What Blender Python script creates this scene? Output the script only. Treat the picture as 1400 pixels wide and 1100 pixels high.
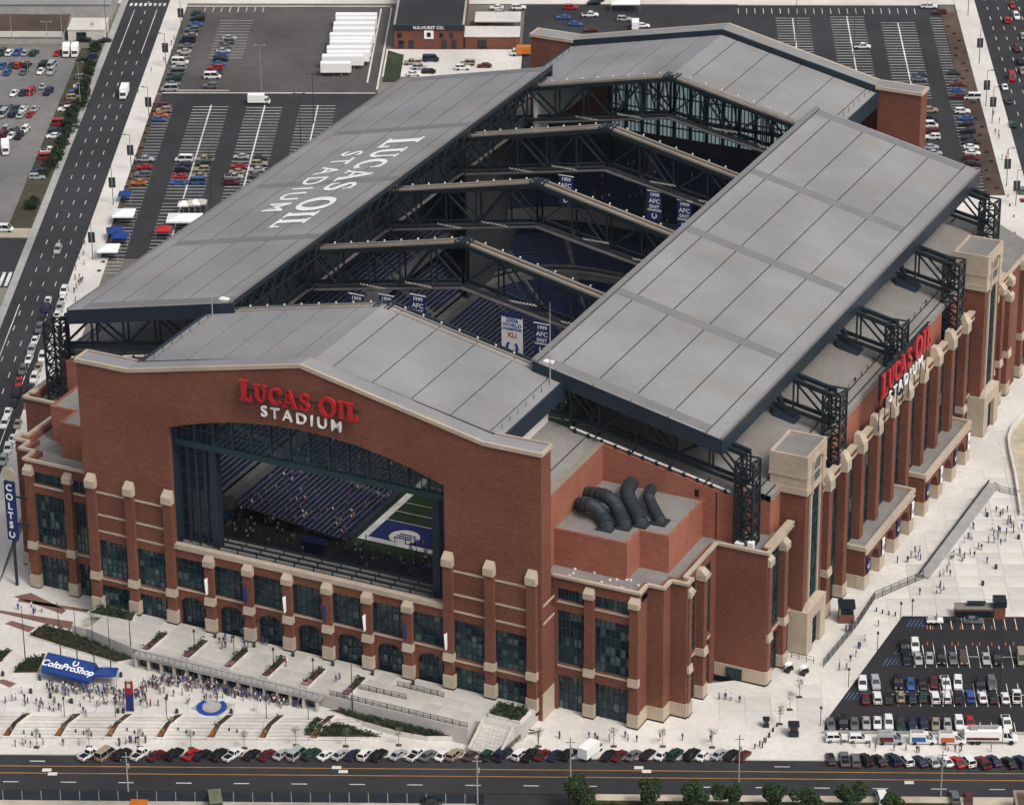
import bpy, bmesh, math, random
from mathutils import Vector, Matrix
from math import sin, cos, radians, pi, sqrt, hypot, atan2, floor
random.seed(7)
SC = bpy.context.scene
for o in list(bpy.data.objects): bpy.data.objects.remove(o)
COL = SC.collection

# ------------------------------------------------------------------ camera
CX, CY, CZ = 307.5845, -539.3095, 351.5837
YAW, PITCH, ROLL, FPX = 0.4508, -0.4443, -0.009, 4761.32
_F = Vector((-sin(YAW)*cos(PITCH), cos(YAW)*cos(PITCH), sin(PITCH)))
_R0 = Vector((cos(YAW), sin(YAW), 0)); _U0 = _R0.cross(_F)
_R = _R0*cos(ROLL)+_U0*sin(ROLL); _U = _U0*cos(ROLL)-_R0*sin(ROLL)
cam = bpy.data.cameras.new('camera'); co = bpy.data.objects.new('camera', cam); COL.objects.link(co)
cam.sensor_width = 36; cam.lens = FPX/1400*36; cam.clip_start = 5; cam.clip_end = 6000
co.matrix_basis = Matrix(((_R.x, _U.x, -_F.x, CX), (_R.y, _U.y, -_F.y, CY), (_R.z, _U.z, -_F.z, CZ), (0, 0, 0, 1)))
SC.camera = co
# ------------------------------------------------------------------ sky, sun, exposure
SUN_AZ, SUN_EL = radians(-22), radians(52)      # direction towards the sun: +X right of the stadium, a little to the front
sd = Vector((cos(SUN_EL)*cos(SUN_AZ), cos(SUN_EL)*sin(SUN_AZ), sin(SUN_EL)))
W = bpy.data.worlds.new('World'); SC.world = W; W.use_nodes = True
nt = W.node_tree; bg = nt.nodes['Background']
sky = nt.nodes.new('ShaderNodeTexSky'); sky.sky_type = 'NISHITA'; sky.sun_disc = False
sky.sun_elevation = SUN_EL; sky.sun_rotation = pi/2-SUN_AZ
sky.air_density = 1.0; sky.dust_density = 6.0; sky.ozone_density = 1.0
hs = nt.nodes.new('ShaderNodeHueSaturation'); hs.inputs['Saturation'].default_value = 0.6
nt.links.new(sky.outputs[0], hs.inputs['Color']); nt.links.new(hs.outputs[0], bg.inputs[0])
bg.inputs[1].default_value = 0.13
sl = bpy.data.lights.new('sun', 'SUN'); sl.energy = 1.3; sl.angle = radians(16); sl.color = (1, .985, .965)
so = bpy.data.objects.new('sun', sl); COL.objects.link(so); so.rotation_euler = sd.to_track_quat('Z', 'Y').to_euler()
so.location = (0, 0, 300)
SC.view_settings.view_transform = 'Standard'; SC.view_settings.look = 'None'
SC.view_settings.gamma = 1; SC.view_settings.exposure = 0.12
SC.render.engine = 'CYCLES'

# ------------------------------------------------------------------ pixel -> ground, street grid
def ray(x, y): return _F+_R*((x-700)/FPX)+_U*((550-y)/FPX)
def upz(x, y, z):
    d = ray(x, y); t = (z-CZ)/d.z; return Vector((CX+t*d.x, CY+t*d.y, z))
def upx(x, y, X):
    d = ray(x, y); t = (X-CX)/d.x; return Vector((X, CY+t*d.y, CZ+t*d.z))
def upy(x, y, Y):
    d = ray(x, y); t = (Y-CY)/d.y; return Vector((CX+t*d.x, Y, CZ+t*d.z))
K = 360/1366
TH = radians(24); TC, TS = cos(TH), sin(TH)
def g2(s, t): return (s*TC-t*TS, s*TS+t*TC)
def st(v): return (v.x*TC+v.y*TS, -v.x*TS+v.y*TC)
GZ = -3.9      # street level
SWZ = -3.75    # pavement level
PZ = -3.0      # plaza at the right of the stadium
LZ = -2.9      # lower plaza in front
M = 9.144

# ------------------------------------------------------------------ materials
MATS = {}
def mat(name, col, rough=.8, var=.12, scale=.6, metal=0., spec=.3, kind=None, bump=0., **kw):
    if name in MATS: return MATS[name]
    m = bpy.data.materials.new(name); m.use_nodes = True; MATS[name] = m
    n = m.node_tree; b = n.nodes['Principled BSDF']
    b.inputs['Roughness'].default_value = rough; b.inputs['Metallic'].default_value = metal
    b.inputs['Specular IOR Level'].default_value = spec
    col4 = (*col, 1)
    if var <= 0: b.inputs['Base Color'].default_value = col4; return m
    tc = n.nodes.new('ShaderNodeTexCoord')
    nz = n.nodes.new('ShaderNodeTexNoise'); nz.inputs['Scale'].default_value = scale; nz.inputs['Detail'].default_value = 6
    nz.inputs['Roughness'].default_value = .65
    n.links.new(tc.outputs['Object'], nz.inputs['Vector'])
    rp = n.nodes.new('ShaderNodeMapRange'); rp.inputs[1].default_value = .3; rp.inputs[2].default_value = .7
    rp.inputs[3].default_value = 1-var; rp.inputs[4].default_value = 1+var
    n.links.new(nz.outputs[0], rp.inputs[0])
    mx = n.nodes.new('ShaderNodeMix'); mx.data_type = 'RGBA'; mx.blend_type = 'MULTIPLY'; mx.inputs[0].default_value = 1
    mx.inputs[6].default_value = col4
    n.links.new(rp.outputs[0], mx.inputs[7])
    out = mx.outputs[2]
    # second, broader layer of dirt
    n2 = n.nodes.new('ShaderNodeTexNoise'); n2.inputs['Scale'].default_value = kw.get('scale2', scale*.12); n2.inputs['Detail'].default_value = 4
    n.links.new(tc.outputs['Object'], n2.inputs['Vector'])
    r2 = n.nodes.new('ShaderNodeMapRange'); r2.inputs[1].default_value = .35; r2.inputs[2].default_value = .65
    v2 = kw.get('var2', var); r2.inputs[3].default_value = 1-v2; r2.inputs[4].default_value = 1+v2
    n.links.new(n2.outputs[0], r2.inputs[0])
    m2 = n.nodes.new('ShaderNodeMix'); m2.data_type = 'RGBA'; m2.blend_type = 'MULTIPLY'; m2.inputs[0].default_value = 1
    n.links.new(out, m2.inputs[6]); n.links.new(r2.outputs[0], m2.inputs[7]); out = m2.outputs[2]
    if kind == 'brick':     # faint courses: horizontal streaking, finer than a pixel
        mp = n.nodes.new('ShaderNodeMapping'); mp.inputs['Scale'].default_value = (.5, .5, 5)
        n.links.new(tc.outputs['Object'], mp.inputs[0])
        n3 = n.nodes.new('ShaderNodeTexNoise'); n3.inputs['Scale'].default_value = 1.3; n3.inputs['Detail'].default_value = 5
        n.links.new(mp.outputs[0], n3.inputs['Vector'])
        r3 = n.nodes.new('ShaderNodeMapRange'); r3.inputs[1].default_value = .3; r3.inputs[2].default_value = .7; r3.inputs[3].default_value = .78; r3.inputs[4].default_value = 1.22
        n.links.new(n3.outputs[0], r3.inputs[0])
        m3 = n.nodes.new('ShaderNodeMix'); m3.data_type = 'RGBA'; m3.blend_type = 'MULTIPLY'; m3.inputs[0].default_value = 1
        n.links.new(out, m3.inputs[6]); n.links.new(r3.outputs[0], m3.inputs[7]); out = m3.outputs[2]
    if kind == 'roof':      # rain streaks down the slope and scattered rusty stains
        mp = n.nodes.new('ShaderNodeMapping'); mp.inputs['Scale'].default_value = (.12, .45, .12)
        n.links.new(tc.outputs['Object'], mp.inputs[0])
        n3 = n.nodes.new('ShaderNodeTexNoise'); n3.inputs['Scale'].default_value = 1.; n3.inputs['Detail'].default_value = 5
        n.links.new(mp.outputs[0], n3.inputs['Vector'])
        r3 = n.nodes.new('ShaderNodeMapRange'); r3.inputs[1].default_value = .3; r3.inputs[2].default_value = .7; r3.inputs[3].default_value = .965; r3.inputs[4].default_value = 1.03
        n.links.new(n3.outputs[0], r3.inputs[0])
        m3 = n.nodes.new('ShaderNodeMix'); m3.data_type = 'RGBA'; m3.blend_type = 'MULTIPLY'; m3.inputs[0].default_value = 1
        n.links.new(out, m3.inputs[6]); n.links.new(r3.outputs[0], m3.inputs[7]); out = m3.outputs[2]
        n4 = n.nodes.new('ShaderNodeTexNoise'); n4.inputs['Scale'].default_value = .09; n4.inputs['Detail'].default_value = 7
        n.links.new(tc.outputs['Object'], n4.inputs['Vector'])
        r4 = n.nodes.new('ShaderNodeMapRange'); r4.inputs[1].default_value = .56; r4.inputs[2].default_value = .70; r4.inputs[4].default_value = .55
        n.links.new(n4.outputs[0], r4.inputs[0])
        m4 = n.nodes.new('ShaderNodeMix'); m4.data_type = 'RGBA'; m4.inputs[7].default_value = (col[0]*1.05, col[1]*.9, col[2]*.78, 1)
        n.links.new(r4.outputs[0], m4.inputs[0]); n.links.new(out, m4.inputs[6]); out = m4.outputs[2]
    if kind == 'leaf':
        oi = n.nodes.new('ShaderNodeNewGeometry'); r3 = n.nodes.new('ShaderNodeMapRange'); r3.inputs[3].default_value = .55; r3.inputs[4].default_value = 1.5
        n.links.new(oi.outputs['Random Per Island'], r3.inputs[0])
        m3 = n.nodes.new('ShaderNodeMix'); m3.data_type = 'RGBA'; m3.blend_type = 'MULTIPLY'; m3.inputs[0].default_value = 1
        n.links.new(out, m3.inputs[6]); n.links.new(r3.outputs[0], m3.inputs[7]); out = m3.outputs[2]
    n.links.new(out, b.inputs['Base Color'])
    return m
def glassmat(name, tint, alpha, rough=.05):
    m = bpy.data.materials.new(name); m.use_nodes = True; MATS[name] = m
    n = m.node_tree; b = n.nodes['Principled BSDF']
    b.inputs['Base Color'].default_value = (*tint, 1); b.inputs['Roughness'].default_value = rough
    tr = n.nodes.new('ShaderNodeBsdfTransparent'); tr.inputs[0].default_value = (.55, .68, .75, 1)
    mx = n.nodes.new('ShaderNodeMixShader'); mx.inputs[0].default_value = alpha
    n.links.new(tr.outputs[0], mx.inputs[1]); n.links.new(b.outputs[0], mx.inputs[2])
    n.links.new(mx.outputs[0], n.nodes['Material Output'].inputs[0]); return m
def transl(name, col, mixf=.5):
    m = bpy.data.materials.new(name); m.use_nodes = True; MATS[name] = m
    n = m.node_tree; b = n.nodes['Principled BSDF']; b.inputs['Base Color'].default_value = (*col, 1)
    tr = n.nodes.new('ShaderNodeBsdfTranslucent'); tr.inputs[0].default_value = (*col, 1)
    mx = n.nodes.new('ShaderNodeMixShader'); mx.inputs[0].default_value = mixf
    n.links.new(b.outputs[0], mx.inputs[1]); n.links.new(tr.outputs[0], mx.inputs[2])
    n.links.new(mx.outputs[0], n.nodes['Material Output'].inputs[0]); return m
mat('brick', (.162, .061, .038), .9, .20, 1.4, kind='brick', var2=.14, scale2=.07)
mat('brick_light', (.30, .112, .072), .9, .10, 1.0, kind='brick')
mat('stone', (.44, .365, .28), .85, .10, .8)
mat('stone_dark', (.27, .22, .17), .85, .10, .8)
mat('roof', (.243, .240, .240), .72, .12, 3.0, kind='roof', var2=.13, scale2=.05)
mat('roof_low', (.215, .205, .19), .85, .10, .8, kind='roof', var2=.12, scale2=.08)
mat('roof_strip', (.175, .172, .172), .75, .05, 1.5)
mat('seam', (.025, .024, .023), .8, .1)
mat('navy', (.016, .026, .040), .45, .12, .4)
mat('steel', (.012, .019, .024), .5, .2, .7)
mat('rail', (.27, .235, .195), .7, .14, .8)
mat('rust', (.075, .05, .036), .8, .2, .8)
mat('white', (.75, .75, .73), .6, .05)
mat('whitepaint', (.62, .61, .58), .8, .2, .9)
mat('glass', (.008, .016, .022), .08, .0, spec=.5)
mat('glass_teal', (.010, .036, .040), .12, .2, .8, spec=.5)
mat('glass_pale', (.075, .105, .10), .3, .4, 1.3, spec=.5)
mat('glass_blue', (.006, .014, .030), .1, .2, .8, spec=.5)
mat('mullion', (.014, .042, .048), .5, .1)
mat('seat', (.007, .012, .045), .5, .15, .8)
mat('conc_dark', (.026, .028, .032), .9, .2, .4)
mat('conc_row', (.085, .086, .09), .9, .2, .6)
mat('turf', (.014, .034, .010), .95, .12, 1.5)
mat('endzone', (.012, .018, .10), .9, .1)
mat('plaza_base', (.44, .42, .385), .9, .09, .9, var2=.10, scale2=.07)
mat('plaza', (.60, .572, .525), .9, .09, .9, var2=.10, scale2=.07)
for i_, f_ in enumerate((.90, .95, .985, 1.01, 1.04)):
    mat('slab%d' % i_, (.61*f_, .583*f_, .535*f_*(1.02 if i_ % 2 else .98)), .9, .09, .9, var2=.10, scale2=.07)
    mat('tslab%d' % i_, (.47*f_, .45*f_, .41*f_), .9, .09, .9, var2=.10, scale2=.07)
mat('wallconc', (.50, .475, .42), .9, .12, .5)
mat('wallgrey', (.33, .325, .31), .9, .15, .5)
mat('pavered', (.20, .105, .085), .9, .15, .8)
mat('asphalt', (.031, .031, .034), .92, .14, .35, var2=.22, scale2=.03)
mat('asphalt_new', (.022, .0215, .0235), .9, .12, .5, var2=.15, scale2=.05)
mat('asphalt_old', (.16, .155, .15), .92, .14, .3, var2=.16, scale2=.025)
mat('asphalt_brown', (.082, .076, .072), .92, .14, .3, var2=.22, scale2=.03)
mat('ground', (.17, .155, .13), .95, .2, .1, var2=.25, scale2=.012)
mat('dirt', (.085, .055, .04), .95, .3, .4)
mat('sand', (.42, .37, .28), .95, .2, .3)
mat('mulch', (.05, .03, .02), .95, .35, .9)
mat('mulch_orange', (.22, .075, .025), .95, .3, .9)
mat('flowers', (.20, .09, .12), .95, .45, 1.8)
mat('grass', (.030, .040, .016), .95, .35, .6)
mat('hedge', (.02, .034, .014), .95, .3, .8, kind='leaf')
mat('leaf', (.027, .052, .017), .9, .25, .6, kind='leaf')
mat('leaf_pale', (.13, .14, .085), .9, .25, .6, kind='leaf')
mat('bark', (.05, .038, .028), .9, .2)
mat('yellow', (.38, .18, .035), .8, .2, .6)
mat('black', (.008, .008, .009), .4, 0)
mat('pole', (.03, .03, .032), .5, 0)
mat('pole_grey', (.30, .30, .30), .5, 0)
mat('signred', (.42, .018, .024), .45, .05)
mat('signwhite', (.82, .82, .80), .5, 0)
mat('signblue', (.018, .06, .30), .5, .05)
mat('tentblue', (.012, .045, .20), .6, .08)
mat('bannerblue', (.014, .024, .12), .7, .05)
mat('orange', (.55, .16, .02), .6, .05)
mat('red', (.42, .02, .02), .5, .05)
mat('tyre', (.01, .01, .01), .8, 0)
mat('carglass', (.012, .015, .018), .08, 0, spec=.5)
mat('rim', (.25, .25, .26), .4, 0, metal=.6)
mat('lampred', (.35, .01, .01), .3, 0)
mat('lampclear', (.6, .6, .58), .2, 0)
mat('duct', (.028, .036, .042), .55, .1)
PAINT = dict(white=(.72, .72, .70), silver=(.36, .37, .38), grey=(.12, .125, .13), black=(.010, .010, .012), navy=(.012, .02, .055),
             blue=(.03, .09, .26), red=(.36, .015, .015), maroon=(.10, .012, .014), green=(.012, .045, .035), gold=(.30, .25, .17), brown=(.09, .05, .035), orange=(.45, .12, .02))
for k_, c_ in PAINT.items(): mat('paint_'+k_, c_, .3, 0, spec=.5, metal=.0)
glassmat('glass_window', (.01, .022, .032), .5)
transl('glass_back', (.62, .80, .74), .85)

# ------------------------------------------------------------------ mesh builder
class MB:
    def __init__(s, xf=None): s.v = []; s.f = []; s.m = []; s.xf = xf
    def add(s, vs, fs, m=0):
        o = len(s.v)
        s.v += [tuple(s.xf(*p)) for p in vs] if s.xf else [tuple(p) for p in vs]
        s.f += [tuple(i+o for i in f) for f in fs]; s.m += [m]*len(fs); return s
    def box(s, x0, x1, y0, y1, z0, z1, m=0):
        if x0 > x1: x0, x1 = x1, x0
        return s.add([(x0, y0, z0), (x1, y0, z0), (x1, y1, z0), (x0, y1, z0), (x0, y0, z1), (x1, y0, z1), (x1, y1, z1), (x0, y1, z1)],
                     [(3, 2, 1, 0), (4, 5, 6, 7), (0, 1, 5, 4), (1, 2, 6, 5), (2, 3, 7, 6), (3, 0, 4, 7)], m)
    def quad(s, a, b, c, d, m=0): return s.add([a, b, c, d], [(0, 1, 2, 3)], m)
    def poly(s, pts, m=0): return s.add(pts, [tuple(range(len(pts)))], m)
    def prism(s, poly, z0, z1, m=0, mtop=None):
        n = len(poly)
        if sum(poly[i][0]*poly[(i+1) % n][1]-poly[(i+1) % n][0]*poly[i][1] for i in range(n)) < 0: poly = poly[::-1]
        f0 = z0 if callable(z0) else (lambda x, y: z0); f1 = z1 if callable(z1) else (lambda x, y: z1)
        vs = [(x, y, f0(x, y)) for x, y in poly]+[(x, y, f1(x, y)) for x, y in poly]
        s.add(vs, [tuple(range(n))[::-1]]+[(i, (i+1) % n, n+(i+1) % n, n+i) for i in range(n)], m)
        s.add(vs[n:], [tuple(range(n))], m if mtop is None else mtop); return s
    def hexa(s, b, t, m=0):   # 4 bottom + 4 top points
        return s.add(list(b)+list(t), [(3, 2, 1, 0), (4, 5, 6, 7), (0, 1, 5, 4), (1, 2, 6, 5), (2, 3, 7, 6), (3, 0, 4, 7)], m)
    def beam(s, a, b, w, h=None, m=0):
        a = Vector(a); b = Vector(b); h = h or w; d = (b-a)
        if d.length < 1e-6: return s
        d.normalize(); up = Vector((0, 0, 1)) if abs(d.z) < .95 else Vector((0, 1, 0))
        r = d.cross(up).normalized()*w/2; u = r.cross(d).normalized()*h/2
        return s.hexa([a-r-u, a+r-u, a+r+u, a-r+u], [b-r-u, b+r-u, b+r+u, b-r+u], m)
    def tube(s, path, r, n=8, m=0, cap=True):
        path = [Vector(p) for p in path]; rs = r if isinstance(r, (list, tuple)) else [r]*len(path); rings = []
        ref = None
        for i, p in enumerate(path):
            d = (path[min(i+1, len(path)-1)]-path[max(i-1, 0)]).normalized()
            if ref is None: ref = Vector((1, 0, 0)) if abs(d.x) < .8 else Vector((0, 1, 0))
            a = (ref-d*ref.dot(d)).normalized(); ref = a; b = d.cross(a)
            rings.append([p+(a*cos(2*pi*k/n)+b*sin(2*pi*k/n))*rs[i] for k in range(n)])
        vs = [q for g in rings for q in g]; fs = []
        for i in range(len(path)-1):
            for k in range(n): fs.append((i*n+k, i*n+(k+1) % n, (i+1)*n+(k+1) % n, (i+1)*n+k))
        if cap: fs += [tuple(range(n))[::-1], tuple((len(path)-1)*n+k for k in range(n))]
        return s.add(vs, fs, m)
    def mesh(s, name, mats):
        me = bpy.data.meshes.new(name); me.from_pydata(s.v, [], s.f)
        for m in (mats if isinstance(mats, (list, tuple)) else [mats]): me.materials.append(MATS[m])
        me.polygons.foreach_set('material_index', s.m); me.update(); return me
    def build(s, name, mats, parent=None):
        o = bpy.data.objects.new(name, s.mesh(name, mats)); COL.objects.link(o)
        if parent is not None: o.parent = parent
        return o
def smooth(o, ang=35):
    for p in o.data.polygons: p.use_smooth = True
    try: o.data.set_sharp_from_angle(angle=radians(ang))
    except Exception: pass
    return o
def inst(name, me, parent=None, loc=None, rz=0, sc=None):
    o = bpy.data.objects.new(name, me); COL.objects.link(o)
    if parent is not None: o.parent = parent
    if loc is not None: o.location = loc
    if rz: o.rotation_euler = (0, 0, rz)
    if sc is not None: o.scale = sc
    return o
def tag(o, label=None, cat=None, group=None, kind=None):
    if label: o['label'] = label
    if cat: o['category'] = cat
    if group: o['group'] = group
    if kind: o['kind'] = kind
    return o
def empty(name, loc=(0, 0, 0), rz=0):
    o = bpy.data.objects.new(name, None); o.empty_display_size = 1; COL.objects.link(o); o.location = loc; o.rotation_euler = (0, 0, rz); return o
def struct(o): o['kind'] = 'structure'; return o
def gx(x, y, z): X, Y = g2(x, y); return (X, Y, z)   # street-grid coordinates to world
def text_mesh(txt, size, extrude=.0, bold=0., align='CENTER', space=1., shear=0.):
    c = bpy.data.curves.new('t', 'FONT'); c.body = txt; c.size = size; c.extrude = extrude; c.offset = bold; c.align_x = align; c.align_y = 'CENTER'
    c.space_character = space; c.shear = shear; c.resolution_u = 3
    o = bpy.data.objects.new('t', c); COL.objects.link(o)
    dg = bpy.context.evaluated_depsgraph_get(); dg.update()
    me = bpy.data.meshes.new_from_object(o.evaluated_get(dg)); bpy.data.objects.remove(o); bpy.data.curves.remove(c); return me
def frame(o, origin, right, up):
    r = Vector(right).normalized(); u = Vector(up); u = (u-r*u.dot(r)).normalized(); n = r.cross(u)
    o.matrix_basis = Matrix(((r.x, u.x, n.x, origin[0]), (r.y, u.y, n.y, origin[1]), (r.z, u.z, n.z, origin[2]), (0, 0, 0, 1))); return o
def text_at(name, txt, size, m, origin, right, up, parent=None, **kw):
    me = text_mesh(txt, size, **kw); me.materials.clear(); me.materials.append(MATS[m])
    o = bpy.data.objects.new(name, me); COL.objects.link(o)
    if parent is not None: o.parent = parent
    return frame(o, origin, right, up)

mat('verge_soil', (.05, .047, .028), .95, .3, .5)
# ================================================================== GROUND
def gpoly(name, pts, z, m, xf=True):
    mb = MB(); P = [g2(*p) for p in pts] if xf else pts
    n = len(P)
    if sum(P[i][0]*P[(i+1) % n][1]-P[(i+1) % n][0]*P[i][1] for i in range(n)) < 0: P = P[::-1]
    mb.poly([(x, y, z) for x, y in P]); return struct(mb.build(name, m))
mb = MB()   # ground to the horizon, with a pit under the stadium for the sunken field
H = (-64, 64, 22, 205); B = 2600
for q in ([(-B, -B), (B, -B), (B, H[2]), (-B, H[2])], [(-B, H[3]), (B, H[3]), (B, B), (-B, B)], [(-B, H[2]), (H[0], H[2]), (H[0], H[3]), (-B, H[3])], [(H[1], H[2]), (B, H[2]), (B, H[3]), (H[1], H[3])]):
    mb.poly([(x, y, GZ-.25) for x, y in q])
struct(mb.build('ground', 'ground'))
S0, S1 = -420, 520
struct(MB(gx).quad((S0, -46.2, GZ), (S1, -46.2, GZ), (S1, -33.3, GZ), (S0, -33.3, GZ)).build('street', 'asphalt'))
struct(MB(gx).quad((-91, -33.3, GZ-.004), (-77.8, -33.3, GZ-.004), (-77.8, 900, GZ-.004), (-91, 900, GZ-.004)).build('avenue', 'asphalt'))
struct(MB(gx).quad((174, -33.3, GZ-.004), (194, -33.3, GZ-.004), (194, 900, GZ-.004), (174, 900, GZ-.004)).build('boulevard', 'asphalt'))
# pavement along the avenue (right side), west pavement, boulevard pavement: kerbed slabs
def gbox(name, s0, s1, t0, t1, z0, z1, m, st_=True):
    o = MB(gx).box(s0, s1, t0, t1, z0, z1).build(name, m)
    return struct(o) if st_ else o
gbox('pavement', -77.8, -72, -33.3, 900, GZ-.2, SWZ, 'plaza')
gbox('pavement', -93, -91, 60, 900, GZ-.2, SWZ, 'wallgrey')
gbox('pavement', 167.6, 174, 150, 900, GZ-.2, SWZ, 'plaza')
gbox('planting_strip', 162.6, 167.6, 225, 410, GZ-.2, SWZ-.02, 'dirt')
gbox('planting_strip', -72, -70.4, 200, 336, GZ-.2, SWZ-.02, 'dirt')
gbox('planting_strip', -99.5, -93, 235, 376, GZ-.2, SWZ-.02, 'verge_soil')
gpoly('parking_lot', [(-70.4, 215), (174, 215), (162.6, 215), (162.6, 417), (34, 417), (34, 338), (-70.4, 338)], GZ-.03, 'asphalt')
gpoly('gravel_lot', [(-72, 338.6), (-7.5, 338.6), (-7.5, 415), (-72, 415)], GZ-.05, 'asphalt_brown')
gpoly('parking_lot', [(-99.5, 235), (-99.5, 377), (-260, 377), (-260, 235)], GZ-.05, 'asphalt_old')
gpoly('service_road', [(-300, 418), (174, 418), (174, 424), (-300, 424)], GZ-.04, 'plaza')
gpoly('service_road', [(-93, 228), (-300, 228), (-300, 196), (-93, 196)], GZ-.06, 'asphalt')
gpoly('verge', [(-93, 236), (-300, 236), (-300, 228.5), (-93, 228.5)], GZ-.05, 'sand')
gpoly('forecourt', [(-7, 352), (34, 352), (34, 376), (-7, 376)], GZ-.02, 'plaza')
gpoly('lawn', [(-6.5, 348), (-1.5, 348), (-1.5, 371), (-6.5, 375)], GZ+.0, 'grass')
# kerb lines of the lots
for a in ((-70.4, -8, 337.6, 338.2), (-70.4, -51, 339.8, 340.2), (100, 162, 417, 417.5), (-72, -8, 415, 415.6)):
    gbox('kerb', a[0], a[1], a[2], a[3], GZ-.2, GZ+.12, 'wallconc')
gbox('kerb', -11.2, -10.7, 347, 413, GZ-.2, GZ+.1, 'plaza'); gbox('kerb', -8, -7.5, 341, 414, GZ-.2, GZ+.1, 'plaza')

# painted markings, sheets 2 cm above their road
def paint(name, rects, m='whitepaint', z=GZ+.02):
    mb = MB(gx)
    for s0, s1, t0, t1 in rects: mb.quad((s0, t0, z), (s1, t0, z), (s1, t1, z), (s0, t1, z))
    return struct(mb.build(name, m))
paint('lane_line', [(-300, 400, -37.45, -37.2), (-300, 400, -40.05, -39.8)], 'yellow')
paint('lane_line', [(s, s+3.0, -43.3, -43.05) for s in [-280+11.2*i for i in range(60)]])
paint('lane_line', [(s, s+3.0, -35.6, -35.35) for s in [-52, 93.5]])
paint('lane_line', [(-88.1+q, -87.93+q, t, t+3) for q in (0.4, 3.6, 6.8) for t in [40+9.2*i for i in range(44)] if t < 368 or q == 3.6])
paint('lane_line', [(-88.0, -87.8, 372, 412), (-81, -80.8, 372, 412), (-88.6, -88.4, 90, 185), (-80.6, -80.4, 60, 182)])
paint('lane_line', [(177.3+q, 177.5+q, t, t+3) for q in (0., 3.3, 6.6, 9.9) for t in [100+9.2*i for i in range(40)]])
paint('crosswalk', [(-90+i*1.5, -89.2+i*1.5, 415.5, 418.2) for i in range(8)])
paint('crosswalk', [(39.2+i*1.9, 40.2+i*1.9, -49.2, -46.6) for i in range(6)], z=GZ-.2)
paint('crosswalk', [(-112+i*1.6, -111.1+i*1.6, 196.5, 205.5) for i in range(12)], z=GZ-.03)
def stalls(sc, t0, t1, half=5.2, pitch=2.35, left=True, right=True, z=GZ+.0, mid=True):
    r = []
    t = t0
    while t <= t1+.01:
        if left: r.append((sc-half, sc-.15, t-.12, t+.12))
        if right: r.append((sc+.15, sc+half, t-.12, t+.12))
        t += pitch
    if mid: r.append((sc-.2, sc+.2, t0, t1))
    return r
R_ = stalls(-71, 285, 327, left=False)+stalls(-55, 256, 328)+stalls(-39.4, 246, 328)+stalls(-24, 250, 328)+stalls(-71, 205, 276, left=False)+stalls(-55, 215, 253)
R_ += stalls(116.6, 372, 405)+stalls(133.4, 345, 407)+stalls(148.7, 335, 401)+stalls(164, 250, 407, right=False)
R_ += [(100+i*2.6, 100.18+i*2.6, 409, 414) for i in range(22)]+[(-66+i*2.6, -65.8+i*2.6, 410, 414.5) for i in range(8)]+[(-60, -50, 368+2.6*i, 368.2+2.6*i) for i in range(14)]
paint('stall_lines', R_, z=GZ+.0)
# yellow-red wheel bumps heading the left lot rows
# ------------------------------------------------------------------ plazas round the stadium
P_flat = [(51, -23), (103.4, -23), (103.4, -24.2), (260, -24.2), (260, 262), (150, 262), (60, 262), (40, 220)]
def PB(*pts): return [g2(*p) for p in pts]
mb = MB()
BX = [(52.3, 4.0), (84, 32), (84, 215), (60, 240)]      # along the stadium's own foot
outer = [g2(43.5, -24), g2(300, -24), g2(300, 262), g2(120, 262)]
pl = [(43.0, -8.8)]+[g2(47.5, -24), g2(300, -24), g2(300, 258), g2(110, 258)]+BX[::-1][:0]+[(30, 236), (82, 215), (82, 33), (53, 10), (50, 2)]
n_ = len(pl)
mb.poly([(x, y, PZ) for x, y in pl])
struct(mb.build('plaza', 'plaza'))
mb = MB(gx)     # ramp of pavement down to the kerb
mb.quad((47.5, -24, PZ), (47.5, -33.0, SWZ), (300, -33.0, SWZ), (300, -24, PZ))
mb.quad((47.5, -33.0, SWZ), (47.5, -33.05, GZ-.1), (300, -33.05, GZ-.1), (300, -33.0, SWZ))
struct(mb.build('pavement', 'plaza'))
# front: lower plaza, pavement at the kerb
lp = [g2(-70, 18), g2(-70, -20.2), g2(12, -20.2), g2(47.5, -24.5), (43.2, -9), (43.2, 0.9), (-48, 0.9), (-50, 8), (-70, 9), (-80, 30), (-100, 60)]
mb = MB(); mb.poly([(x, y, LZ) for x, y in lp]); struct(mb.build('lower_plaza', 'plaza'))
mb = MB(gx); mb.box(-77.8, 47.45, -33.05, -27.2, GZ-.1, SWZ); mb.box(12.1, 47.44, -27.2, -20.9, GZ-.1, SWZ-.005)
struct(mb.build('pavement', 'plaza'))
mb = MB(gx); mb.box(-77.9, -69.9, -27.2, 215, GZ-.15, SWZ-.01); struct(mb.build('pavement', 'plaza'))
# upper terrace in front of the glass doors
ter = [(-47, .9), (-47, -9.4), (-32.4, -12.9), (42.2, -12.4), (42.2, -9), (48.8, -9.0), (51.3, -6.5), (51.3, 0.9)]
mb = MB(); mb.prism(ter, LZ-.8, 0.0); struct(mb.build('terrace', ['tslab1']))

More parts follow.
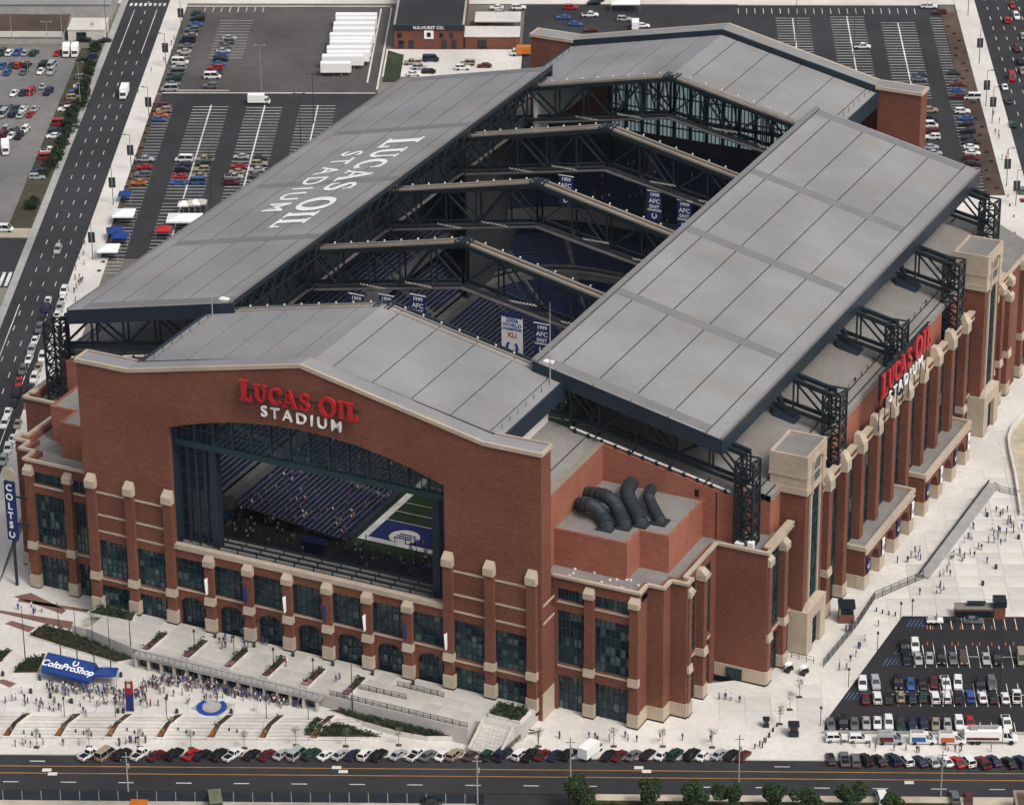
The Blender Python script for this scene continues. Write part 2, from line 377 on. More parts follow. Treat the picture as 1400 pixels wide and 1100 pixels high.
# paving slabs, each its own piece, in slightly different casts
slab_me = []
for i in range(5):
    for r in range(2):
        slab_me.append(MB().box(-.5, .5, -.5, .5, -.02, .012).mesh('paving_slab', 'slab%d' % i))
def inside(p, poly):
    c = False; j = len(poly)-1
    for i in range(len(poly)):
        if (poly[i][1] > p[1]) != (poly[j][1] > p[1]) and p[0] < (poly[j][0]-poly[i][0])*(p[1]-poly[i][1])/(poly[j][1]-poly[i][1])+poly[i][0]: c = not c
        j = i
    return c
tslab_me = [MB().box(-.5, .5, -.5, .5, -.02, .012).mesh('paving_slab', 'tslab%d' % i) for i in range(5)]
def pave(parent, region, z, step, rot, block=None, gap=.18, limit=290, meshes=None):
    c_, s_ = cos(rot), sin(rot); cells = []
    xs = [p[0]*c_+p[1]*s_ for p in region]; ys = [-p[0]*s_+p[1]*c_ for p in region]
    i0, i1 = floor(min(xs)/step)-1, floor(max(xs)/step)+1; j0, j1 = floor(min(ys)/step)-1, floor(max(ys)/step)+1
    for i in range(i0, i1+1):
        for j in range(j0, j1+1):
            ok = True; cs = []
            for a, b in ((0, 0), (1, 0), (1, 1), (0, 1)):
                u, v = (i+a)*step, (j+b)*step; p = (u*c_-v*s_, u*s_+v*c_); cs.append(p)
                if not inside(p, region) or (block and any(inside(p, b_) for b_ in block)): ok = False; break
            if ok: cells.append(((i+.5)*step, (j+.5)*step))
    cells.sort(key=lambda q: q[1]*0+hypot(q[0]*c_-q[1]*s_-CX, q[0]*s_+q[1]*c_-CY)); cells = cells[:limit]
    jb = MB()
    for u, v in cells:
        jb.add([((u+a*step)*c_-(v+b*step)*s_, (u+a*step)*s_+(v+b*step)*c_, z+.005) for a, b in ((-.5, -.5), (.5, -.5), (.5, .5), (-.5, .5))], [(0, 1, 2, 3)])
    jb.build('slab_bed', 'plaza_base', parent)
    for u, v in cells:
        inst('paving_slab', random.choice(meshes or slab_me), parent, (u*c_-v*s_, u*s_+v*c_, z), rot, (step-gap, step-gap, 1))
plaza_o = bpy.data.objects['plaza']; lower_o = bpy.data.objects['lower_plaza']; ter_o = bpy.data.objects['terrace']
foot = [(44, -8), (53, 4), (71, 4), (80, 12), (80, 30), (92, 33), (93, 220), (30, 240)]
lot_r = PB((101.8, -24.5), (122.5, 24.8), (300, 24.8), (300, -24.5))
pave(plaza_o, PB((49, -23.8), (101.5, -23.8), (122, 25), (175, 25), (175, 180), (80, 180)), PZ, 5.2, TH, [[(20, 2), (53, 4), (71, 4.5), (78.5, 12), (78.5, 31), (88.5, 32), (93, 46), (93, 240), (0, 240)]], limit=290)
pave(lower_o, PB((-69, -2), (-69, -20), (11.5, -20), (11.5, -16)), LZ, 4.6, TH, [ [(-60, -12), (60, -13.4), (60, 20), (-60, 20)] ], limit=290)
pave(ter_o, [(-46, .5), (-46, -9), (-32, -12.4), (41.8, -11.9), (41.8, .5)], 0.0, 3.4, 0, None, limit=290, meshes=tslab_me)

# ================================================================== STADIUM
SL = .22
ST = tag(empty('stadium'), 'huge red brick stadium with open grey retractable roof and arched end window', 'stadium')
def fx(Y0): return lambda u, d, z: (u, Y0-d, z)          # wall facing the street in front: u = X, d = outwards
def sxf(s, X0): return lambda u, d, z: (s*(X0+d), u, z)   # wall facing sideways: u = Y
def bx_(Y0): return lambda u, d, z: (u, Y0+d, z)         # back wall
rw = random.Random(3)
def window(xf, u0, u1, z0, z1, nc, nr, parent=ST, d=-.45, pale=.25, name='window', mw=.14):
    mb = MB(xf); du = (u1-u0)/nc; dz = (z1-z0)/nr
    for r in range(nr):
        pr = pale*(1.6 if r <= nr*.35 else .6 if r < nr-1 else 1.1)
        for c in range(nc):
            q = rw.random(); m = 2 if q < pr*.6 else 1 if q < pr*1.2+.1 else 3 if q < pr*1.2+.4 else 0
            mb.quad((u0+c*du, d, z0+r*dz), (u0+(c+1)*du, d, z0+r*dz), (u0+(c+1)*du, d, z0+(r+1)*dz), (u0+c*du, d, z0+(r+1)*dz), m)
    w = mb.build(name, ['glass', 'glass_teal', 'glass_pale', 'glass_blue'], parent)
    mb = MB(xf)
    for c in range(nc+1): u = min(max(u0+c*du, u0+mw/2), u1-mw/2); mb.box(u-mw/2, u+mw/2, d+.01, d+.18, z0, z1)
    for r in range(nr+1): z = min(max(z0+r*dz, z0+mw/2), z1-mw/2); mb.box(u0, u1, d+.012, d+.16, z-mw/2, z+mw/2)
    mb.build('mullions', 'mullion', w); return w
def cap(xf, u, d0, z, w=1.05, h=2.9, parent=ST, top=.55):
    # cream pier cap: upright block with a steep sloping face, as on the real piers
    mb = MB(xf)
    mb.hexa([(u-w, -.3, z-h), (u+w, -.3, z-h), (u+w, d0+.35, z-h), (u-w, d0+.35, z-h)], [(u-w, -.3, z-h*.45), (u+w, -.3, z-h*.45), (u+w, d0+.35, z-h*.45), (u-w, d0+.35, z-h*.45)])
    mb.hexa([(u-w, -.3, z-h*.45), (u+w, -.3, z-h*.45), (u+w, d0+.35, z-h*.45), (u-w, d0+.35, z-h*.45)], [(u-w*.8, -.3, z), (u+w*.8, -.3, z), (u+w*.8, d0-.75, z), (u-w*.8, d0-.75, z)])
    mb.box(u-.12, u+.12, d0+.3, d0+.42, z-h*.85, z-h*.6)
    return mb.build('pier_cap', 'stone', parent)
def band(xf, u0, u1, z, h=.42, d=.14, parent=ST, m='stone', name='string_course'):
    return MB(xf).box(u0, u1, -.05, d, z-h/2, z+h/2).build(name, m, parent)
def pier(xf, u, d, z0, zt, w=1.0, base=3.3, mid=None, parent=ST, caph=2.9, zb=None):
    p = MB(xf).box(u-w, u+w, -.3, d, z0+base, zt-caph+.05).build('pier', 'brick', parent)
    mb = MB(xf); mb.box(u-w-.22, u+w+.22, -.3, d+.22, z0-.3, z0+base); mb.build('pier_base', 'stone', p)
    mb = MB(xf); mb.box(u-w-.24, u+w+.24, -.3, d+.24, z0-.31, z0+.35); mb.build('plinth', 'black', p)
    cap(xf, u, d, zt, w+.15, caph, parent=p)
    if mid is not None:
        mb = MB(xf)
        mb.hexa([(u-w-.15, -.1, mid-1.7), (u+w+.15, -.1, mid-1.7), (u+w+.15, d+.4, mid-1.7), (u-w-.15, d+.4, mid-1.7)], [(u-w-.15, -.1, mid), (u+w+.15, -.1, mid), (u+w+.15, d+.15, mid), (u-w-.15, d+.15, mid)])
        mb.build('pier_block', 'stone', p)
    return p
def brickbox(xf, u0, u1, z0, z1, d0=-1.2, d1=0., parent=ST, m='brick', name='wall'):
    return MB(xf).box(u0, u1, d0, d1, z0, z1).build(name, m, parent)
def ztop(x): return 65.0-SL*abs(x) if abs(x) < 40 else 65.0-SL*40
AR = [(-31.2, 45.0), (-25, 47.0), (-20, 48.3), (-12, 49.7), (-5, 50.4), (2, 50.5), (8, 50.2), (14.5, 49.5), (22, 47.8), (31.2, 45.0)]
def zarch(x): x = abs(x); return 45.0+5.6*(1-(x/31.2)**2)

# ---- gable walls, front (Y=.8) and back (mirrored)
LEN = 221.5
zr0 = lambda x: 63.6-SL*abs(x)
def gable(front):
    xf = fx(.8) if front else bx_(LEN)
    mb = MB(xf); N = 24
    xs = [-31.2+62.4*i/N for i in range(N+1)]
    for i in range(N):
        a, b = xs[i], xs[i+1]
        mb.hexa([(a, -1.2, zarch(a)), (b, -1.2, zarch(b)), (b, 0, zarch(b)), (a, 0, zarch(a))], [(a, -1.2, ztop(a)), (b, -1.2, ztop(b)), (b, 0, ztop(b)), (a, 0, ztop(a))])
    for s in (-1, 1):
        z0 = 15.5 if front else -3.2
        for a, b in ((31.2, 40), (40, 52.2)):
            mb.hexa([(s*a, -1.2, z0), (s*b, -1.2, z0), (s*b, 0, z0), (s*a, 0, z0)], [(s*a, -1.2, ztop(a)), (s*b, -1.2, ztop(b)), (s*b, 0, ztop(b)), (s*a, 0, ztop(a))])
        # the deep end of the wall
        mb.box(s*41.2, s*52.2, -4.4, -1.2, -3.5 if not front else 20.0, ztop(45)-.02)
    if not front: mb.box(-31.2, 31.2, -1.2, 0, -3.2, 30)
    w = mb.build('gable_wall', 'brick', ST)
    mb = MB(xf); xs = [-52.55, -40, 0, 40, 52.55]
    for i in range(4):
        a, b = xs[i], xs[i+1]; e = .32
        mb.hexa([(a, -.25, ztop(a)-.62), (b, -.25, ztop(b)-.62), (b, e, ztop(b)-.62), (a, e, ztop(a)-.62)], [(a, -.25, ztop(a)+.2), (b, -.25, ztop(b)+.2), (b, e, ztop(b)+.2), (a, e, ztop(a)+.2)])
    for s in (-1, 1): mb.box(s*52.05, s*52.56, -4.75, -.26, ztop(45)-.62, ztop(45)+.21); mb.box(s*40.5, s*52.04, -4.75, -4.4, ztop(45)-.62, ztop(45)+.19)
    mb.build('coping', 'stone', w)
    mb = MB(xf)
    for i in range(4):
        a, b = xs[i], xs[i+1]
        mb.hexa([(a, -4.1, ztop(a)-.6), (b, -4.1, ztop(b)-.6), (b, -.26, ztop(b)-.6), (a, -.26, ztop(a)-.6)], [(a, -4.1, ztop(a)+.02), (b, -4.1, ztop(b)+.02), (b, -.26, ztop(b)+.12), (a, -.26, ztop(a)+.12)])
    mb.build('parapet_top', 'roof', w)
    mb = MB(xf)
    for a, b in ((-41, 0), (0, 41)): mb.hexa([(a, -4.3, zr0(a)-2), (b, -4.3, zr0(b)-2), (b, -3.9, zr0(b)-2), (a, -3.9, zr0(a)-2)], [(a, -4.3, ztop(a)-.1), (b, -4.3, ztop(b)-.1), (b, -3.9, ztop(b)-.1), (a, -3.9, ztop(a)-.1)])
    mb.build('parapet_lining', 'navy', w)
    return w
gable(True); gable(False)
# arch soffit reveal of the end window
mb = MB(fx(.8))
for i in range(24):
    a, b = -31.2+62.4*i/24, -31.2+62.4*(i+1)/24
    mb.quad((a, -1.2, zarch(a)), (b, -1.2, zarch(b)), (b, -3.2, zarch(b)), (a, -3.2, zarch(a)))
for s in (-1, 1): mb.quad((s*31.2, -1.2, 18), (s*31.2, -3.2, 18), (s*31.2, -3.2, 45), (s*31.2, -1.2, 45))
mb.build('reveal', 'navy', ST)

# ---- front: lower part
F0 = fx(.8)
for k in range(-2, 3+1):
    u = (k-.5)*M
    brickbox(F0, u-1.0, u+1.0, -.2, 15.5)
    pier(F0, u, .95, 0, 17.6+.2, base=3.2, mid=8.2, caph=2.4)
for k in range(-3, 4):       # seven middle bays: window over an arched entrance
    u = k*M; a, b = u-M/2+1.0, u+M/2-1.0
    if k == -3: a = -31.2
    if k == 3: b = 31.2
    brickbox(F0, a, b, 15.5, 17.55); brickbox(F0, a, b, 7.0, 8.6)
    window(F0, a, b, 8.6, 15.5, 5, 4, pale=.16)
    mb = MB(F0); N = 10; r = (b-a)/2-.45; c_ = (a+b)/2
    for i in range(N):
        x0, x1 = c_-r+2*r*i/N, c_-r+2*r*(i+1)/N
        f = lambda x: 4.1+2.6*sqrt(max(0, 1-((x-c_)/r)**2))
        mb.hexa([(x0, -1.2, f(x0)), (x1, -1.2, f(x1)), (x1, 0, f(x1)), (x0, 0, f(x0))], [(x0, -1.2, 7.0), (x1, -1.2, 7.0), (x1, 0, 7.0), (x0, 0, 7.0)])
    mb.box(a, c_-r, -1.2, 0, -.2, 7.0); mb.box(c_+r, b, -1.2, 0, -.2, 7.0)
    mb.build('arch', 'brick', ST)
    window(F0, c_-r, c_+r, 0, 6.72, 6, 4, d=-1.15, pale=.3 if k == 3 else .1, name='entrance')
    band(F0, a, b, 8.3)
sill = MB(F0).box(-31.2, 31.2, -1.0, .3, 17.55, 18.6).build('sill', 'stone', ST)
for s in (-1, 1):
    for j, k in enumerate((3.5, 4.5, 5.5)):
        u = s*k*M
        brickbox(F0, u-1.0, u+1.0+(.0), -.2, 15.52)
        pier(F0, u, .95, 0 if k < 5 else -1, 30.7, base=3.2, mid=8.2)
    if 1: brickbox(F0, s*51.29, s*52.2, -4, 15.51)
    for k in (3.5, 4.5):
        a, b = sorted((s*(k*M+1.0), s*((k+1)*M-1.0)))
        brickbox(F0, a, b, 4.9, 7.0)
        window(F0, a, b, 7.0, 15.5, 6, 6, pale=.34)
        window(F0, a, b, -.1, 4.9, 6, 3, pale=.3)
        for z in (26.6, 21.4, 17.6, 6.4): band(F0, a, b, z)
# window ledge and rails inside the sill
led = MB().box(-31.2, 31.2, 2.0, 8.2, 16.8, 17.9).build('ledge', 'roof_low', ST)
mb = MB()
for y, z in ((3.2, 18.9), (5.0, 19.0), (6.8, 19.1)): mb.box(-31, 31, y-.14, y+.14, z-.18, z+.18)
for i in range(15):
    x = -30.8+4.4*i
    for y in (3.2, 5.0, 6.8): mb.box(x-.12, x+.12, y-.1, y+.1, 17.9, 18.95)
mb.build('ledge_rails', 'steel', led)
mb = MB()
for i in range(26): mb.box(-30.2+2.35*i, -29.2+2.35*i, 5.9, 6.1, 17.95, 18.1)
mb.build('ledge_lamps', 'wallgrey', led)['kind'] = 'stuff'
# end window: fixed glazing above a transom, folded panels at both sides, open middle
WY = 3.4
ew = MB()
for i in range(14):
    a, b = -31.1+62.2*i/14, -31.1+62.2*(i+1)/14
    ew.quad((a, WY, 41.6), (b, WY, 41.6), (b, WY, zarch(b)), (a, WY, zarch(a)))
end_win = ew.build('end_window', 'glass_window', ST)
mb = MB()
mb.box(-31.1, 31.1, WY-.5, WY+.5, 40.4, 41.6); mb.box(-31.1, 31.1, WY-.15, WY+.15, 44.2, 44.5)
for i in range(15):
    x = -30.9+61.8*i/14; mb.box(x-.22, x+.22, WY-.3, WY+.3, 41.6, zarch(x)+.1)
for i in range(43):
    x = -30.9+61.8*i/42; mb.box(x-.06, x+.06, WY-.1, WY+.1, 41.6, zarch(x)+.1)
mb.build('window_frame', 'mullion', end_win)
for s, w_ in ((-1, 8.2), (1, 3.4)):
    mb = MB(); mb.quad((s*31.1, WY+.9, 18), (s*(31.1-w_), WY+.9, 18), (s*(31.1-w_), WY+.9, 40.4), (s*31.1, WY+.9, 40.4))
    p_ = mb.build('folding_panel', 'glass_window', ST)
    mb = MB()
    for q in range(5): x = s*(31.1-w_*q/4); mb.box(x-.3, x+.3, WY+.6, WY+1.4, 17.9, 40.4)
    for z in (22, 26, 30, 34, 38): mb.box(s*31.1, s*(31.1-w_), WY+.7, WY+1.1, z-.12, z+.12)
    mb.box(s*(31.1-w_)-.8, s*(31.1-w_)+.8, WY+.3, WY+2.2, 17.9, 40.4)
    mb.build('panel_frame', 'navy', p_)
# ---- back end glazing
mb = MB()
for i in range(14):
    a, b = -31.1+62.2*i/14, -31.1+62.2*(i+1)/14
    mb.quad((a, LEN-2, 30), (b, LEN-2, 30), (b, LEN-2, zarch(b)), (a, LEN-2, zarch(a)))
bw = mb.build('end_window', 'glass_back', ST)
mb = MB()
for i in range(15): x = -30.9+61.8*i/14; mb.box(x-.35, x+.35, LEN-3.2, LEN-2.2, 30, zarch(x))
for i in range(57): x = -30.9+61.8*i/56; mb.box(x-.08, x+.08, LEN-2.4, LEN-2.05, 30, zarch(x))
for z in (33, 36.2, 40.2, 44.2): mb.box(-31, 31, LEN-2.5, LEN-2.04, z-.12, z+.12)
for i in range(14):
    x0 = -30.9+61.8*i/14; x1 = x0+61.8/14
    mb.beam((x0, LEN-4, 39.5), ((x0+x1)/2, LEN-4, zarch(x0)+1), .3); mb.beam(((x0+x1)/2, LEN-4, zarch(x0)+1), (x1, LEN-4, 39.5), .3)
mb.box(-31, 31, LEN-4.4, LEN-3.6, 38.9, 39.7)
mb.build('window_frame', 'steel', bw)

# ---- sign over the window: serifed red letters, plain white line below
def ribbon(mb, pts, ws, y0, y1):
    pts = [Vector((p[0], p[1])) for p in pts]
    for i in range(len(pts)-1):
        def nrm(j):
            d = pts[min(j+1, len(pts)-1)]-pts[max(j-1, 0)]; d.normalize(); return Vector((-d.y, d.x))
        a, b = pts[i], pts[i+1]; na, nb = nrm(i)*ws[i]/2, nrm(i+1)*ws[i+1]/2
        q = [a-na, b-nb, b+nb, a+na]
        mb.hexa([(p.x, p.y, y0) for p in q], [(p.x, p.y, y1) for p in q])
def glyph(ch, depth=.12):
    mb = MB(); bx = lambda x0, x1, z0, z1: mb.box(x0, x1, z0, z1, 0, depth)
    def arc(cx, cy, rx, ry, a0, a1, wside, wtop, n=18):
        P = []; Wd = []
        for i in range(n+1):
            t = radians(a0+(a1-a0)*i/n); P.append((cx+rx*cos(t), cy+ry*sin(t))); Wd.append(wtop+(wside-wtop)*abs(cos(t)))
        ribbon(mb, P, Wd, 0, depth)
    if ch == 'L': bx(.10, .32, .08, .93); bx(0, .42, .93, 1); bx(0, .66, 0, .09); bx(.56, .66, .09, .30); w = .70
    elif ch == 'I': bx(.10, .32, .08, .92); bx(0, .42, .92, 1); bx(0, .42, 0, .08); w = .46
    elif ch == 'U': bx(.10, .30, .33, .93); bx(0, .40, .93, 1); bx(.62, .72, .33, .93); bx(.54, .82, .93, 1); arc(.435, .33, .235, .26, 180, 360, .16, .14); w = .86
    elif ch == 'O': arc(.46, .5, .35, .43, 0, 360, .22, .10, 26); w = .94
    elif ch == 'C': arc(.46, .5, .35, .43, 48, 318, .22, .10, 22); bx(.66, .74, .62, .95); bx(.68, .74, .1, .25); w = .80
    elif ch == 'A':
        ribbon(mb, [(.12, .06), (.42, 1)], [.10, .10], 0, depth); ribbon(mb, [(.40, 1), (.74, .06)], [.20, .20], 0, depth)
        mb.box(.22, .62, .28, .37, 0, depth); bx(0, .27, 0, .07); bx(.58, .92, 0, .07); w = .94
    elif ch == 'S':
        P = [(.60, .80), (.48, .92), (.32, .93), (.18, .82), (.18, .66), (.34, .54), (.52, .44), (.62, .30), (.56, .14), (.40, .06), (.24, .08), (.12, .20)]
        ribbon(mb, P, [.08, .10, .12, .17, .18, .19, .19, .18, .17, .12, .10, .08], 0, depth); bx(.56, .63, .68, .96); bx(.08, .15, .04, .32); w = .70
    return mb, w
GL = {c: glyph(c) for c in 'LUCASOI'}
GLM = {}
def serif_line(name, big, origin, right, up, width, h, m, parent, depth):
    # LUCAS OIL in small capitals with tall L and O, each letter its own piece, fitted to the width
    seq = [('L', 1.18), ('U', 1), ('C', 1), ('A', 1), ('S', 1), (' ', 1), ('O', 1.18), ('I', 1), ('L', 1)]
    tot = sum((GL[c][1]*k if c != ' ' else .42)+.06 for c, k in seq); f = width/(tot*h); x = 0
    r = Vector(right).normalized(); u = Vector(up); u = (u-r*u.dot(r)).normalized()
    for c, k in seq:
        if c == ' ': x += .48*h*f; continue
        key = (c, m)
        if key not in GLM: GLM[key] = GL[c][0].mesh('letter', [m])
        o = inst('letter', GLM[key], parent); p = Vector(origin)+r*(x-width/2)-u*(h/2+(k-1)*h*.5)
        frame(o, p, right, up); o.scale = (h*k*f, h*k, depth/.12)
        mm = o.matrix_basis.copy(); x += (GL[c][1]*k+.06)*h*f
sg = MB(F0).box(-13.4, 13.4, .1, .16, 57.3, 57.5).build('sign', 'steel', ST)
serif_line('sign', 0, (0, .2, 57.5), (1, 0, 0), (0, 0, 1), 26.8, 3.7, 'signred', sg, .7)
tm = text_at('sign_line', 'STADIUM', 3.35, 'signwhite', (.2, .2, 53.4), (1, 0, 0), (0, 0, 1), sg, extrude=.25, bold=.015, space=1.42)
# ---- front fixed roof and back fixed roof
def zroof(x): return 63.6-SL*abs(x)
def fixed_roof(y0, y1):
    mb = MB()
    for s in (-1, 1):
        mb.hexa([(0, y0, zroof(0)-1.8), (s*41, y0, zroof(41)-1.8), (s*41, y1, zroof(41)-1.8), (0, y1, zroof(0)-1.8)], [(0, y0, zroof(0)-.12), (s*41, y0, zroof(41)-.12), (s*41, y1, zroof(41)-.12), (0, y1, zroof(0)-.12)])
    base = mb.build('fixed_roof', 'seam', ST)
    ed = [-41, -39.2, -30.7, -22.2, -13.7, -5.2, 0, 5.2-1.2, 12.6, 21.1, 29.6, 38.1, 41]
    g = .13
    for i in range(len(ed)-1):
        a, b = ed[i], ed[i+1]; ga = 0 if abs(a) in (0, 41) else g; gb = 0 if abs(b) in (0, 41) else g
        a += ga; b -= gb
        MB().hexa([(a, y0+.1, zroof(a)-.12), (b, y0+.1, zroof(b)-.12), (b, y1-.1, zroof(b)-.12), (a, y1-.1, zroof(a)-.12)], [(a, y0+.1, zroof(a)+.03), (b, y0+.1, zroof(b)+.03), (b, y1-.1, zroof(b)+.03), (a, y1-.1, zroof(a)+.03)]).build('roof_sheet', 'roof', base)
    for s in (-1, 1):   # navy side fascia, white panel under it
        MB().box(s*40.9, s*41.4, y0, y1, zroof(41)-3.4, zroof(41)+.35).build('fascia', 'navy', base)
        MB().box(s*36.4, s*37.0, y0+.5, y1-.3, 42.5, zroof(37)-1.9).build('side_panel', 'white', base)
        mb = MB()
        for i in range(9):
            y = y0+1.2+i*(y1-y0-2.4)/8; mb.box(s*39.4-.05, s*39.4+.05, y-.05, y+.05, zroof(39.4), zroof(39.4)+1.1)
        mb.build('roof_vents', 'steel', base)
    return base
TY = [36.6+37.35*i for i in range(5)]
fixed_roof(5.3, TY[0]+.2); fixed_roof(TY[4]-.2, LEN-4.6)
# small red stripe and walkway litter left out; rails and roof trusses
def truss(y, lo, hi0):
    hi = hi0
    # transverse truss: pitched top chord carrying the panel rails, lattice, bottom chord
    mb = MB(); D = 10.0; n = 10
    for s in (-1, 1):
        hi = hi0 if s > 0 or TY.index(y) == 0 else 76
        X = [s*(lo+(hi-lo)*i/n) for i in range(n+1)]
        for dy in ((.9, 2.9) if TY.index(y) == 0 else (-1.3, 1.3)):
            mb.beam((X[0], y+dy, zroof(X[0])-.9), (X[-1], y+dy, zroof(X[-1])-.9), .7, .9)
            mb.beam((X[0], y+dy, zroof(X[0])-D), (X[-1], y+dy, zroof(X[-1])-D*.75), .6, .7)
            for i in range(n+1):
                mb.beam((X[i], y+dy, zroof(X[i])-1), (X[i], y+dy, zroof(X[i])-D*(1-.25*i/n)), .34)
                if i < n:
                    if i % 2: mb.beam((X[i], y+dy, zroof(X[i])-1), (X[i+1], y+dy, zroof(X[i+1])-D*(1-.25*(i+1)/n)), .36)
                    else: mb.beam((X[i], y+dy, zroof(X[i])-D*(1-.25*i/n)), (X[i+1], y+dy, zroof(X[i+1])-1), .36)
        for i in range(0, n+1):
            mb.beam((X[i], y-1.3, zroof(X[i])-1), (X[i], y+1.3, zroof(X[i])-1), .3); mb.beam((X[i], y-1.3, zroof(X[i])-D*.95), (X[i], y+1.3, zroof(X[i])-D*.95), .3)
    t = mb.build('roof_truss', 'steel', ST)
    for s in (-1, 1):
        mb = MB(); hi = 78
        mb.beam((s*.9, y-1.15, zroof(0)-.25), (s*(hi-5), y-1.15, zroof(hi-5)-.05), .55, .5, 0); mb.beam((s*.9, y+.75, zroof(0)-.25), (s*(hi-5), y+.75, zroof(hi-5)-.05), .4, .35, 0)
        mb.beam((s*.9, y-.2, zroof(0)-.5), (s*(hi-5), y-.2, zroof(hi-5)-.3), 1.4, .2, 1); mb.beam((s*.9, y+1.4, zroof(0)-.5), (s*(hi-5), y+1.4, zroof(hi-5)-.3), .5, .2, 2)
        mb.build('panel_rail', ['rail', 'rust', 'steel'], t)
        mb = MB()
        for i in range(9): x = s*(4+i*4.1); mb.box(x-.14, x+.14, y+1.5, y+1.8, zroof(x)-.1, zroof(x)+.25)
        mb.build('rail_lamps', 'white', t)['kind'] = 'stuff'
    mb = MB(); mb.box(-1.6, 1.6, y-1.9, y+1.9, zroof(0)-1.2, zroof(0)-.35)
    for i in range(5): mb.tube([(-1.6+.8*i, y-1.6, zroof(0)-.2), (-1.6+.8*i, y+1.6, zroof(0)-.2)], .25, 6)
    mb.build('ridge_sheave', 'steel', t)
    mb = MB()
    for s in (-1, 1):   # catwalk along the bottom chord
        mb.beam((0, y-2.2, zroof(0)-D-.4), (s*36, y-2.2, zroof(36)-D+.6), 1.1, .2, 0); mb.beam((0, y-2.8, zroof(0)-D+.7), (s*36, y-2.8, zroof(36)-D+1.7), .1, .1, 1)
    mb.build('catwalk', ['conc_row', 'rust'], t)
    if 0 < TY.index(y) <= 4:
        for x in (-24, -13, 12, 24):
            mb = MB()
            for i in range(8):
                for j in range(2): mb.box(x+i*.8, x+i*.8+.26, y-2.4-j*.9, y-2.2-j*.9, zroof(x)-D+1.2+j*.6, zroof(x)-D+1.42+j*.6)
            mb.build('floodlights', 'wallconc', t)['kind'] = 'stuff'
    return t
for i, y in enumerate(TY): truss(y, 0, 80 if i in (0, 4) else 84.6)
for s in (-1, 1):     # longitudinal trusses under both panels' inner edges
    mb = MB()
    for x, zt, zb in ((39, 53.6, 46.5),):
        mb.beam((s*x, TY[0], zt), (s*x, TY[4], zt), .6, .8); mb.beam((s*x, TY[0], zb), (s*x, TY[4], zb), .6, .8)
        n = 40
        for i in range(n):
            y0 = TY[0]+(TY[4]-TY[0])*i/n; y1 = TY[0]+(TY[4]-TY[0])*(i+1)/n
            mb.beam((s*x, y0, zt if i % 2 else zb), (s*x, y1, zb if i % 2 else zt), .32)
    mb.build('edge_truss', 'steel', ST)
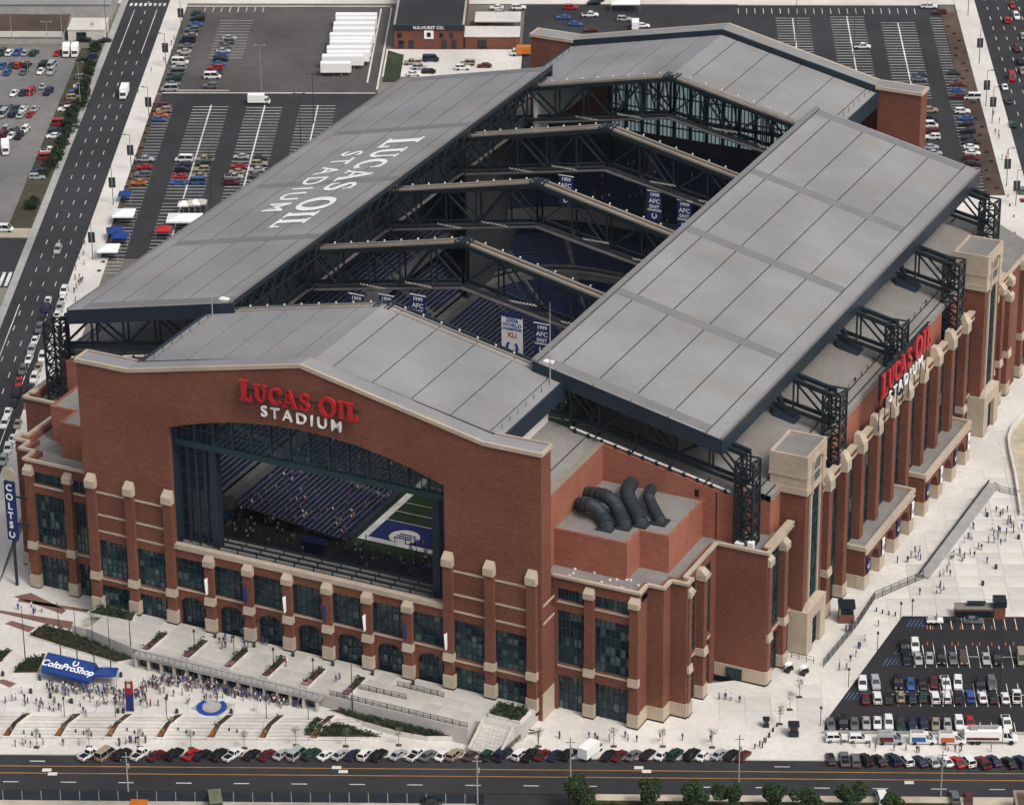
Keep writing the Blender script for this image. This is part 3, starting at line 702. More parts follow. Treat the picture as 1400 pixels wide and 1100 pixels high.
# ---- the two sliding panels
A0, A1, PY0, PY1 = 34.5, 76.0, 34.3, 192.0
def zp(x): return 58.5-.2252*(abs(x)-A0)
def panel(s):
    T = 3.4; mb = MB()
    for ya, yb in ((PY0, PY0+.6), (PY1-.6, PY1)): mb.hexa([(s*A0, ya, zp(A0)-T), (s*A1, ya, zp(A1)-T), (s*A1, yb, zp(A1)-T), (s*A0, yb, zp(A0)-T)], [(s*A0, ya, zp(A0)-.13), (s*A1, ya, zp(A1)-.13), (s*A1, yb, zp(A1)-.13), (s*A0, yb, zp(A0)-.13)])
    mb.hexa([(s*(A1-.6), PY0+.6, zp(A1)-T), (s*A1, PY0+.6, zp(A1)-T), (s*A1, PY1-.6, zp(A1)-T), (s*(A1-.6), PY1-.6, zp(A1)-T)], [(s*(A1-.6), PY0+.6, zp(A1)-.21), (s*A1, PY0+.6, zp(A1)-.21), (s*A1, PY1-.6, zp(A1)-.21), (s*(A1-.6), PY1-.6, zp(A1)-.21)])
    T = .9; e1 = A1-.61; q0, q1 = PY0+.61, PY1-.61; e0 = A0+.02
    mb.hexa([(s*e0, q0, zp(e0)-T), (s*e1, q0, zp(e1)-T), (s*e1, q1, zp(e1)-T), (s*e0, q1, zp(e0)-T)], [(s*e0, q0, zp(e0)-.17), (s*e1, q0, zp(e1)-.17), (s*e1, q1, zp(e1)-.17), (s*e0, q1, zp(e0)-.17)])
    p = mb.build('sliding_roof_panel', 'navy', ST)
    mb = MB(); mb.hexa([(s*(A0+.4), PY0+.4, zp(A0+.4)-.16), (s*(A1-.4), PY0+.4, zp(A1-.4)-.16), (s*(A1-.4), PY1-.4, zp(A1-.4)-.16), (s*(A0+.4), PY1-.4, zp(A0+.4)-.16)], [(s*(A0+.4), PY0+.4, zp(A0+.4)-.05), (s*(A1-.4), PY0+.4, zp(A1-.4)-.05), (s*(A1-.4), PY1-.4, zp(A1-.4)-.05), (s*(A0+.4), PY1-.4, zp(A0+.4)-.05)])
    mb.build('seam_bed', 'seam', p)
    ed = [A0, A0+1.1, 39.6, 47.8, 56.0, 64.2, 72.4, A1]
    for i in range(len(ed)-1):
        a, b = ed[i]+(.13 if i else 0), ed[i+1]-(.13 if i < len(ed)-2 else 0); h = .32 if i == 0 else .02
        MB().hexa([(s*a, PY0+.05, zp(a)-.12), (s*b, PY0+.05, zp(b)-.12), (s*b, PY1-.05, zp(b)-.12), (s*a, PY1-.05, zp(a)-.12)], [(s*a, PY0+.05, zp(a)+h), (s*b, PY0+.05, zp(b)+h), (s*b, PY1-.05, zp(b)+h), (s*a, PY1-.05, zp(a)+h)]).build('roof_sheet', 'roof' if i else 'roof_strip', p)
    for i, y in enumerate([PY0+.6, TY[1]-1.5, TY[2]-1.5, TY[3]-1.5, PY1-3.6]):
        a, b = A0+1.4, A1-3.7
        MB().hexa([(s*a, y, zp(a)+.0), (s*b, y, zp(b)+.0), (s*b, y+3.0, zp(b)+.0), (s*a, y+3.0, zp(a)+.0)], [(s*a, y, zp(a)+.06), (s*b, y, zp(b)+.06), (s*b, y+3.0, zp(b)+.06), (s*a, y+3.0, zp(a)+.06)]).build('walkway_strip', 'roof_strip', p)
    mb = MB()
    for x0, x1 in ((A0, A0+.35), (A1-.35, A1)): mb.hexa([(s*x0, PY0, zp(x0)-.2), (s*x1, PY0, zp(x1)-.2), (s*x1, PY1, zp(x1)-.2), (s*x0, PY1, zp(x0)-.2)], [(s*x0, PY0, zp(x0)+.4), (s*x1, PY0, zp(x1)+.4), (s*x1, PY1, zp(x1)+.4), (s*x0, PY1, zp(x0)+.4)])
    mb.build('edge_trim', 'roof_strip', p)
    mb = MB()     # lattice showing along the inner edge
    n = 64
    for i in range(n):
        y0 = PY0+2+(PY1-PY0-4)*i/n; y1 = PY0+2+(PY1-PY0-4)*(i+1)/n; zt, zb = zp(A0)-.9, zp(A0)-4.0; x = s*(A0+.2)
        mb.beam((x, y0, zt if i % 2 else zb), (x, y1, zb if i % 2 else zt), .26); mb.beam((x, y0, zb), (x, y1, zb), .3); mb.beam((x, y0, zt), (x, y0, zb), .18)
    mb.build('edge_lattice', 'steel', p)
    mb = MB(); x = s*(A0+3.0); mb.box(x-1, x+1, PY0+.9, PY0+2.2, zp(A0+3)+.06, zp(A0+3)+.5); mb.build('roof_light', 'white', p)
    for xm, ym, h in ((A0+4.5, PY0+.4, 15),):
        mb = MB(); x = s*xm; mb.tube([(x, ym-1.5, zp(xm)-3.5), (x, ym-1.5, zp(xm)+h*.5), (x, ym-1.5, zp(xm)+h)], [.16, .12, .05], 6); mb.build('lightning_mast', 'pole_grey', p)
    return p
PANEL = {s: panel(s) for s in (-1, 1)}
# lettering on the left panel: white with a dark outline, up towards the ridge
lp_ = PANEL[-1]
upv = Vector((1, 0, .2252)); nrm_ = Vector((-.2252, 0, 1)).normalized()
def onp(px, py):
    d = ray(px, py); C = Vector((CX, CY, CZ)); n = Vector((-.2252, 0, 1)); q = Vector((-A0, 0, 58.55)); t = (q-C).dot(n)/d.dot(n); return C+d*t
c1 = onp(474, 249); e0, e1 = onp(562, 190), onp(385, 306)
w1 = abs(e0.y-e1.y)+3
serif_line('roof_lettering', 0, c1+nrm_*.10, (0, -1, 0), upv, w1*1.02, 8.2, 'signwhite', lp_, .06)
c2 = onp(427, 248); f0, f1 = onp(478, 211), onp(378, 286)
text_at('roof_lettering', 'STADIUM', 8.0, 'signwhite', c2+nrm_*.10, (0, -1, 0), upv, lp_, extrude=.03, bold=.04, space=1.32)

# ================================================================== STADIUM: sides (mirrored left and right)
def side(s):
    right = s > 0
    P = lambda u, d, z, X0: (s*(X0+d), u, z)
    pf = lambda Y0: (lambda u, d, z: (s*u, Y0-d, z))       # front-facing walls of the side blocks, u = |X|
    # return wall beside the gable, wall behind the ducts, both with sloping roof
    MB().box(s*48.2, s*49.4, 4.9, 37.2, -4, 42.0).build('return_wall', 'brick_light', ST); MB().box(s*51.0, s*52.2, 2.0, 6.6, -4, 20.0).build('return_wall', 'brick', ST)
    mb = MB(); mb.box(s*52.2, s*52.35, 1.3, 6.4, 22.5, 22.9); mb.box(s*52.2, s*52.35, 1.3, 6.4, 18.5, 18.9); mb.build('string_course', 'stone', ST)
    MB().box(s*51.9, s*52.32, .95, 6.3, -4, 3.0).build('wall_base', 'stone', ST)
    MB().box(s*48.1, s*49.55, 5.3, 37.3, 42.0, 42.25).build('coping', 'stone_dark', ST)
    zs = lambda x: 41.9-.207*(abs(x)-49.3)
    mb = MB(); mb.hexa([(s*49.4, 36.0, 20), (s*78.3, 36.0, 20), (s*78.3, 37.2, 20), (s*49.4, 37.2, 20)], [(s*49.4, 36.0, zs(49.4)), (s*78.3, 36.0, zs(78.3)), (s*78.3, 37.2, zs(78.3)), (s*49.4, 37.2, zs(49.4))])
    mb.box(s*77.1, s*78.3, 37.2, 42, 20, zs(78.3)-.02)
    w = mb.build('upper_wall', 'brick_light', ST)
    mb = MB(); mb.box(s*74.2, s*74.4, 35.93, 36.0, 26, zs(74.4)-.3); mb.box(s*69.6, s*70.5, 35.9, 36.02, 34.6, 36.2); mb.build('wall_joint', 'black', w)
    # side roof: slopes outwards; strip beside the fixed roof
    mb = MB()
    for a, b, y0, y1 in ((37.0, 48.2, 5.3, 37.2), (41.4, 77.2, 37.2, 42.0), (41.4, 83.6, 42.0, 184), (41.4, 77, 184, 192)):
        mb.hexa([(s*a, y0, zs(a)-1.5), (s*b, y0, zs(b)-1.5), (s*b, y1, zs(b)-1.5), (s*a, y1, zs(a)-1.5)], [(s*a, y0, zs(a)-.1), (s*b, y0, zs(b)-.1), (s*b, y1, zs(b)-.1), (s*a, y1, zs(a)-.1)])
    r = mb.build('side_roof', 'roof_low', ST)
    mb = MB(); mb.beam((s*45.4, 6, zs(45.4)-.07), (s*45.4, 36, zs(45.4)-.07), .25, .06)
    for x in (80.6, 82.6): mb.beam((s*x, 41, zs(x)-.05), (s*x, 183, zs(x)-.05), .3, .06)
    mb.build('roof_joint', 'seam', r)
    mb = MB()
    for i in range(38): y = 42+i*3.75; mb.box(s*80.4-.06, s*80.4+.06, y-.06, y+.06, zs(80.4)-.1, zs(80.4)+1.0); mb.box(s*80.4-.2, s*80.4+.2, y-.2, y+.2, zs(80.4)+.5, zs(80.4)+.9) if i % 3 == 0 else None
    mb.build('roof_vents', 'steel', r)
    mb = MB(); mb.tube([(s*42, 36.5, zs(42)+.75), (s*77, 36.5, zs(77)+.75)], .24, 8)
    mb.build('drain_pipe', 'white', r)
    mb = MB()
    for i in range(12): mb.box(s*(43+3.0*i)-.3, s*(43+3.0*i)+.3, 36.2, 36.8, zs(43+3.0*i)-.1, zs(43+3.0*i)+.95)
    mb.build('pipe_saddles', 'steel', r)
    MB().box(s*41.3, s*41.8, 37.3, 185, zs(41.5)-.5, 49.5).build('added_dark_wall', 'conc_dark', ST)  # added dark wall: closes the view inside, stands in for shade under the panels
    # outrigger legs of the trusses
    for i, y in enumerate(TY):
        hi = 80.6 if i in (0, 4) else 84.8; zt = 44.6 if i in (0, 4) else 44.6; zb = 26
        if s < 0 and i: zt = 34
        mb = MB(); q = 1.9
        cs = [(s*hi+a, y+b) for a in (-q, q) for b in (-q, q)]
        for cx_, cy_ in cs: mb.beam((cx_, cy_, zb), (cx_, cy_, zt), .42)
        nz = 6
        for j in range(nz+1):
            z = zb+(zt-zb)*j/nz
            for a, b in ((0, 1), (1, 3), (3, 2), (2, 0)):
                mb.beam((*cs[a], z), (*cs[b], z), .28)
                if j < nz:
                    z2 = zb+(zt-zb)*(j+1)/nz
                    mb.beam((*cs[a], z), (*cs[b], z2), .25); mb.beam((*cs[b], z), (*cs[a], z2), .25)
        mb.build('truss_leg', 'steel', ST)
        if i in (0, 4): continue
        mb = MB(); mb.hexa([(s*(hi-13), y-2, zs(hi-13)-.1), (s*(hi-8), y-2, zs(hi-8)-.1), (s*(hi-8), y+2, zs(hi-8)-.1), (s*(hi-13), y+2, zs(hi-13)-.1)], [(s*(hi-13), y-1.4, zs(hi-13)+2), (s*(hi-8.5), y-1.4, zs(hi-8)+1), (s*(hi-8.5), y+1.4, zs(hi-8)+1), (s*(hi-13), y+1.4, zs(hi-13)+2)])
        mb.beam((s*(hi-11), y, zs(hi-11)+1), (s*(hi-14), y, zs(hi-14)+7), 1.2, .8)
        mb.build('truss_bearing', 'navy', ST)
    # pavilion beside the gable, with stepped corner
    foot = [(51.5, 6.5), (70.5, 6.5), (70.5, 10.4), (74, 10.4), (74, 13.8), (77.5, 13.8), (77.5, 16.0), (76, 16.0), (76, 32.2), (87, 32.2), (87, 42), (60, 42), (51.5, 30)]
    mb = MB(lambda x, y, z: (s*x, y, z)); ins = [(49.4, 6.5+1.2), (70.5, 7.7), (70.5, 11.5), (73.9, 11.5), (73.9, 14.9), (75.0, 14.9), (75, 33.3), (85.8, 33.3), (85.8, 44), (60, 44), (49.4, 37)]
    r2 = MB(lambda x, y, z: (s*x, y, z)).prism(ins, 24.6, 25.9).build('pavilion_roof', 'roof_low', ST)
    pv = MB(lambda x, y, z: (s*x, y, z))
    PF = pf(6.5)
    # front wall with two window bays (|X| 52.2..59 and 61..68.5)
    for u0, u1, z0, z1 in ((51.6, 52.9, -4, 27), (58.9, 61.0, -4, 27), (68.6, 70.5, -4, 27), (52.9, 58.9, 24.6, 27), (61, 68.6, 24.6, 27), (52.9, 58.9, 19.6, 22), (61, 68.6, 19.6, 22), (52.9, 58.9, 5, 7.8), (61, 68.6, 5, 7.8)):
        pv.box(u0, u1, 6.5, 7.9, z0, z1)
    pv.box(69.3, 70.5, 7.9, 10.4, -4, 27); pv.box(69.3, 74, 10.4, 11.6, -4, 27); pv.box(72.8, 74, 11.6, 13.8, -4, 27); pv.box(72.8, 77.5, 13.8, 15.9, -4, 27)
    SF = lambda u, d, z: (s*(76+d), u, z)
    for y0, y1, z0, z1 in ((15.9, 16.4, -4, 27), (21.8, 24.2, -4, 27), (29.6, 32.2, -4, 27), (16.4, 21.8, 24.6, 27), (24.2, 29.6, 24.6, 27), (16.4, 21.8, 21, 22), (24.2, 29.6, 21, 22), (16.4, 21.8, 7, 8.4), (24.2, 29.6, 7, 8.4)):
        pv.box(74.7, 76, y0, y1, z0, z1)
    pv.box(76, 87, 32.2, 33.4, -4, 27)
    o = pv.build('pavilion_wall', 'brick', ST)
    for u0, u1 in ((52.9, 58.9), (61, 68.6)):
        window(PF, u0, u1, 22, 24.6, 8, 1, pale=.05); window(PF, u0, u1, 7.8, 19.6, 7, 6, pale=.3); window(PF, u0, u1, -3.2, 5, 6, 4, d=-.8, pale=.3, name='entrance')
        band(PF, u0, u1, 21.6); band(PF, u0, u1, 7.2)
    for u in (59.95, 69.6): pier(PF, u, .7, PZ, 26.2, base=3.2, mid=8.2, caph=2.3, w=.95)
    for y0, y1 in ((16.4, 21.8), (24.2, 29.6)):
        window(SF, y0, y1, 22, 24.6, 5, 1, pale=.05); window(SF, y0, y1, 8.4, 21, 5, 6, pale=.15); window(SF, y0, y1, -3.2, 7, 5, 4, pale=.1, name='entrance')
        band(SF, y0, y1, 21.6); band(SF, y0, y1, 7.6)
    pier(SF, 23.0, 1.7, PZ, 26.2, base=3.0, mid=8.6, caph=2.3, w=.95)
    pier(SF, 15.2, 1.75, PZ, 26.2, base=3.0, mid=8.6, caph=2.3, w=.8)
    # stone plinth courses round the stepped corner and block
    mb = MB(lambda x, y, z: (s*x, y, z))
    for p_ in ([(68.4, 6.25), (70.75, 6.25), (70.75, 10.15), (69, 10.15)], [(70.6, 10.2), (74.25, 10.2), (74.25, 13.6), (70.6, 13.6)], [(74.1, 13.55), (77.75, 13.55), (77.75, 15.0), (74.1, 15.0)], [(76.1, 31.95), (87.25, 31.95), (87.25, 33.5), (76.1, 33.5)]):
        MB(lambda x, y, z: (s*x, y, z)).prism(p_, -4, .2).build('wall_base', 'stone', ST)
    mb = MB(lambda x, y, z: (s*x, y, z))
    for p_ in ([(68.4, 6.2), (70.8, 6.2), (70.8, 10.1), (69, 10.1)], [(70.6, 10.15), (74.3, 10.15), (74.3, 13.6), (70.6, 13.6)], [(74.1, 13.5), (77.8, 13.5), (77.8, 15.0), (74.1, 15.0)], [(76.1, 31.9), (87.3, 31.9), (87.3, 33.5), (76.1, 33.5)]):
        MB(lambda x, y, z: (s*x, y, z)).prism(p_, -4, PZ+.35).build('plinth', 'black', ST)
    window(pf(32.2), 78.7, 82.2, -2.6, -.2, 4, 1, d=.32, pale=.1)
    # coping of the pavilion, following the steps
    ch = [(52.3, 6.3), (70.7, 6.3), (70.7, 10.2), (74.2, 10.2), (74.2, 13.6), (77.7, 13.6), (77.7, 15.9), (76.2, 15.9), (76.2, 32.0), (87.2, 32.0), (87.2, 41.5)]
    mb = MB(lambda x, y, z: (s*x, y, z))
    for i in range(len(ch)-1):
        (xa, ya), (xb, yb) = ch[i], ch[i+1]
        if abs(xb-xa) > abs(yb-ya): mb.box(min(xa, xb)-.25, max(xa, xb)+.25, ya-.2, ya+.55, 27.0, 27.55+.003*i)
        else: mb.box(xa-.55, xa+.2, min(ya, yb), max(ya, yb), 27.0, 27.552+.003*i)
    mb.build('coping', 'stone', ST)
    # raised brick block on the pavilion roof, notched at its corner, open top with ducts
    blk = [(49.4, 12.6), (65.1, 12.6), (65.1, 18.8), (71.4, 18.8), (71.4, 36.0), (49.4, 36.0)]
    mb = MB(lambda x, y, z: (s*x, y, z)).prism(blk, 25.5, 33.8).build('raised_block', 'brick_light', ST)
    mb2 = MB(lambda x, y, z: (s*x, y, z)).prism([(49.4, 13.0), (64.7, 13.0), (64.7, 19.2), (71.0, 19.2), (71.0, 35.99), (49.4, 35.99)], 33.7, 33.86).build('block_roof', 'roof_low', mb)
    mb3 = MB(lambda x, y, z: (s*x, y, z))
    for a in ((49.4, 65.15, 12.55, 13.0), (64.7, 65.16, 13.01, 19.2), (65.17, 71.45, 18.75, 19.19), (71.0, 71.46, 19.2, 36)): mb3.box(a[0], a[1], a[2], a[3], 33.4, 34.15)
    mb3.build('block_parapet', 'brick_light', mb)
    # facade block from Y=32 back: bays, tower, ten tall piers, second tower
    X0 = 86.4; SX = lambda u, d, z: (s*(X0+d), u, z)
    def tower(yc):
        h = 5.4
        T = MB().box(s*81.5, s*89.0, yc-h+.4, yc+h-.4, -3.4, 33.6).build('tower', 'brick', ST)
        mb = MB(); mb.box(s*81.0, s*89.5, yc-h, yc+h, 33.6, 35); mb.box(s*81.3, s*89.3, yc-h+.15, yc+h-.15, 35, 37.2); mb.box(s*81.0, s*89.5, yc-h, yc+h, 37.2, 37.7); mb.box(s*81.1, s*89.4, yc-h+.05, yc+h-.05, 37.7, 41.7)
        mb.build('tower_head', 'stone', T)
        mb = MB(); mb.box(s*81.6, s*88.9, yc-h+.5, yc+h-.5, 41.6, 41.78); mb.build('tower_roof', 'roof_low', T)
        mb = MB(); z0, z1 = 41.7, 42.25
        for a in ((81.1, 89.4, yc-h+.05, yc-h+.5), (81.1, 89.4, yc+h-.5, yc+h-.05), (81.1, 81.6, yc-h+.51, yc+h-.51), (88.9, 89.4, yc-h+.51, yc+h-.51)): mb.box(s*a[0], s*a[1], a[2], a[3], z0, z1)
        mb.build('coping', 'stone', T)
        XT = lambda u, d, z: (s*(89.0+d), u, z)
        window(XT, yc-1.6, yc+1.6, 7.5, 33.4, 4, 10, T, d=.05, pale=.35); 
        # arched lights of the head
        mb = MB(XT)
        for u in (-1.2, 0, 1.2):
            mb.box(yc+u-.42, yc+u+.42, .3, .46, 35.2, 40.0+(.5 if u == 0 else 0))
        mb.build('arched_lights', 'glass_teal', T)
        mb = MB(XT); mb.box(yc-2.9, yc-2.5, .3, .75, 33.0, 40.4); mb.box(yc+2.5, yc+2.9, .3, .75, 33.0, 40.4)
        for i in range(8):
            a0, a1 = pi*i/8, pi*(i+1)/8
            mb.beam((yc+2.6*cos(a0), .5, 39.2+1.7*sin(a0)), (yc+2.6*cos(a1), .5, 39.2+1.7*sin(a1)), .5)
        mb.build('arch_moulding', 'stone', T)
        for u in (-2.4, 2.4): MB(XT).box(yc+u-.35, yc+u+.35, -.1, .35, 7, 33.5).build('shaft', 'stone', T)
        # stone base with portal
        mb = MB(XT)
        mb.box(yc-h+.1, yc-2.2, -7.8, 1.3, -3.4, 7.0); mb.box(yc+2.2, yc+h-.1, -7.8, 1.3, -3.4, 7.0); mb.box(yc-2.2, yc+2.2, -.2, 1.3, 4.4, 7.0)
        mb.hexa([(yc-h+.1, -.1, 7), (yc+h-.1, -.1, 7), (yc+h-.1, 1.3, 7), (yc-h+.1, 1.3, 7)], [(yc-2.2, -.1, 8.6), (yc+2.2, -.1, 8.6), (yc+2.2, .5, 8.6), (yc-2.2, .5, 8.6)])
        mb.build('tower_base', 'stone', T)
        window(XT, yc-2.2, yc+2.2, -3, 4.4, 4, 4, T, d=.3, pale=.1, name='entrance')
    if right: tower(52.3); tower(164.5)
    yk = [64.7+9.6*i for i in range(10)]
    # backing wall and tall glass between the piers
    mb = MB(SX)
    mb.box(57.4, 159.4, -1.4, -.9, -3.4, 27.4)
    mb.build('backing_wall', 'brick', ST)
    for i in range(9):
        a, b = yk[i]+1.1, yk[i+1]-1.1
        window(SX, a, b, -3, 26.2, 4, 9, d=-.3, pale=.22, mw=.16)
        mb = MB(SX); mb.box(a, b, -.8, .5, 26.2, 28.4); mb.build('parapet', 'brick', ST)
        band(SX, a, b, 26.9, .4, .62); mb = MB(SX).box(a, b, -.85, .7, 28.4, 28.75).build('coping', 'stone', ST)
    for i, y in enumerate(yk): pier(SX, y, 1.7, PZ, 31.0, base=3.0, caph=4.2, w=1.1, mid=8.4 if i in (0, 9) else None)
    for a, b in ((33.6, 46.5), (57.8, 63.5), (152.3, 159), (170, 183)):
        mb = MB(SX); mb.box(a, b, -1.3, .5, 26.2, 28.2 if a > 50 else 27.5); mb.box(a, b, -1.3, .2, 6.6, 8.0); mb.build('parapet', 'brick', ST)
        window(SX, a, b, 8.0, 26.2, max(3, int((b-a)/2)), 8, d=-.3, pale=.22); window(SX, a, b, -3.2, 6.6, max(3, int((b-a)/2)), 4, d=-.3, pale=.1, name='entrance')
        band(SX, a, b, 26.9, .4, .62); band(SX, a, b, 7.6, .4, .3)
        MB(SX).box(a, b, -.85, .7, 28.2 if a > 50 else 27.5, 28.6 if a > 50 else 27.9).build('coping', 'stone', ST)
    pier(SX, 33.6, .9, PZ, 26.4, base=3.0, caph=2.4, w=1.0, mid=8.6); pier(SX, 41.5, 1.2, PZ, 26.4, base=3.0, caph=2.4, w=1.0, mid=8.6)
    for y in (172, 178, 184): pier(SX, y, 1.4, PZ, 28.0 if y < 180 else 24, base=3.0, caph=2.6, w=1.0, mid=8.6)
    # set-back upper wall carrying the side roof, broken at the truss legs
    mb = MB()
    for a, b in ((42, 71), (77, 108.2), (114.4, 145.5), (151.8, 184)):
        mb.hexa([(s*82.2, a, 22), (s*83.5, a, 22), (s*83.5, b, 22), (s*82.2, b, 22)], [(s*82.2, a, zs(82.2)-.2), (s*83.5, a, zs(83.5)-.2), (s*83.5, b, zs(83.5)-.2), (s*82.2, b, zs(82.2)-.2)])
    mb.box(s*78.3, s*82.2, 42, 43.2, 22, zs(82.2)-.2)
    mb.build('upper_wall', 'brick_light', ST)
    # back quarter of the side
    mb = MB(lambda x, y, z: (s*x, y, z)); mb.prism([(52, 192), (87, 192), (87, 184), (86, 184), (86, 205), (72, 216), (52, 216)], -4, 26.8); mb.build('rear_pavilion', 'brick', ST)
    MB(lambda x, y, z: (s*x, y, z)).prism([(52, 192), (86.2, 184.2), (86.2, 205), (72, 216.2), (52, 216.2)], 26.8, 27.0).build('pavilion_roof', 'roof_low', ST)
    MB(SX).box(184, 205.2, -.6, .1, 26.81, 27.5).build('coping', 'stone', ST)
    for a in (186.2, 196.2): window(SX, a, a+7.6, 8, 25, 4, 8, d=-.2, pale=.2); window(SX, a, a+7.6, -3, 6.6, 4, 4, d=-.2, pale=.1, name='entrance')
    for y in (184.8, 195, 204.5): pier(SX, y, 1.2, PZ, 27.6, base=3.0, caph=2.6, w=1.0, mid=8.6)
    MB().box(s*48.2, s*49.4, 185, LEN-.1, -4, 42.0).build('return_wall', 'brick_light', ST); MB().box(s*47.6, s*48.1, 170, LEN-2, -4, 42.0).build('inner_wall', 'conc_dark', ST)
    mb = MB(); mb.hexa([(s*41.4, 192, zs(41.4)-1.5), (s*51, 192, zs(51)-1.5), (s*51, LEN-4.5, zs(51)-1.5), (s*41.4, LEN-4.5, zs(41.4)-1.5)], [(s*41.4, 192, zs(41.4)-.1), (s*51, 192, zs(51)-.1), (s*51, LEN-4.5, zs(51)-.1), (s*41.4, LEN-4.5, zs(41.4)-.1)]); mb.build('side_roof', 'roof_low', ST)
    mb = MB(); mb.hexa([(s*49.4, 190, 20), (s*78, 190, 20), (s*78, 191.2, 20), (s*49.4, 191.2, 20)], [(s*49.4, 190, zs(52.2)-.2), (s*78, 190, zs(78)-.2), (s*78, 191.2, zs(78)-.2), (s*49.4, 191.2, zs(52.2)-.2)]); mb.build('upper_wall', 'brick_light', ST)
    if not right: return
    # entrance arcades
    for y0 in (80.0, 117.6):
        pp = [y0+9.3*i for i in range(4)]; Xa = 91.0
        XA = lambda u, d, z: (Xa+d, u, z)
        A = MB(XA)
        for y in pp: A.box(y-1.35, y+1.35, -1.6, 0, .2, 6.2)
        for i in range(3):
            a, b = pp[i]+1.35, pp[i+1]-1.35; c_ = (a+b)/2; r = (b-a)/2; N = 10
            for j in range(N):
                x0, x1 = a+(b-a)*j/N, a+(b-a)*(j+1)/N; f = lambda x: .9+2.9*sqrt(max(0, 1-((x-c_)/r)**2))
                A.hexa([(x0, -1.3, f(x0)), (x1, -1.3, f(x1)), (x1, -.1, f(x1)), (x0, -.1, f(x0))], [(x0, -1.3, 6.2), (x1, -1.3, 6.2), (x1, -.1, 6.2), (x0, -.1, 6.2)])
        for y in (pp[0]-1.3, pp[3]+.1): A.box(y, y+1.2, -4.6, -1.6, .2, 6.2)
        A = A.build('arcade', 'brick', ST)
        for y in pp: MB(XA).box(y-1.55, y+1.55, -1.8, .2, -3.2, .2).build('arcade_base', 'stone', A)
        for y in (pp[0]-1.45, pp[3]+.05): MB(XA).box(y, y+1.4, -4.6, -1.82, -3.2, .19).build('arcade_base', 'stone', A)
        mb = MB(XA); mb.box(pp[0]-1.5, pp[3]+1.5, -.35, .35, 6.2, 7.2); mb.box(pp[0]-1.5, pp[0]-.9, -4.6, -.36, 6.2, 7.2); mb.box(pp[3]+.9, pp[3]+1.5, -4.6, -.36, 6.2, 7.2); mb.build('arcade_coping', 'stone', A)
        mb = MB(XA); mb.box(pp[0]-1.3, pp[3]+1.3, -.1, .42, 5.4, 5.7); mb.build('string_course', 'stone', A)
        mb = MB(XA); mb.box(pp[0]-.88, pp[3]+.88, -4.6, -.37, 5.6, 6.45); mb.build('arcade_roof', 'roof_low', A)
        for i, y in enumerate(pp):
            bm_ = 'bannerblue' if i % 2 == 0 else 'signwhite'
            f = MB(XA); f.box(y-.62, y+.62, .35, .45, .6, 4.4); f.box(y-.72, y+.72, .2, .42, 4.4, 4.5)
            b_ = tag(f.build('banner', bm_), ('blue' if i % 2 == 0 else 'white')+' horseshoe banner hanging on an arcade pier beside the side plaza', 'banner', ('blue' if i % 2 == 0 else 'white')+' banners on the arcade piers')
            hs_ = horseshoe(.42, .08, .05); hs_.materials.append(MATS['signwhite' if i % 2 == 0 else 'signblue'])
            frame(inst('horseshoe', hs_, b_), (Xa+.46, y, 2.4), (0, 1, 0), (0, 0, 1))
    # side sign
    sg = MB(lambda u, d, z: (88.5+d, u, z)); sg.box(91.5, 122, -.1, .1, 35.6, 35.8); sg.box(91.5, 122, -.1, .1, 41.2, 41.4)
    for i in range(9): sg.box(91.6+3.7*i, 91.85+3.7*i, -.25, -.1, 28, 41.4)
    sg.box(91.5, 122, -.5, -.26, 35.4, 41.3)
    sg = sg.build('side_sign', 'steel', ST)
    serif_line('side_sign', 0, (88.6, 106.8, 38.6), (0, 1, 0), (0, 0, 1), 31, 4.6, 'signred', sg, .5)
    text_at('sign_line', 'STADIUM', 3.7, 'signwhite', (88.6, 107.6, 33.7), (0, 1, 0), (0, 0, 1), sg, extrude=.15, bold=.0, space=1.5)
    # ducts on the raised block
    for i, (p0, end) in enumerate([((829, 722), [upz(823, 705, 35.2), upz(815, 694, 36.4), upz(804, 689, 36.9), upx(790, 689, 49.5)]), ((853, 720), [upz(847, 701, 35.3), upz(839, 686, 36.7), upz(825, 677, 37.4), upx(802, 674, 49.5)]), ((876, 717), [upz(869, 699, 35.2), upz(860, 682, 36.2), upz(858, 669, 36.9), upy(864, 660, 35.9)]), ((902, 714), [upz(896, 699, 35.1), upz(889, 685, 35.9), upz(887, 676, 36.5), upy(891, 668, 35.9)])]):
        a = upz(*p0, 33.9)
        C_ = [a, a+Vector((0, 0, .7))]+end; pts = []
        for j in range(len(C_)-1):
            p0_, p1_, p2_, p3_ = C_[max(j-1, 0)], C_[j], C_[j+1], C_[min(j+2, len(C_)-1)]
            for t in ((0, .33, .66) if j else (0,)):
                pts.append(.5*((2*p1_)+(p2_-p0_)*t+(2*p0_-5*p1_+4*p2_-p3_)*t*t+(3*p1_-p0_-3*p2_+p3_)*t*t*t))
        pts.append(C_[-1])
        r = 1.4 if i < 3 else 1.1
        mb = MB(); mb.tube(pts, r, 14)
        d_ = smooth(mb.build('duct', 'duct', ST), 50)
        mb = MB()
        for j in range(1, len(pts)-1):
            dd = (pts[j+1]-pts[j]).normalized()*.16; mb.tube([pts[j]-dd, pts[j]+dd], r*1.08, 14)
        mb.box(a.x-1.7, a.x+1.7, a.y-1.5, a.y+1.5, 33.86, 34.3)
        mb.build('duct_flange', 'duct', d_)
    mb = MB(); mb.box(82, 83.2, 33.6, 34.8, 25.9, 28.0); mb.box(79.2, 81, 33.8, 35.0, 25.9, 27.2); mb.build('rooftop_unit', 'white', ST)
    mb = MB()
    rr = random.Random(5)
    for i in range(14): x, y = rr.uniform(54, 69), rr.uniform(8.5, 13); mb.box(x-.2, x+.2, y-.2, y+.2, 25.9, 26.25)
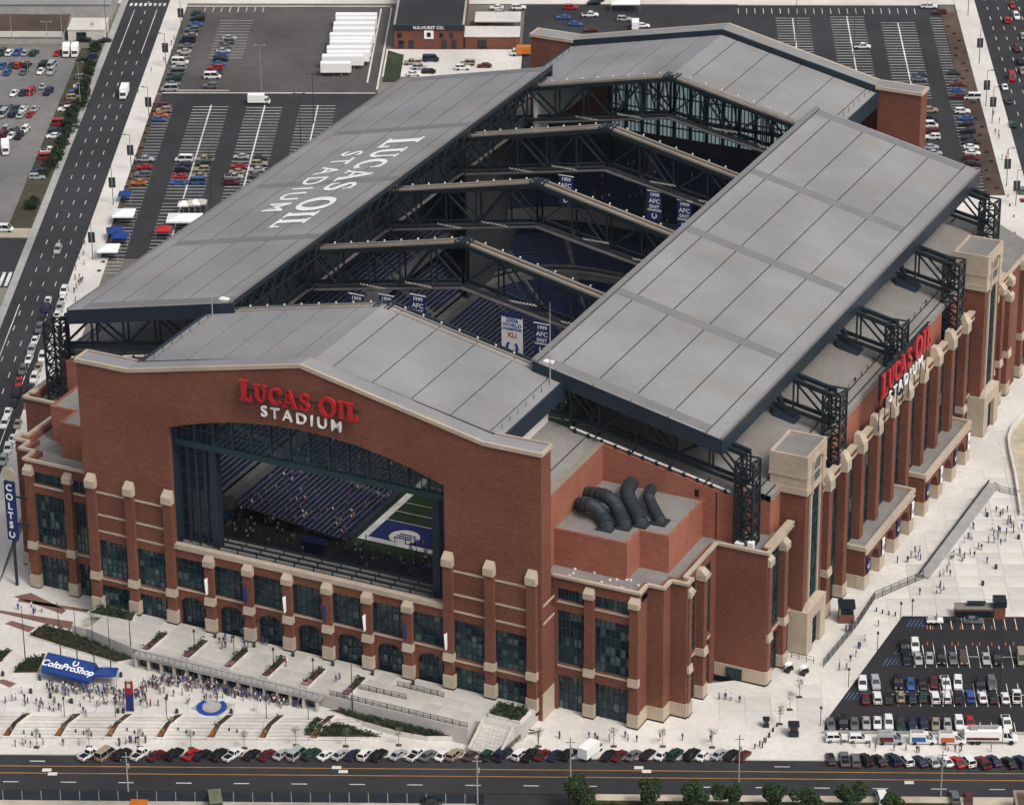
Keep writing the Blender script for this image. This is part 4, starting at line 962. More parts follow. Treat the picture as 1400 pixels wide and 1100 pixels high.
    mb.build('roof_drains', 'white', ST)
def horseshoe(r, w, d):
    mb = MB(); P = [(r*1.0*cos(radians(a))*(1 if -20 < 0 else 1), r*1.15*sin(radians(a))) for a in range(-235, 56, 15)]
    P = [(-p[0], p[1]) for p in P]
    P = [(r*sin(radians(a)), -r*1.15*cos(radians(a))) for a in range(-145, 146, 15)]
    ribbon(mb, P, [w*2.4*(1 if 2 < i < len(P)-3 else .8) for i in range(len(P))], 0, d)
    me = bpy.data.meshes.new('horseshoe'); me.from_pydata(mb.v, [], mb.f); return me
side(1); side(-1)

# ================================================================== interior: field, concourse, seating bowl
FZ = -12.0
FC = 126.5
mb = MB(); mb.poly([(-64, 20, FZ-.05), (64, 20, FZ-.05), (64, 206, FZ-.05), (-64, 206, FZ-.05)]); struct(mb.build('field_surround', 'turf'))
struct(MB().quad((-26.2, FC-56.6, FZ), (26.2, FC-56.6, FZ), (26.2, FC+56.6, FZ), (-26.2, FC+56.6, FZ)).build('field', 'turf'))
mb = MB(); z = FZ+.03
mb.quad((-26.2, FC-56.6, z), (26.2, FC-56.6, z), (26.2, FC-54.86, z), (-26.2, FC-54.86, z)); mb.quad((-26.2, FC+54.86, z), (26.2, FC+54.86, z), (26.2, FC+56.6, z), (-26.2, FC+56.6, z))
for s in (-1, 1): mb.quad((s*26.2, FC-54.86, z), (s*24.4, FC-54.86, z), (s*24.4, FC+54.86, z), (s*26.2, FC+54.86, z))
for i in range(21):
    y = FC-45.72+4.572*i; mb.quad((-24.4, y-.09, z), (24.4, y-.09, z), (24.4, y+.09, z), (-24.4, y+.09, z))
struct(mb.build('field_lines', 'whitepaint'))
for s in (-1, 1):
    y0, y1 = sorted((FC+s*45.8, FC+s*54.8)); struct(MB().quad((-24.4, y0, FZ+.02), (24.4, y0, FZ+.02), (24.4, y1, FZ+.02), (-24.4, y1, FZ+.02)).build('end_zone', 'endzone'))
c_ = upz(553, 734, FZ)
mb = MB(); mb.add([(c_.x+3.6*cos(2*pi*i/28), c_.y+3.2*sin(2*pi*i/28), FZ+.04) for i in range(28)], [tuple(range(28))]); struct(mb.build('end_zone_emblem', 'whitepaint'))
mb = MB()
for i in range(3): mb.box(c_.x-2.2+.3*i, c_.x+2.2-.3*i, c_.y-1.2+.95*i, c_.y-.6+.95*i, FZ+.045, FZ+.06)
mb.build('emblem_marks', 'endzone', bpy.data.objects['end_zone_emblem'])
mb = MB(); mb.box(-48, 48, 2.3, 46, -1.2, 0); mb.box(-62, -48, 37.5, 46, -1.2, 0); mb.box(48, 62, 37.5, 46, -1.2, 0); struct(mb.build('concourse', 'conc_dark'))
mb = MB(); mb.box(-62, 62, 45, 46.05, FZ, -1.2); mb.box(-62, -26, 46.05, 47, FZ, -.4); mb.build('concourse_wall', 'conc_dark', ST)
mb = MB()
for i in range(60): x = -60+2*i; mb.box(x-.04, x+.04, 45.7, 45.8, 0, 1.1)
mb.box(-60, 60, 45.68, 45.82, 1.05, 1.15); mb.box(-60, 60, 45.7, 45.8, .5, .56); mb.build('concourse_railing', 'steel', ST)
mb = MB(); [MB().box(*q).build('inner_wall', 'conc_dark', ST) for q in ((-78.5, -78, 38.3, 189, FZ, 33.5), (78, 78.5, 38.3, 189, FZ, 33.5), (-48.1, -47.6, 6, 37, FZ, 41.5), (47.6, 48.1, 6, 37, FZ, 41.5))]
# seating: rows follow a rounded U round the field, open towards the end window
def ring(d, stag):
    # inner boundary offset by d outwards; list of (x, y)
    P = []; x0 = 27.5+d; yb = 185+.60*d; r = 10+d*.6; yf = 66-stag*d
    n = 14
    for i in range(n+1): P.append((-x0, yf+(yb-r-yf)*i/n))
    for i in range(1, 9): a = pi-pi/2*i/8; P.append((-x0+r+r*cos(a), yb-r+r*sin(a)))
    for i in range(1, 8): P.append((-x0+r+(2*x0-2*r)*i/7, yb))
    for i in range(1, 9): a = pi/2-pi/2*i/8; P.append((x0-r+r*cos(a), yb-r+r*sin(a)))
    for i in range(1, n+1): P.append((x0, yb-r+(yf-yb+r)*i/n))
    return P
def tier(d0, z0, rows, dep, rise, stag, name, ymin=-99):
    mb = MB(); sm = MB(); zc = z0
    for k in range(rows):
        a, b = ring(d0+k*dep, stag), ring(d0+(k+1)*dep, stag); z = z0+k*rise
        for i in range(len(a)-1):
            mb.add([(*a[i], z), (*a[i+1], z), (*b[i+1], z), (*b[i], z)], [(0, 1, 2, 3)]); mb.add([(*a[i], z-rise), (*a[i+1], z-rise), (*a[i+1], z), (*a[i], z)], [(0, 1, 2, 3)])
            if i % 3 == 2 : f0, f1 = .0, .80
            else: f0, f1 = 0., 1.
            p = lambda q, f: (a[i][0]+(a[i+1][0]-a[i][0])*f+(b[i][0]-a[i][0])*q, a[i][1]+(a[i+1][1]-a[i][1])*f+(b[i][1]-a[i][1])*q)
            v = [p(.5, f0), p(.5, f1), p(.9, f1), p(.9, f0)]
            sm.add([(*q, z+.42) for q in v]+[(*v[0], z+.1), (*v[1], z+.1), (*v[2], z+.75), (*v[3], z+.75)], [(0, 1, 2, 3), (4, 5, 1, 0), (3, 2, 6, 7)])
    t = mb.build(name, 'conc_row', ST); r = sm.build('seat_rows', 'seat', t); r['kind'] = 'stuff'
    return t
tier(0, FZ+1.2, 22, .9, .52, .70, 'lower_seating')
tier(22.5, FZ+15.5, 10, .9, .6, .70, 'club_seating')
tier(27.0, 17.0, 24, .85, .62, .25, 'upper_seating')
def wallring(d, z0, z1, stag, m, name, th=.4):
    mb = MB(); a = ring(d, stag); b = ring(d+th, stag)
    for i in range(len(a)-1): mb.hexa([(*a[i], z0), (*a[i+1], z0), (*b[i+1], z0), (*b[i], z0)], [(*a[i], z1), (*a[i+1], z1), (*b[i+1], z1), (*b[i], z1)])
    return mb.build(name, m, ST)
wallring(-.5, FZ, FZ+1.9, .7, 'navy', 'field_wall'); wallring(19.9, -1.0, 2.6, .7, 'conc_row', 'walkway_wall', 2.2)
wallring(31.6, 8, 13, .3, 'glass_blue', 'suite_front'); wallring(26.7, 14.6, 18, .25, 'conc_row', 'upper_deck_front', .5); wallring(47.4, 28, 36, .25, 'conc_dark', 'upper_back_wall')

# ================================================================== VEHICLES
def loft(mb, secs, m):
    # secs: list of (x, halfwidth low, halfwidth belt, z low, z belt); cross-section of 6 points
    rings = []
    for x, w0, w1, z0, z1 in secs:
        zm = z0+(z1-z0)*.55
        rings.append([(x, -w0*.92, z0), (x, -w0, zm), (x, -w1, z1), (x, w1, z1), (x, w0, zm), (x, w0*.92, z0)])
    vs = [p for r in rings for p in r]; n = 6; fs = []
    for i in range(len(rings)-1):
        for k in range(n): fs.append((i*n+k, (i+1)*n+k, (i+1)*n+(k+1) % n, i*n+(k+1) % n))
    fs += [tuple(range(n)), tuple((len(rings)-1)*n+k for k in range(n))[::-1]]
    mb.add(vs, fs, m)
def house(mb, x0, x1, x2, x3, w0, w1, z0, z1, mg, mp):
    # cabin: base from x0 to x3, roof from x1 to x2; glass sides, painted roof and pillars
    b = [(x0, -w0, z0), (x3, -w0, z0), (x3, w0, z0), (x0, w0, z0)]; t = [(x1, -w1, z1), (x2, -w1, z1), (x2, w1, z1), (x1, w1, z1)]
    mb.add(b+t, [(0, 1, 5, 4), (1, 2, 6, 5), (2, 3, 7, 6), (3, 0, 4, 7)], mg)
    mb.hexa(t, [(p[0], p[1]*.94, p[2]+.06) for p in t], mp)
    for sgn in (-1, 1):
        for f in ((x0, x1), (x3, x2), ((x0+x3)/2, (x1+x2)/2)):
            mb.beam((f[0], sgn*w0, z0), (f[1], sgn*w1, z1), .10, .10, mp)
CARSPEC = dict(
    sedan=dict(L=4.35, w=.84, body=[(-2.17, .72, .66, .42, .72), (-2.05, .82, .74, .3, .88), (-1.2, .85, .78, .25, .93), (.55, .85, .78, .25, .90), (1.7, .82, .72, .25, .80), (2.1, .76, .64, .3, .68), (2.2, .68, .58, .4, .58)], cab=[(-1.65, -1.0, .3, 1.0, .74, .58, .90, 1.34)], wh=(1.3, .31)),
    suv=dict(L=4.6, w=.9, body=[(-2.25, .8, .76, .45, .95), (-2.2, .88, .84, .38, 1.08), (-1.0, .9, .85, .32, 1.10), (.7, .9, .85, .32, 1.08), (1.9, .88, .80, .32, 1.0), (2.25, .80, .70, .4, .85)], cab=[(-2.15, -1.95, .25, .95, .82, .68, 1.08, 1.66)], wh=(1.4, .37)),
    pickup=dict(L=5.2, w=.92, body=[(-2.6, .85, .84, .5, 1.0), (-2.55, .9, .88, .45, 1.05), (-.6, .92, .88, .4, 1.06), (1.0, .92, .88, .4, 1.06), (2.2, .9, .82, .4, 1.0), (2.6, .82, .74, .45, .85)], cab=[(-.6, -.4, .7, 1.25, .84, .7, 1.05, 1.7)], wh=(1.65, .39), bed=True),
    van=dict(L=5.1, w=.95, body=[(-2.5, .9, .88, .4, 1.05), (-2.45, .95, .92, .35, 1.15), (.9, .95, .92, .35, 1.15), (2.0, .93, .86, .35, 1.0), (2.5, .86, .76, .4, .8)], cab=[(-2.45, -2.35, 1.15, 1.9, .9, .8, 1.12, 2.05)], wh=(1.6, .36)))
CM = {}
def car_meshes(typ, colr):
    k = (typ, colr)
    if k in CM: return CM[k]
    sp = CARSPEC[typ]; b = MB(); loft(b, sp['body'], 0)
    g = MB()
    for c in sp['cab']: house(g, *c, 0, 1)
    if sp.get('bed'): b.box(-2.4, -.75, -.72, .72, 1.0, 1.075, 1)
    l = MB(); x, w = sp['L']/2, sp['body'][-1][1]; zb = sp['body'][-1][4]
    for sgn in (-1, 1): l.box(x-.2, x+.0, sgn*w*.45, sgn*w*.95, zb-.22, zb-.04, 0); l.box(-x-.02, -x+.12, sgn*w*.5, sgn*w*.95, zb-.12, zb+.1, 1)
    wr = MB(); r = sp['wh'][1]
    wr.tube([(0, -.11, 0), (0, .11, 0)], r, 12, 0); wr.tube([(0, -.125, 0), (0, .125, 0)], r*.6, 8, 1)
    CM[k] = (b.mesh('body', ['paint_'+colr, 'black']), g.mesh('cabin', ['carglass', 'paint_'+colr]), l.mesh('lamps', ['lampclear', 'lampred']), wr.mesh('wheel', ['tyre', 'rim']))
    f = MB(); f.v = []; 
    loft(f, sp['body'], 0)
    for c in sp['cab']: house(f, *c, 1, 0)
    if sp.get('bed'): f.box(-2.4, -.75, -.72, .72, 1.0, 1.075, 2)
    for sx in (-1, 1):
        for sgn in (-1, 1): f.tube([(sx*sp['wh'][0], sgn*(sp['w']-.2), r), (sx*sp['wh'][0], sgn*(sp['w']+.01), r)], r, 8, 2)
    CM[k] += (f.mesh('car', ['paint_'+colr, 'carglass', 'tyre']),); return CM[k]
VN = dict(sedan=('car', 'sedan', 'car'), suv=('sport_utility_car', 'sport utility car', 'car'), pickup=('pickup_truck', 'pickup truck', 'pickup'), van=('van', 'van', 'van'))
rc = random.Random(11)
CN = dict(navy='dark blue', maroon='dark red', gold='beige')
ncar = [0]
def car(p, typ, colr, ang, place, group, parts=True, z=None):
    nm, tx, ct = VN[typ]; b, g, l, w, far = car_meshes(typ, colr); sp = CARSPEC[typ]; ncar[0] += 1
    lab = '%s %s %s' % (CN.get(colr, colr), tx, place); rz = TH+ang+rc.gauss(0, .035); dj = rc.gauss(0, .22)
    loc = (p[0]+cos(rz)*dj, p[1]+sin(rz)*dj, p[2] if z is None else z)
    if not parts: return tag(inst(nm, far, None, loc, rz), lab, ct, group)
    e = tag(empty(nm, loc, rz), lab, ct, group)
    inst('body', b, e); inst('cabin', g, e); inst('lamps', l, e)
    for sx in (-1, 1):
        for sy in (-1, 1): inst('wheel', w, e, (sx*sp['wh'][0], sy*(sp['w']-.1), sp['wh'][1]))
    return e
def z_(ox, oy, x, y, z): return upz(ox+x*K, oy+y*K, z)
rnd_cols = ['white']*6+['silver']*5+['grey']*4+['black']*6+['navy']*3+['blue']*2+['red']*3+['maroon']*2+['green']*2+['gold']*2
def rt(): return rc.choice(['sedan']*5+['suv']*4+['pickup', 'van'])
# row A: angle parking along the street in front of the stadium
rowA = [(118, 'pickup', 'white'), (141, 'van', 'gold'), (163, 'suv', 'black'), (188, 'pickup', 'white'), (211, 'sedan', 'maroon'), (234, 'suv', 'black'), (257, 'sedan', 'red'), (273, 'sedan', 'black'), (296, 'suv', 'black'), (316, 'pickup', 'white'),
        (340, 'sedan', 'black'), (361, 'sedan', 'maroon'), (381, 'sedan', 'silver'), (402, 'van', 'silver'), (421, 'suv', 'green'), (443, 'sedan', 'white'), (462, 'sedan', 'silver'), (479, 'sedan', 'navy'), (496, 'suv', 'white'), (515, 'suv', 'black'),
        (540, 'sedan', 'silver'), (565, 'pickup', 'white'), (582, 'sedan', 'grey'), (603, 'sedan', 'white'), (618, 'suv', 'gold'), (640, 'sedan', 'brown'), (664, 'suv', 'green'), (684, 'van', 'navy'), (707, 'suv', 'white'), (722, 'pickup', 'black'), (737, 'sedan', 'maroon'),
        (755, 'sedan', 'navy'), (773, 'suv', 'black'), (828, 'sedan', 'black'), (843, 'sedan', 'maroon'), (862, 'sedan', 'grey'), (880, 'sedan', 'black'), (901, 'sedan', 'white'), (918, 'suv', 'green'), (941, 'suv', 'black'), (958, 'sedan', 'white'), (978, 'sedan', 'silver'), (995, 'sedan', 'black'), (1013, 'sedan', 'maroon')]
GA = 'vehicles angle-parked along the front street'
for x, t, c in rowA: car(upz(x+4, 1034+x*.0012, GZ), t, c, radians(57), 'angle-parked along the kerb in front of the stadium', GA)
# box van in row A
def box_truck(p, ang, label, colr='signwhite', L=6.2, H=3.0, group=None, stripe=None):
    e = tag(empty('box_truck', p, TH+ang), label, 'truck', group)
    MB().box(-L/2, L/2-1.7, -1.1, 1.1, .8, H).build('cargo_box', colr, e)
    mb = MB(); loft(mb, [(L/2-1.65, 1.0, .98, .5, 1.3), (L/2-.4, 1.0, .95, .5, 1.25), (L/2, .95, .85, .5, 1.1)], 0); house(mb, L/2-1.65, L/2-1.6, L/2-.75, L/2-.3, .95, .85, 1.25, 2.1, 1, 0)
    mb.build('cab', ['paint_white', 'carglass'], e)
    if stripe:
        MB().box(-L/2+.3, L/2-2.0, -1.12, 1.12, 1.2, 2.0).build('stripe', stripe, e)
    wr = MB().tube([(0, -.15, 0), (0, .15, 0)], .45, 12).mesh('wheel', ['tyre'])
    for x in (-L/2+1.3, L/2-1.0):
        for y in (-.9, .9): inst('wheel', wr, e, (x, y, .45))
    return e
box_truck(upz(808, 1032, GZ), radians(57), 'white box truck angle-parked among the dark cars in front of the stadium')
# row B: right half of the street, nose to the kerb
rowB = [(365, 'sedan', 'black'), (435, 'pickup', 'grey'), (490, 'suv', 'grey'), (545, 'suv', 'black'), (615, 'sedan', 'black'), (690, 'suv', 'navy'), (755, 'suv', 'white'), (825, 'sedan', 'navy'), (890, 'sedan', 'silver'), (960, 'sedan', 'white'), (1015, 'sedan', 'red'), (1075, 'suv', 'white'), (1145, 'suv', 'maroon'), (1215, 'sedan', 'navy'), (1285, 'sedan', 'black'), (1350, 'suv', 'navy')]
for i, (x, t, c) in enumerate(rowB): car(z_(1040, 810, x, 874+x*.012, GZ), t, c, radians(92 if i < 3 else 112), 'parked nose-in along the street below the media vans', 'vehicles parked below the media vans')
def ramp_z(v):
    t = st(v)[1]; return PZ if t > -24 else SWZ if t < -33 else PZ+(SWZ-PZ)*(-24-t)/9
# media vans on the pavement
for x, y, t, c, st_ in ((390, 768, 'suv', 'white', None), (505, 772, 'suv', 'white', None)):
    v = z_(1040, 810, x, y, -3.3); v.z = ramp_z(v); car(v, t, c, 0, 'parked on the pavement below the lot wall beside the media vans', 'white cars beside the media vans')
for x, y, lab, c1, c2 in ((675, 778, 'maroon and silver media van with a roof mast on the pavement', 'paint_silver', 'paint_maroon'), (842, 778, 'white and blue media van with a roof mast on the pavement', 'paint_white', 'paint_blue'), (992, 780, 'white and orange media van with a roof mast on the pavement', 'paint_white', 'paint_orange')):
    v = z_(1040, 810, x, y, -3.3); v.z = ramp_z(v); e = tag(empty('media_van', v, TH), lab, 'van')
    mb = MB(); loft(mb, [(-2.7, .95, .92, .4, 1.3), (1.2, .98, .95, .35, 1.3), (2.2, .95, .88, .35, 1.1), (2.7, .85, .76, .4, .85)], 0); mb.build('body', c1, e)
    mb = MB(); mb.hexa([(-2.68, -.93, 1.3), (.7, -.93, 1.3), (.7, .93, 1.3), (-2.68, .93, 1.3)], [(-2.6, -.8, 2.45), (.2, -.8, 2.45), (.2, .8, 2.45), (-2.6, .8, 2.45)]); mb.build('upper_body', c1, e)
    MB().box(-2.3, .4, -.985, .985, .75, 1.75).build('livery', c2, e)
    mb = MB(); house(mb, .72, .3, 1.0, 1.9, .9, .75, 1.25, 2.2, 0, 1); mb.build('windscreen', ['carglass', c1], e)
    mb = MB(); mb.tube([(-1.4, .2, 2.45), (-1.4, .2, 3.6)], .13, 8); mb.box(-2.2, 0, -.4, .4, 2.5, 2.8); mb.build('roof_mast', 'wallgrey', e)
    wr = MB().tube([(0, -.12, 0), (0, .12, 0)], .38, 12).mesh('wheel', ['tyre'])
    for sx in (-1.7, 1.7):
        for sy in (-.85, .85): inst('wheel', wr, e, (sx, sy, .38))
v = z_(1040, 810, 1190, 775, -3.3); v.z = ramp_z(v)
e = tag(empty('broadcast_truck', v, TH), 'long white broadcast truck with a folded dish mast on the pavement', 'truck')
MB().box(-5.2, 2.2, -1.2, 1.2, .9, 3.0).build('cargo_box', 'signwhite', e); MB().box(-4.8, 1.6, -1.22, 1.22, 1.1, 1.7).build('livery', 'paint_maroon', e)
mb = MB(); loft(mb, [(2.4, 1.1, 1.05, .6, 1.6), (4.2, 1.1, 1.0, .6, 1.5), (5.3, 1.0, .9, .6, 1.3)], 0); house(mb, 2.4, 2.5, 3.6, 4.3, 1.02, .9, 1.5, 2.6, 1, 0); mb.build('cab', ['paint_white', 'carglass'], e)
mb = MB(); mb.beam((-4.5, 0, 3.4), (1.5, 0, 3.6), .5); mb.tube([(1.0, 0, 3.0), (1.0, 0, 3.8)], .2, 8); mb.box(-4, -2.6, -.7, .7, 3.0, 3.5); mb.build('dish_mast', 'wallgrey', e)
wr = MB().tube([(0, -.15, 0), (0, .15, 0)], .5, 12).mesh('wheel', ['tyre'])
for x in (-3.6, -2.4, 4.0):
    for y in (-1.0, 1.0): inst('wheel', wr, e, (x, y, .5))
# right lot
LOT = PZ+.04
GR = 'vehicles in the small lot beside the plaza'
lotrows = [(290, [(745, 'pickup', 'black'), (800, 'suv', 'white')], 'top'), (345, [(755, 'sedan', 'black'), (815, 'sedan', 'silver'), (875, 'sedan', 'silver'), (935, 'suv', 'black'), (995, 'sedan', 'grey'), (1050, 'suv', 'brown'), (1168, 'sedan', 'silver'), (1228, 'suv', 'black'), (1352, 'van', 'gold')], 'n'),
    (475, [(528, 'suv', 'white'), (595, 'suv', 'silver'), (712, 'suv', 'black'), (776, 'sedan', 'blue'), (835, 'sedan', 'black'), (897, 'sedan', 'maroon'), (958, 'pickup', 'white'), (1022, 'suv', 'white'), (1138, 'suv', 'black'), (1197, 'suv', 'grey')], 'n'),
    (545, [(542, 'sedan', 'maroon'), (603, 'suv', 'white'), (660, 'sedan', 'black'), (724, 'sedan', 'gold'), (783, 'sedan', 'navy'), (840, 'sedan', 'green'), (902, 'suv', 'white'), (962, 'suv', 'white'), (1024, 'sedan', 'black'), (1085, 'suv', 'blue'), (1148, 'sedan', 'white'), (1207, 'sedan', 'black'), (1267, 'sedan', 'white'), (1328, 'pickup', 'white')], 's'),
    (690, [(362, 'sedan', 'grey'), (425, 'suv', 'black'), (485, 'sedan', 'grey'), (547, 'sedan', 'silver'), (605, 'sedan', 'white'), (663, 'suv', 'white'), (724, 'sedan', 'green'), (785, 'sedan', 'navy'), (845, 'sedan', 'navy'), (907, 'sedan', 'gold'), (967, 'sedan', 'silver'), (1028, 'suv', 'white'), (1087, 'sedan', 'red'), (1275, 'pickup', 'white')], 'b')]
for y, row, q in lotrows:
    for x, t, c in row: car(z_(1040, 810, x, y+(8 if q in 'nts' else 0), LOT), t, c, radians(-90 if q != 's' else 90), 'parked in the small asphalt lot beside the white plaza', GR)
car(z_(1040, 810, 1105, 155, LOT), 'sedan', 'grey', 0, 'standing along the top edge of the small asphalt lot', GR)
# avenue at the left: queue and kerb line
GQ = 'vehicles queueing on the avenue'
q1 = [(250, 545), (238, 592), (218, 640), (205, 690), (182, 752), (165, 802), (150, 850), (122, 905), (98, 968), (88, 1028), (72, 1078)]
for i, (x, y) in enumerate(q1): car(z_(0, 270, x, y, GZ), ['sedan', 'suv'][i % 2], ['white', 'navy', 'black', 'grey', 'white', 'silver', 'white', 'grey', 'red', 'black', 'black'][i], radians(-90), 'queueing on the avenue beside the stadium', GQ, False)
q2 = [(332, 500), (325, 540), (310, 585), (296, 622), (220, 842), (200, 892), (178, 950), (160, 1000)]
for i, (x, y) in enumerate(q2): car(z_(0, 270, x, y, GZ), ['suv', 'sedan'][i % 2], ['white', 'white', 'silver', 'white', 'white', 'gold', 'white', 'black'][i], radians(-90), 'parked at the avenue kerb beside the stadium', 'vehicles at the avenue kerb', False)
for i, (x, y) in enumerate([(40, 105), (25, 162), (68, 238), (42, 292), (92, 162), (18, 350)]): car(z_(0, 540, x, y, GZ), 'suv' if i % 2 else 'sedan', ['white', 'white', 'white', 'white', 'gold', 'silver'][i], radians(-90), 'queueing on the avenue beside the stadium', GQ, False)
car(z_(0, 270, 300, 285, GZ), 'suv', 'silver', radians(-90), 'driving alone along the empty stretch of the avenue', None, False)
box_truck(z_(0, 0, 645, 500, GZ), radians(-90), 'white box truck driving along the avenue past the lot entrance', L=7)
# lots behind the stadium on the left
GB = 'vehicles in the striped lots behind the stadium'; PBk = 'parked in the striped lot behind the stadium'
def many(ox, oy, pts, ang, place, group, z=GZ-.02):
    for i, q in enumerate(pts):
        x, y = q[:2]; t = q[2] if len(q) > 2 else rt(); c = q[3] if len(q) > 3 else rc.choice(rnd_cols)
        car(z_(ox, oy, x, y, z), t, c, ang if rc.random() < .5 else ang+pi, place, group, False)
many(0, 0, [(760, 838), (748, 875), (738, 918), (715, 957, 'sedan', 'orange'), (857, 560), (842, 582, 'suv', 'gold'), (830, 606, 'sedan', 'orange'), (815, 628, 'sedan', 'blue')], 0, PBk, GB)
many(0, 0, [(962, 838, 'van', 'white'), (957, 862), (948, 893), (938, 925), (925, 958, 'sedan', 'blue'), (1055, 838, 'pickup', 'gold'), (1050, 862), (1042, 890), (1030, 922), (1015, 955)], 0, PBk, GB)
many(0, 0, [(1250, 822), (1240, 872), (1228, 900), (1215, 928), (1205, 957), (1345, 832), (1340, 860), (1332, 890), (1322, 918)], 0, PBk, GB)
many(0, 0, [(1030-i*10.4, 80+i*28) for i in range(15)], 0, 'parked in a long file on the gravel lot', 'vehicles on the gravel lot')
many(0, 0, [(1190-i*9.5, 205+i*22.5) for i in range(10)]+[(1090, 457)], 0, 'parked in a long file on the gravel lot', 'vehicles on the gravel lot')
many(0, 0, [(x, 285) for x in (10, 50, 90, 132, 178, 300)]+[(x, 350) for x in (15, 60, 96, 140, 228, 270)]+[(40, 385), (125, 383), (212, 380), (265, 384)]+[(75, 493), (120, 490), (160, 488), (250, 488), (222, 458)]
     + [(x, 575) for x in (10, 42, 82, 122, 180)]+[(x, 604) for x in (16, 66, 110, 156)]+[(x, 684) for x in (28, 76, 130)]+[(x, 714) for x in (16, 60, 102)], radians(80), 'parked on the old grey lot across the avenue', 'vehicles on the old grey lot', GZ-.04)
many(0, 0, [(470, 305), (442, 325), (432, 412), (416, 457), (396, 484), (386, 517), (352, 548), (336, 578), (318, 650), (300, 684), (284, 714), (240, 828), (208, 902), (195, 930), (262, 792)], radians(10), 'parked against the shrubs across the avenue', 'vehicles parked against the shrubs', GZ-.04)
many(0, 0, [(10, 110), (30, 130), (15, 190), (15, 215), (440, 215), (540, 220)], 0, 'parked by the pale sheds across the avenue', 'vehicles by the pale sheds', GZ-.04)
many(0, 270, [(20, 175, 'van', 'white')], 0, 'parked on the service road across the avenue', None, GZ-.04)
for x in (345, 390): box_truck(z_(0, 0, x, 285, GZ-.04), radians(-85), 'white box truck standing in the row beside the pale sheds', L=6.5, group='box trucks by the pale sheds')
box_truck(z_(0, 0, 30, 790, GZ-.04), radians(-80), 'white box truck standing alone at the foot of the old grey lot', L=6.5)
box_truck(z_(0, 0, 1345, 540, GZ-.02), 0, 'white box truck standing across the head of the striped lot', L=6.5)
# lots behind the stadium on the right
many(1040, 0, [(1000, 390), (1018, 447), (1022, 478), (1022, 512), (1045, 588), (1056, 622), (1062, 652), (1072, 692), (1082, 726), (1086, 748), (1092, 772), (1102, 802), (1096, 832), (1102, 862), (1098, 516), (882, 582), (880, 627), (876, 662), (880, 692), (886, 722), (882, 772), (897, 802), (826, 402), (820, 420), (525, 252, 'pickup', 'white'), (872, 44, 'pickup', 'white'), (930, 74, 'suv', 'maroon')], 0, 'parked in the striped lot beside the boulevard', 'vehicles in the lot beside the boulevard')
many(1040, 0, [(1305, 35, 'sedan', 'red'), (1325, 95), (1280, 118), (1360, 195), (1330, 265), (1346, 328), (1360, 378), (1302, 412), (1265, 458, 'sedan', 'white'), (1285, 532), (1310, 655), (1352, 1000), (1358, 1056, 'sedan', 'red'), (1395, 80), (1390, 470)], radians(-90), 'driving on the boulevard', 'vehicles driving on the boulevard', GZ)
many(350, 0, [(815, 335), (915, 318, 'van', 'navy'), (810, 393, 'sedan', 'white'), (900, 380), (850, 360), (1062, 362, 'suv', 'white'), (1096, 338, 'suv', 'gold'), (1182, 350, 'sedan', 'maroon')], 0, 'parked in front of the old brick warehouse', 'vehicles in front of the brick warehouse')
many(350, 0, [(1186, 112), (1172, 165), (1230, 158, 'suv', 'red'), (1245, 48), (1270, 80)], 0, 'parked beside the old brick warehouse', 'vehicles beside the brick warehouse')
many(700, 0, [(260, 100, 'sedan', 'blue'), (405, 88, 'pickup', 'white'), (300, 50), (330, 134, 'sedan', 'blue'), (430, 24), (580, 110, 'suv', 'silver'), (405, 164, 'sedan', 'maroon'), (680, 142, 'sedan', 'white'), (30, 50), (440, 8), (600, 8)], 0, 'standing in the open lot behind the gable', 'vehicles behind the rear gable')
box_truck(upz(712, 76, GZ), radians(180), 'orange box truck parked beside the low brick warehouse wing', 'orange', L=6)
box_truck(z_(700, 0, 640, 150, GZ), radians(90), 'white box truck standing behind the rear gable', L=6)
# trailers
trl = [(415, 630, 118), (418, 628, 140), (405, 620, 165), (402, 618, 192), (385, 618, 222), (388, 605, 245), (385, 600, 262), (370, 598, 290), (372, 590, 315), (345, 560, 335), (340, 492, 372)]
for a, b, y in trl:
    v0, v1 = z_(350, 0, a, y+18, GZ-.03), z_(350, 0, b, y+18, GZ-.03); L = (v1-v0).length; c_ = (v0+v1)/2; L = min(max(L, 9), 14.5)
    e = tag(empty('semi_trailer', c_, atan2(v1.y-v0.y, v1.x-v0.x)), 'white box semi-trailer parked side by side in the row on the gravel lot', 'trailer', 'parked semi-trailers')
    MB().box(-L/2, L/2, -1.25, 1.25, 1.2, 4.0).build('cargo_box', 'signwhite', e)
    mb = MB()
    for x in (-L/2+1.5, -L/2+2.8):
        for y_ in (-1, 1): mb.tube([(x, y_-.2, .5), (x, y_+.2, .5)], .5, 10)
    mb.build('wheels', 'tyre', e); mb = MB()
    for y_ in (-.8, .8): mb.box(L/2-3, L/2-2.8, y_-.1, y_+.1, 0, 1.2)
    mb.build('landing_legs', 'wallgrey', e)
    mb = MB(); mb.box(-L/2+.5, L/2-.3, -.5, .5, .9, 1.2); mb.build('chassis', 'black', e)

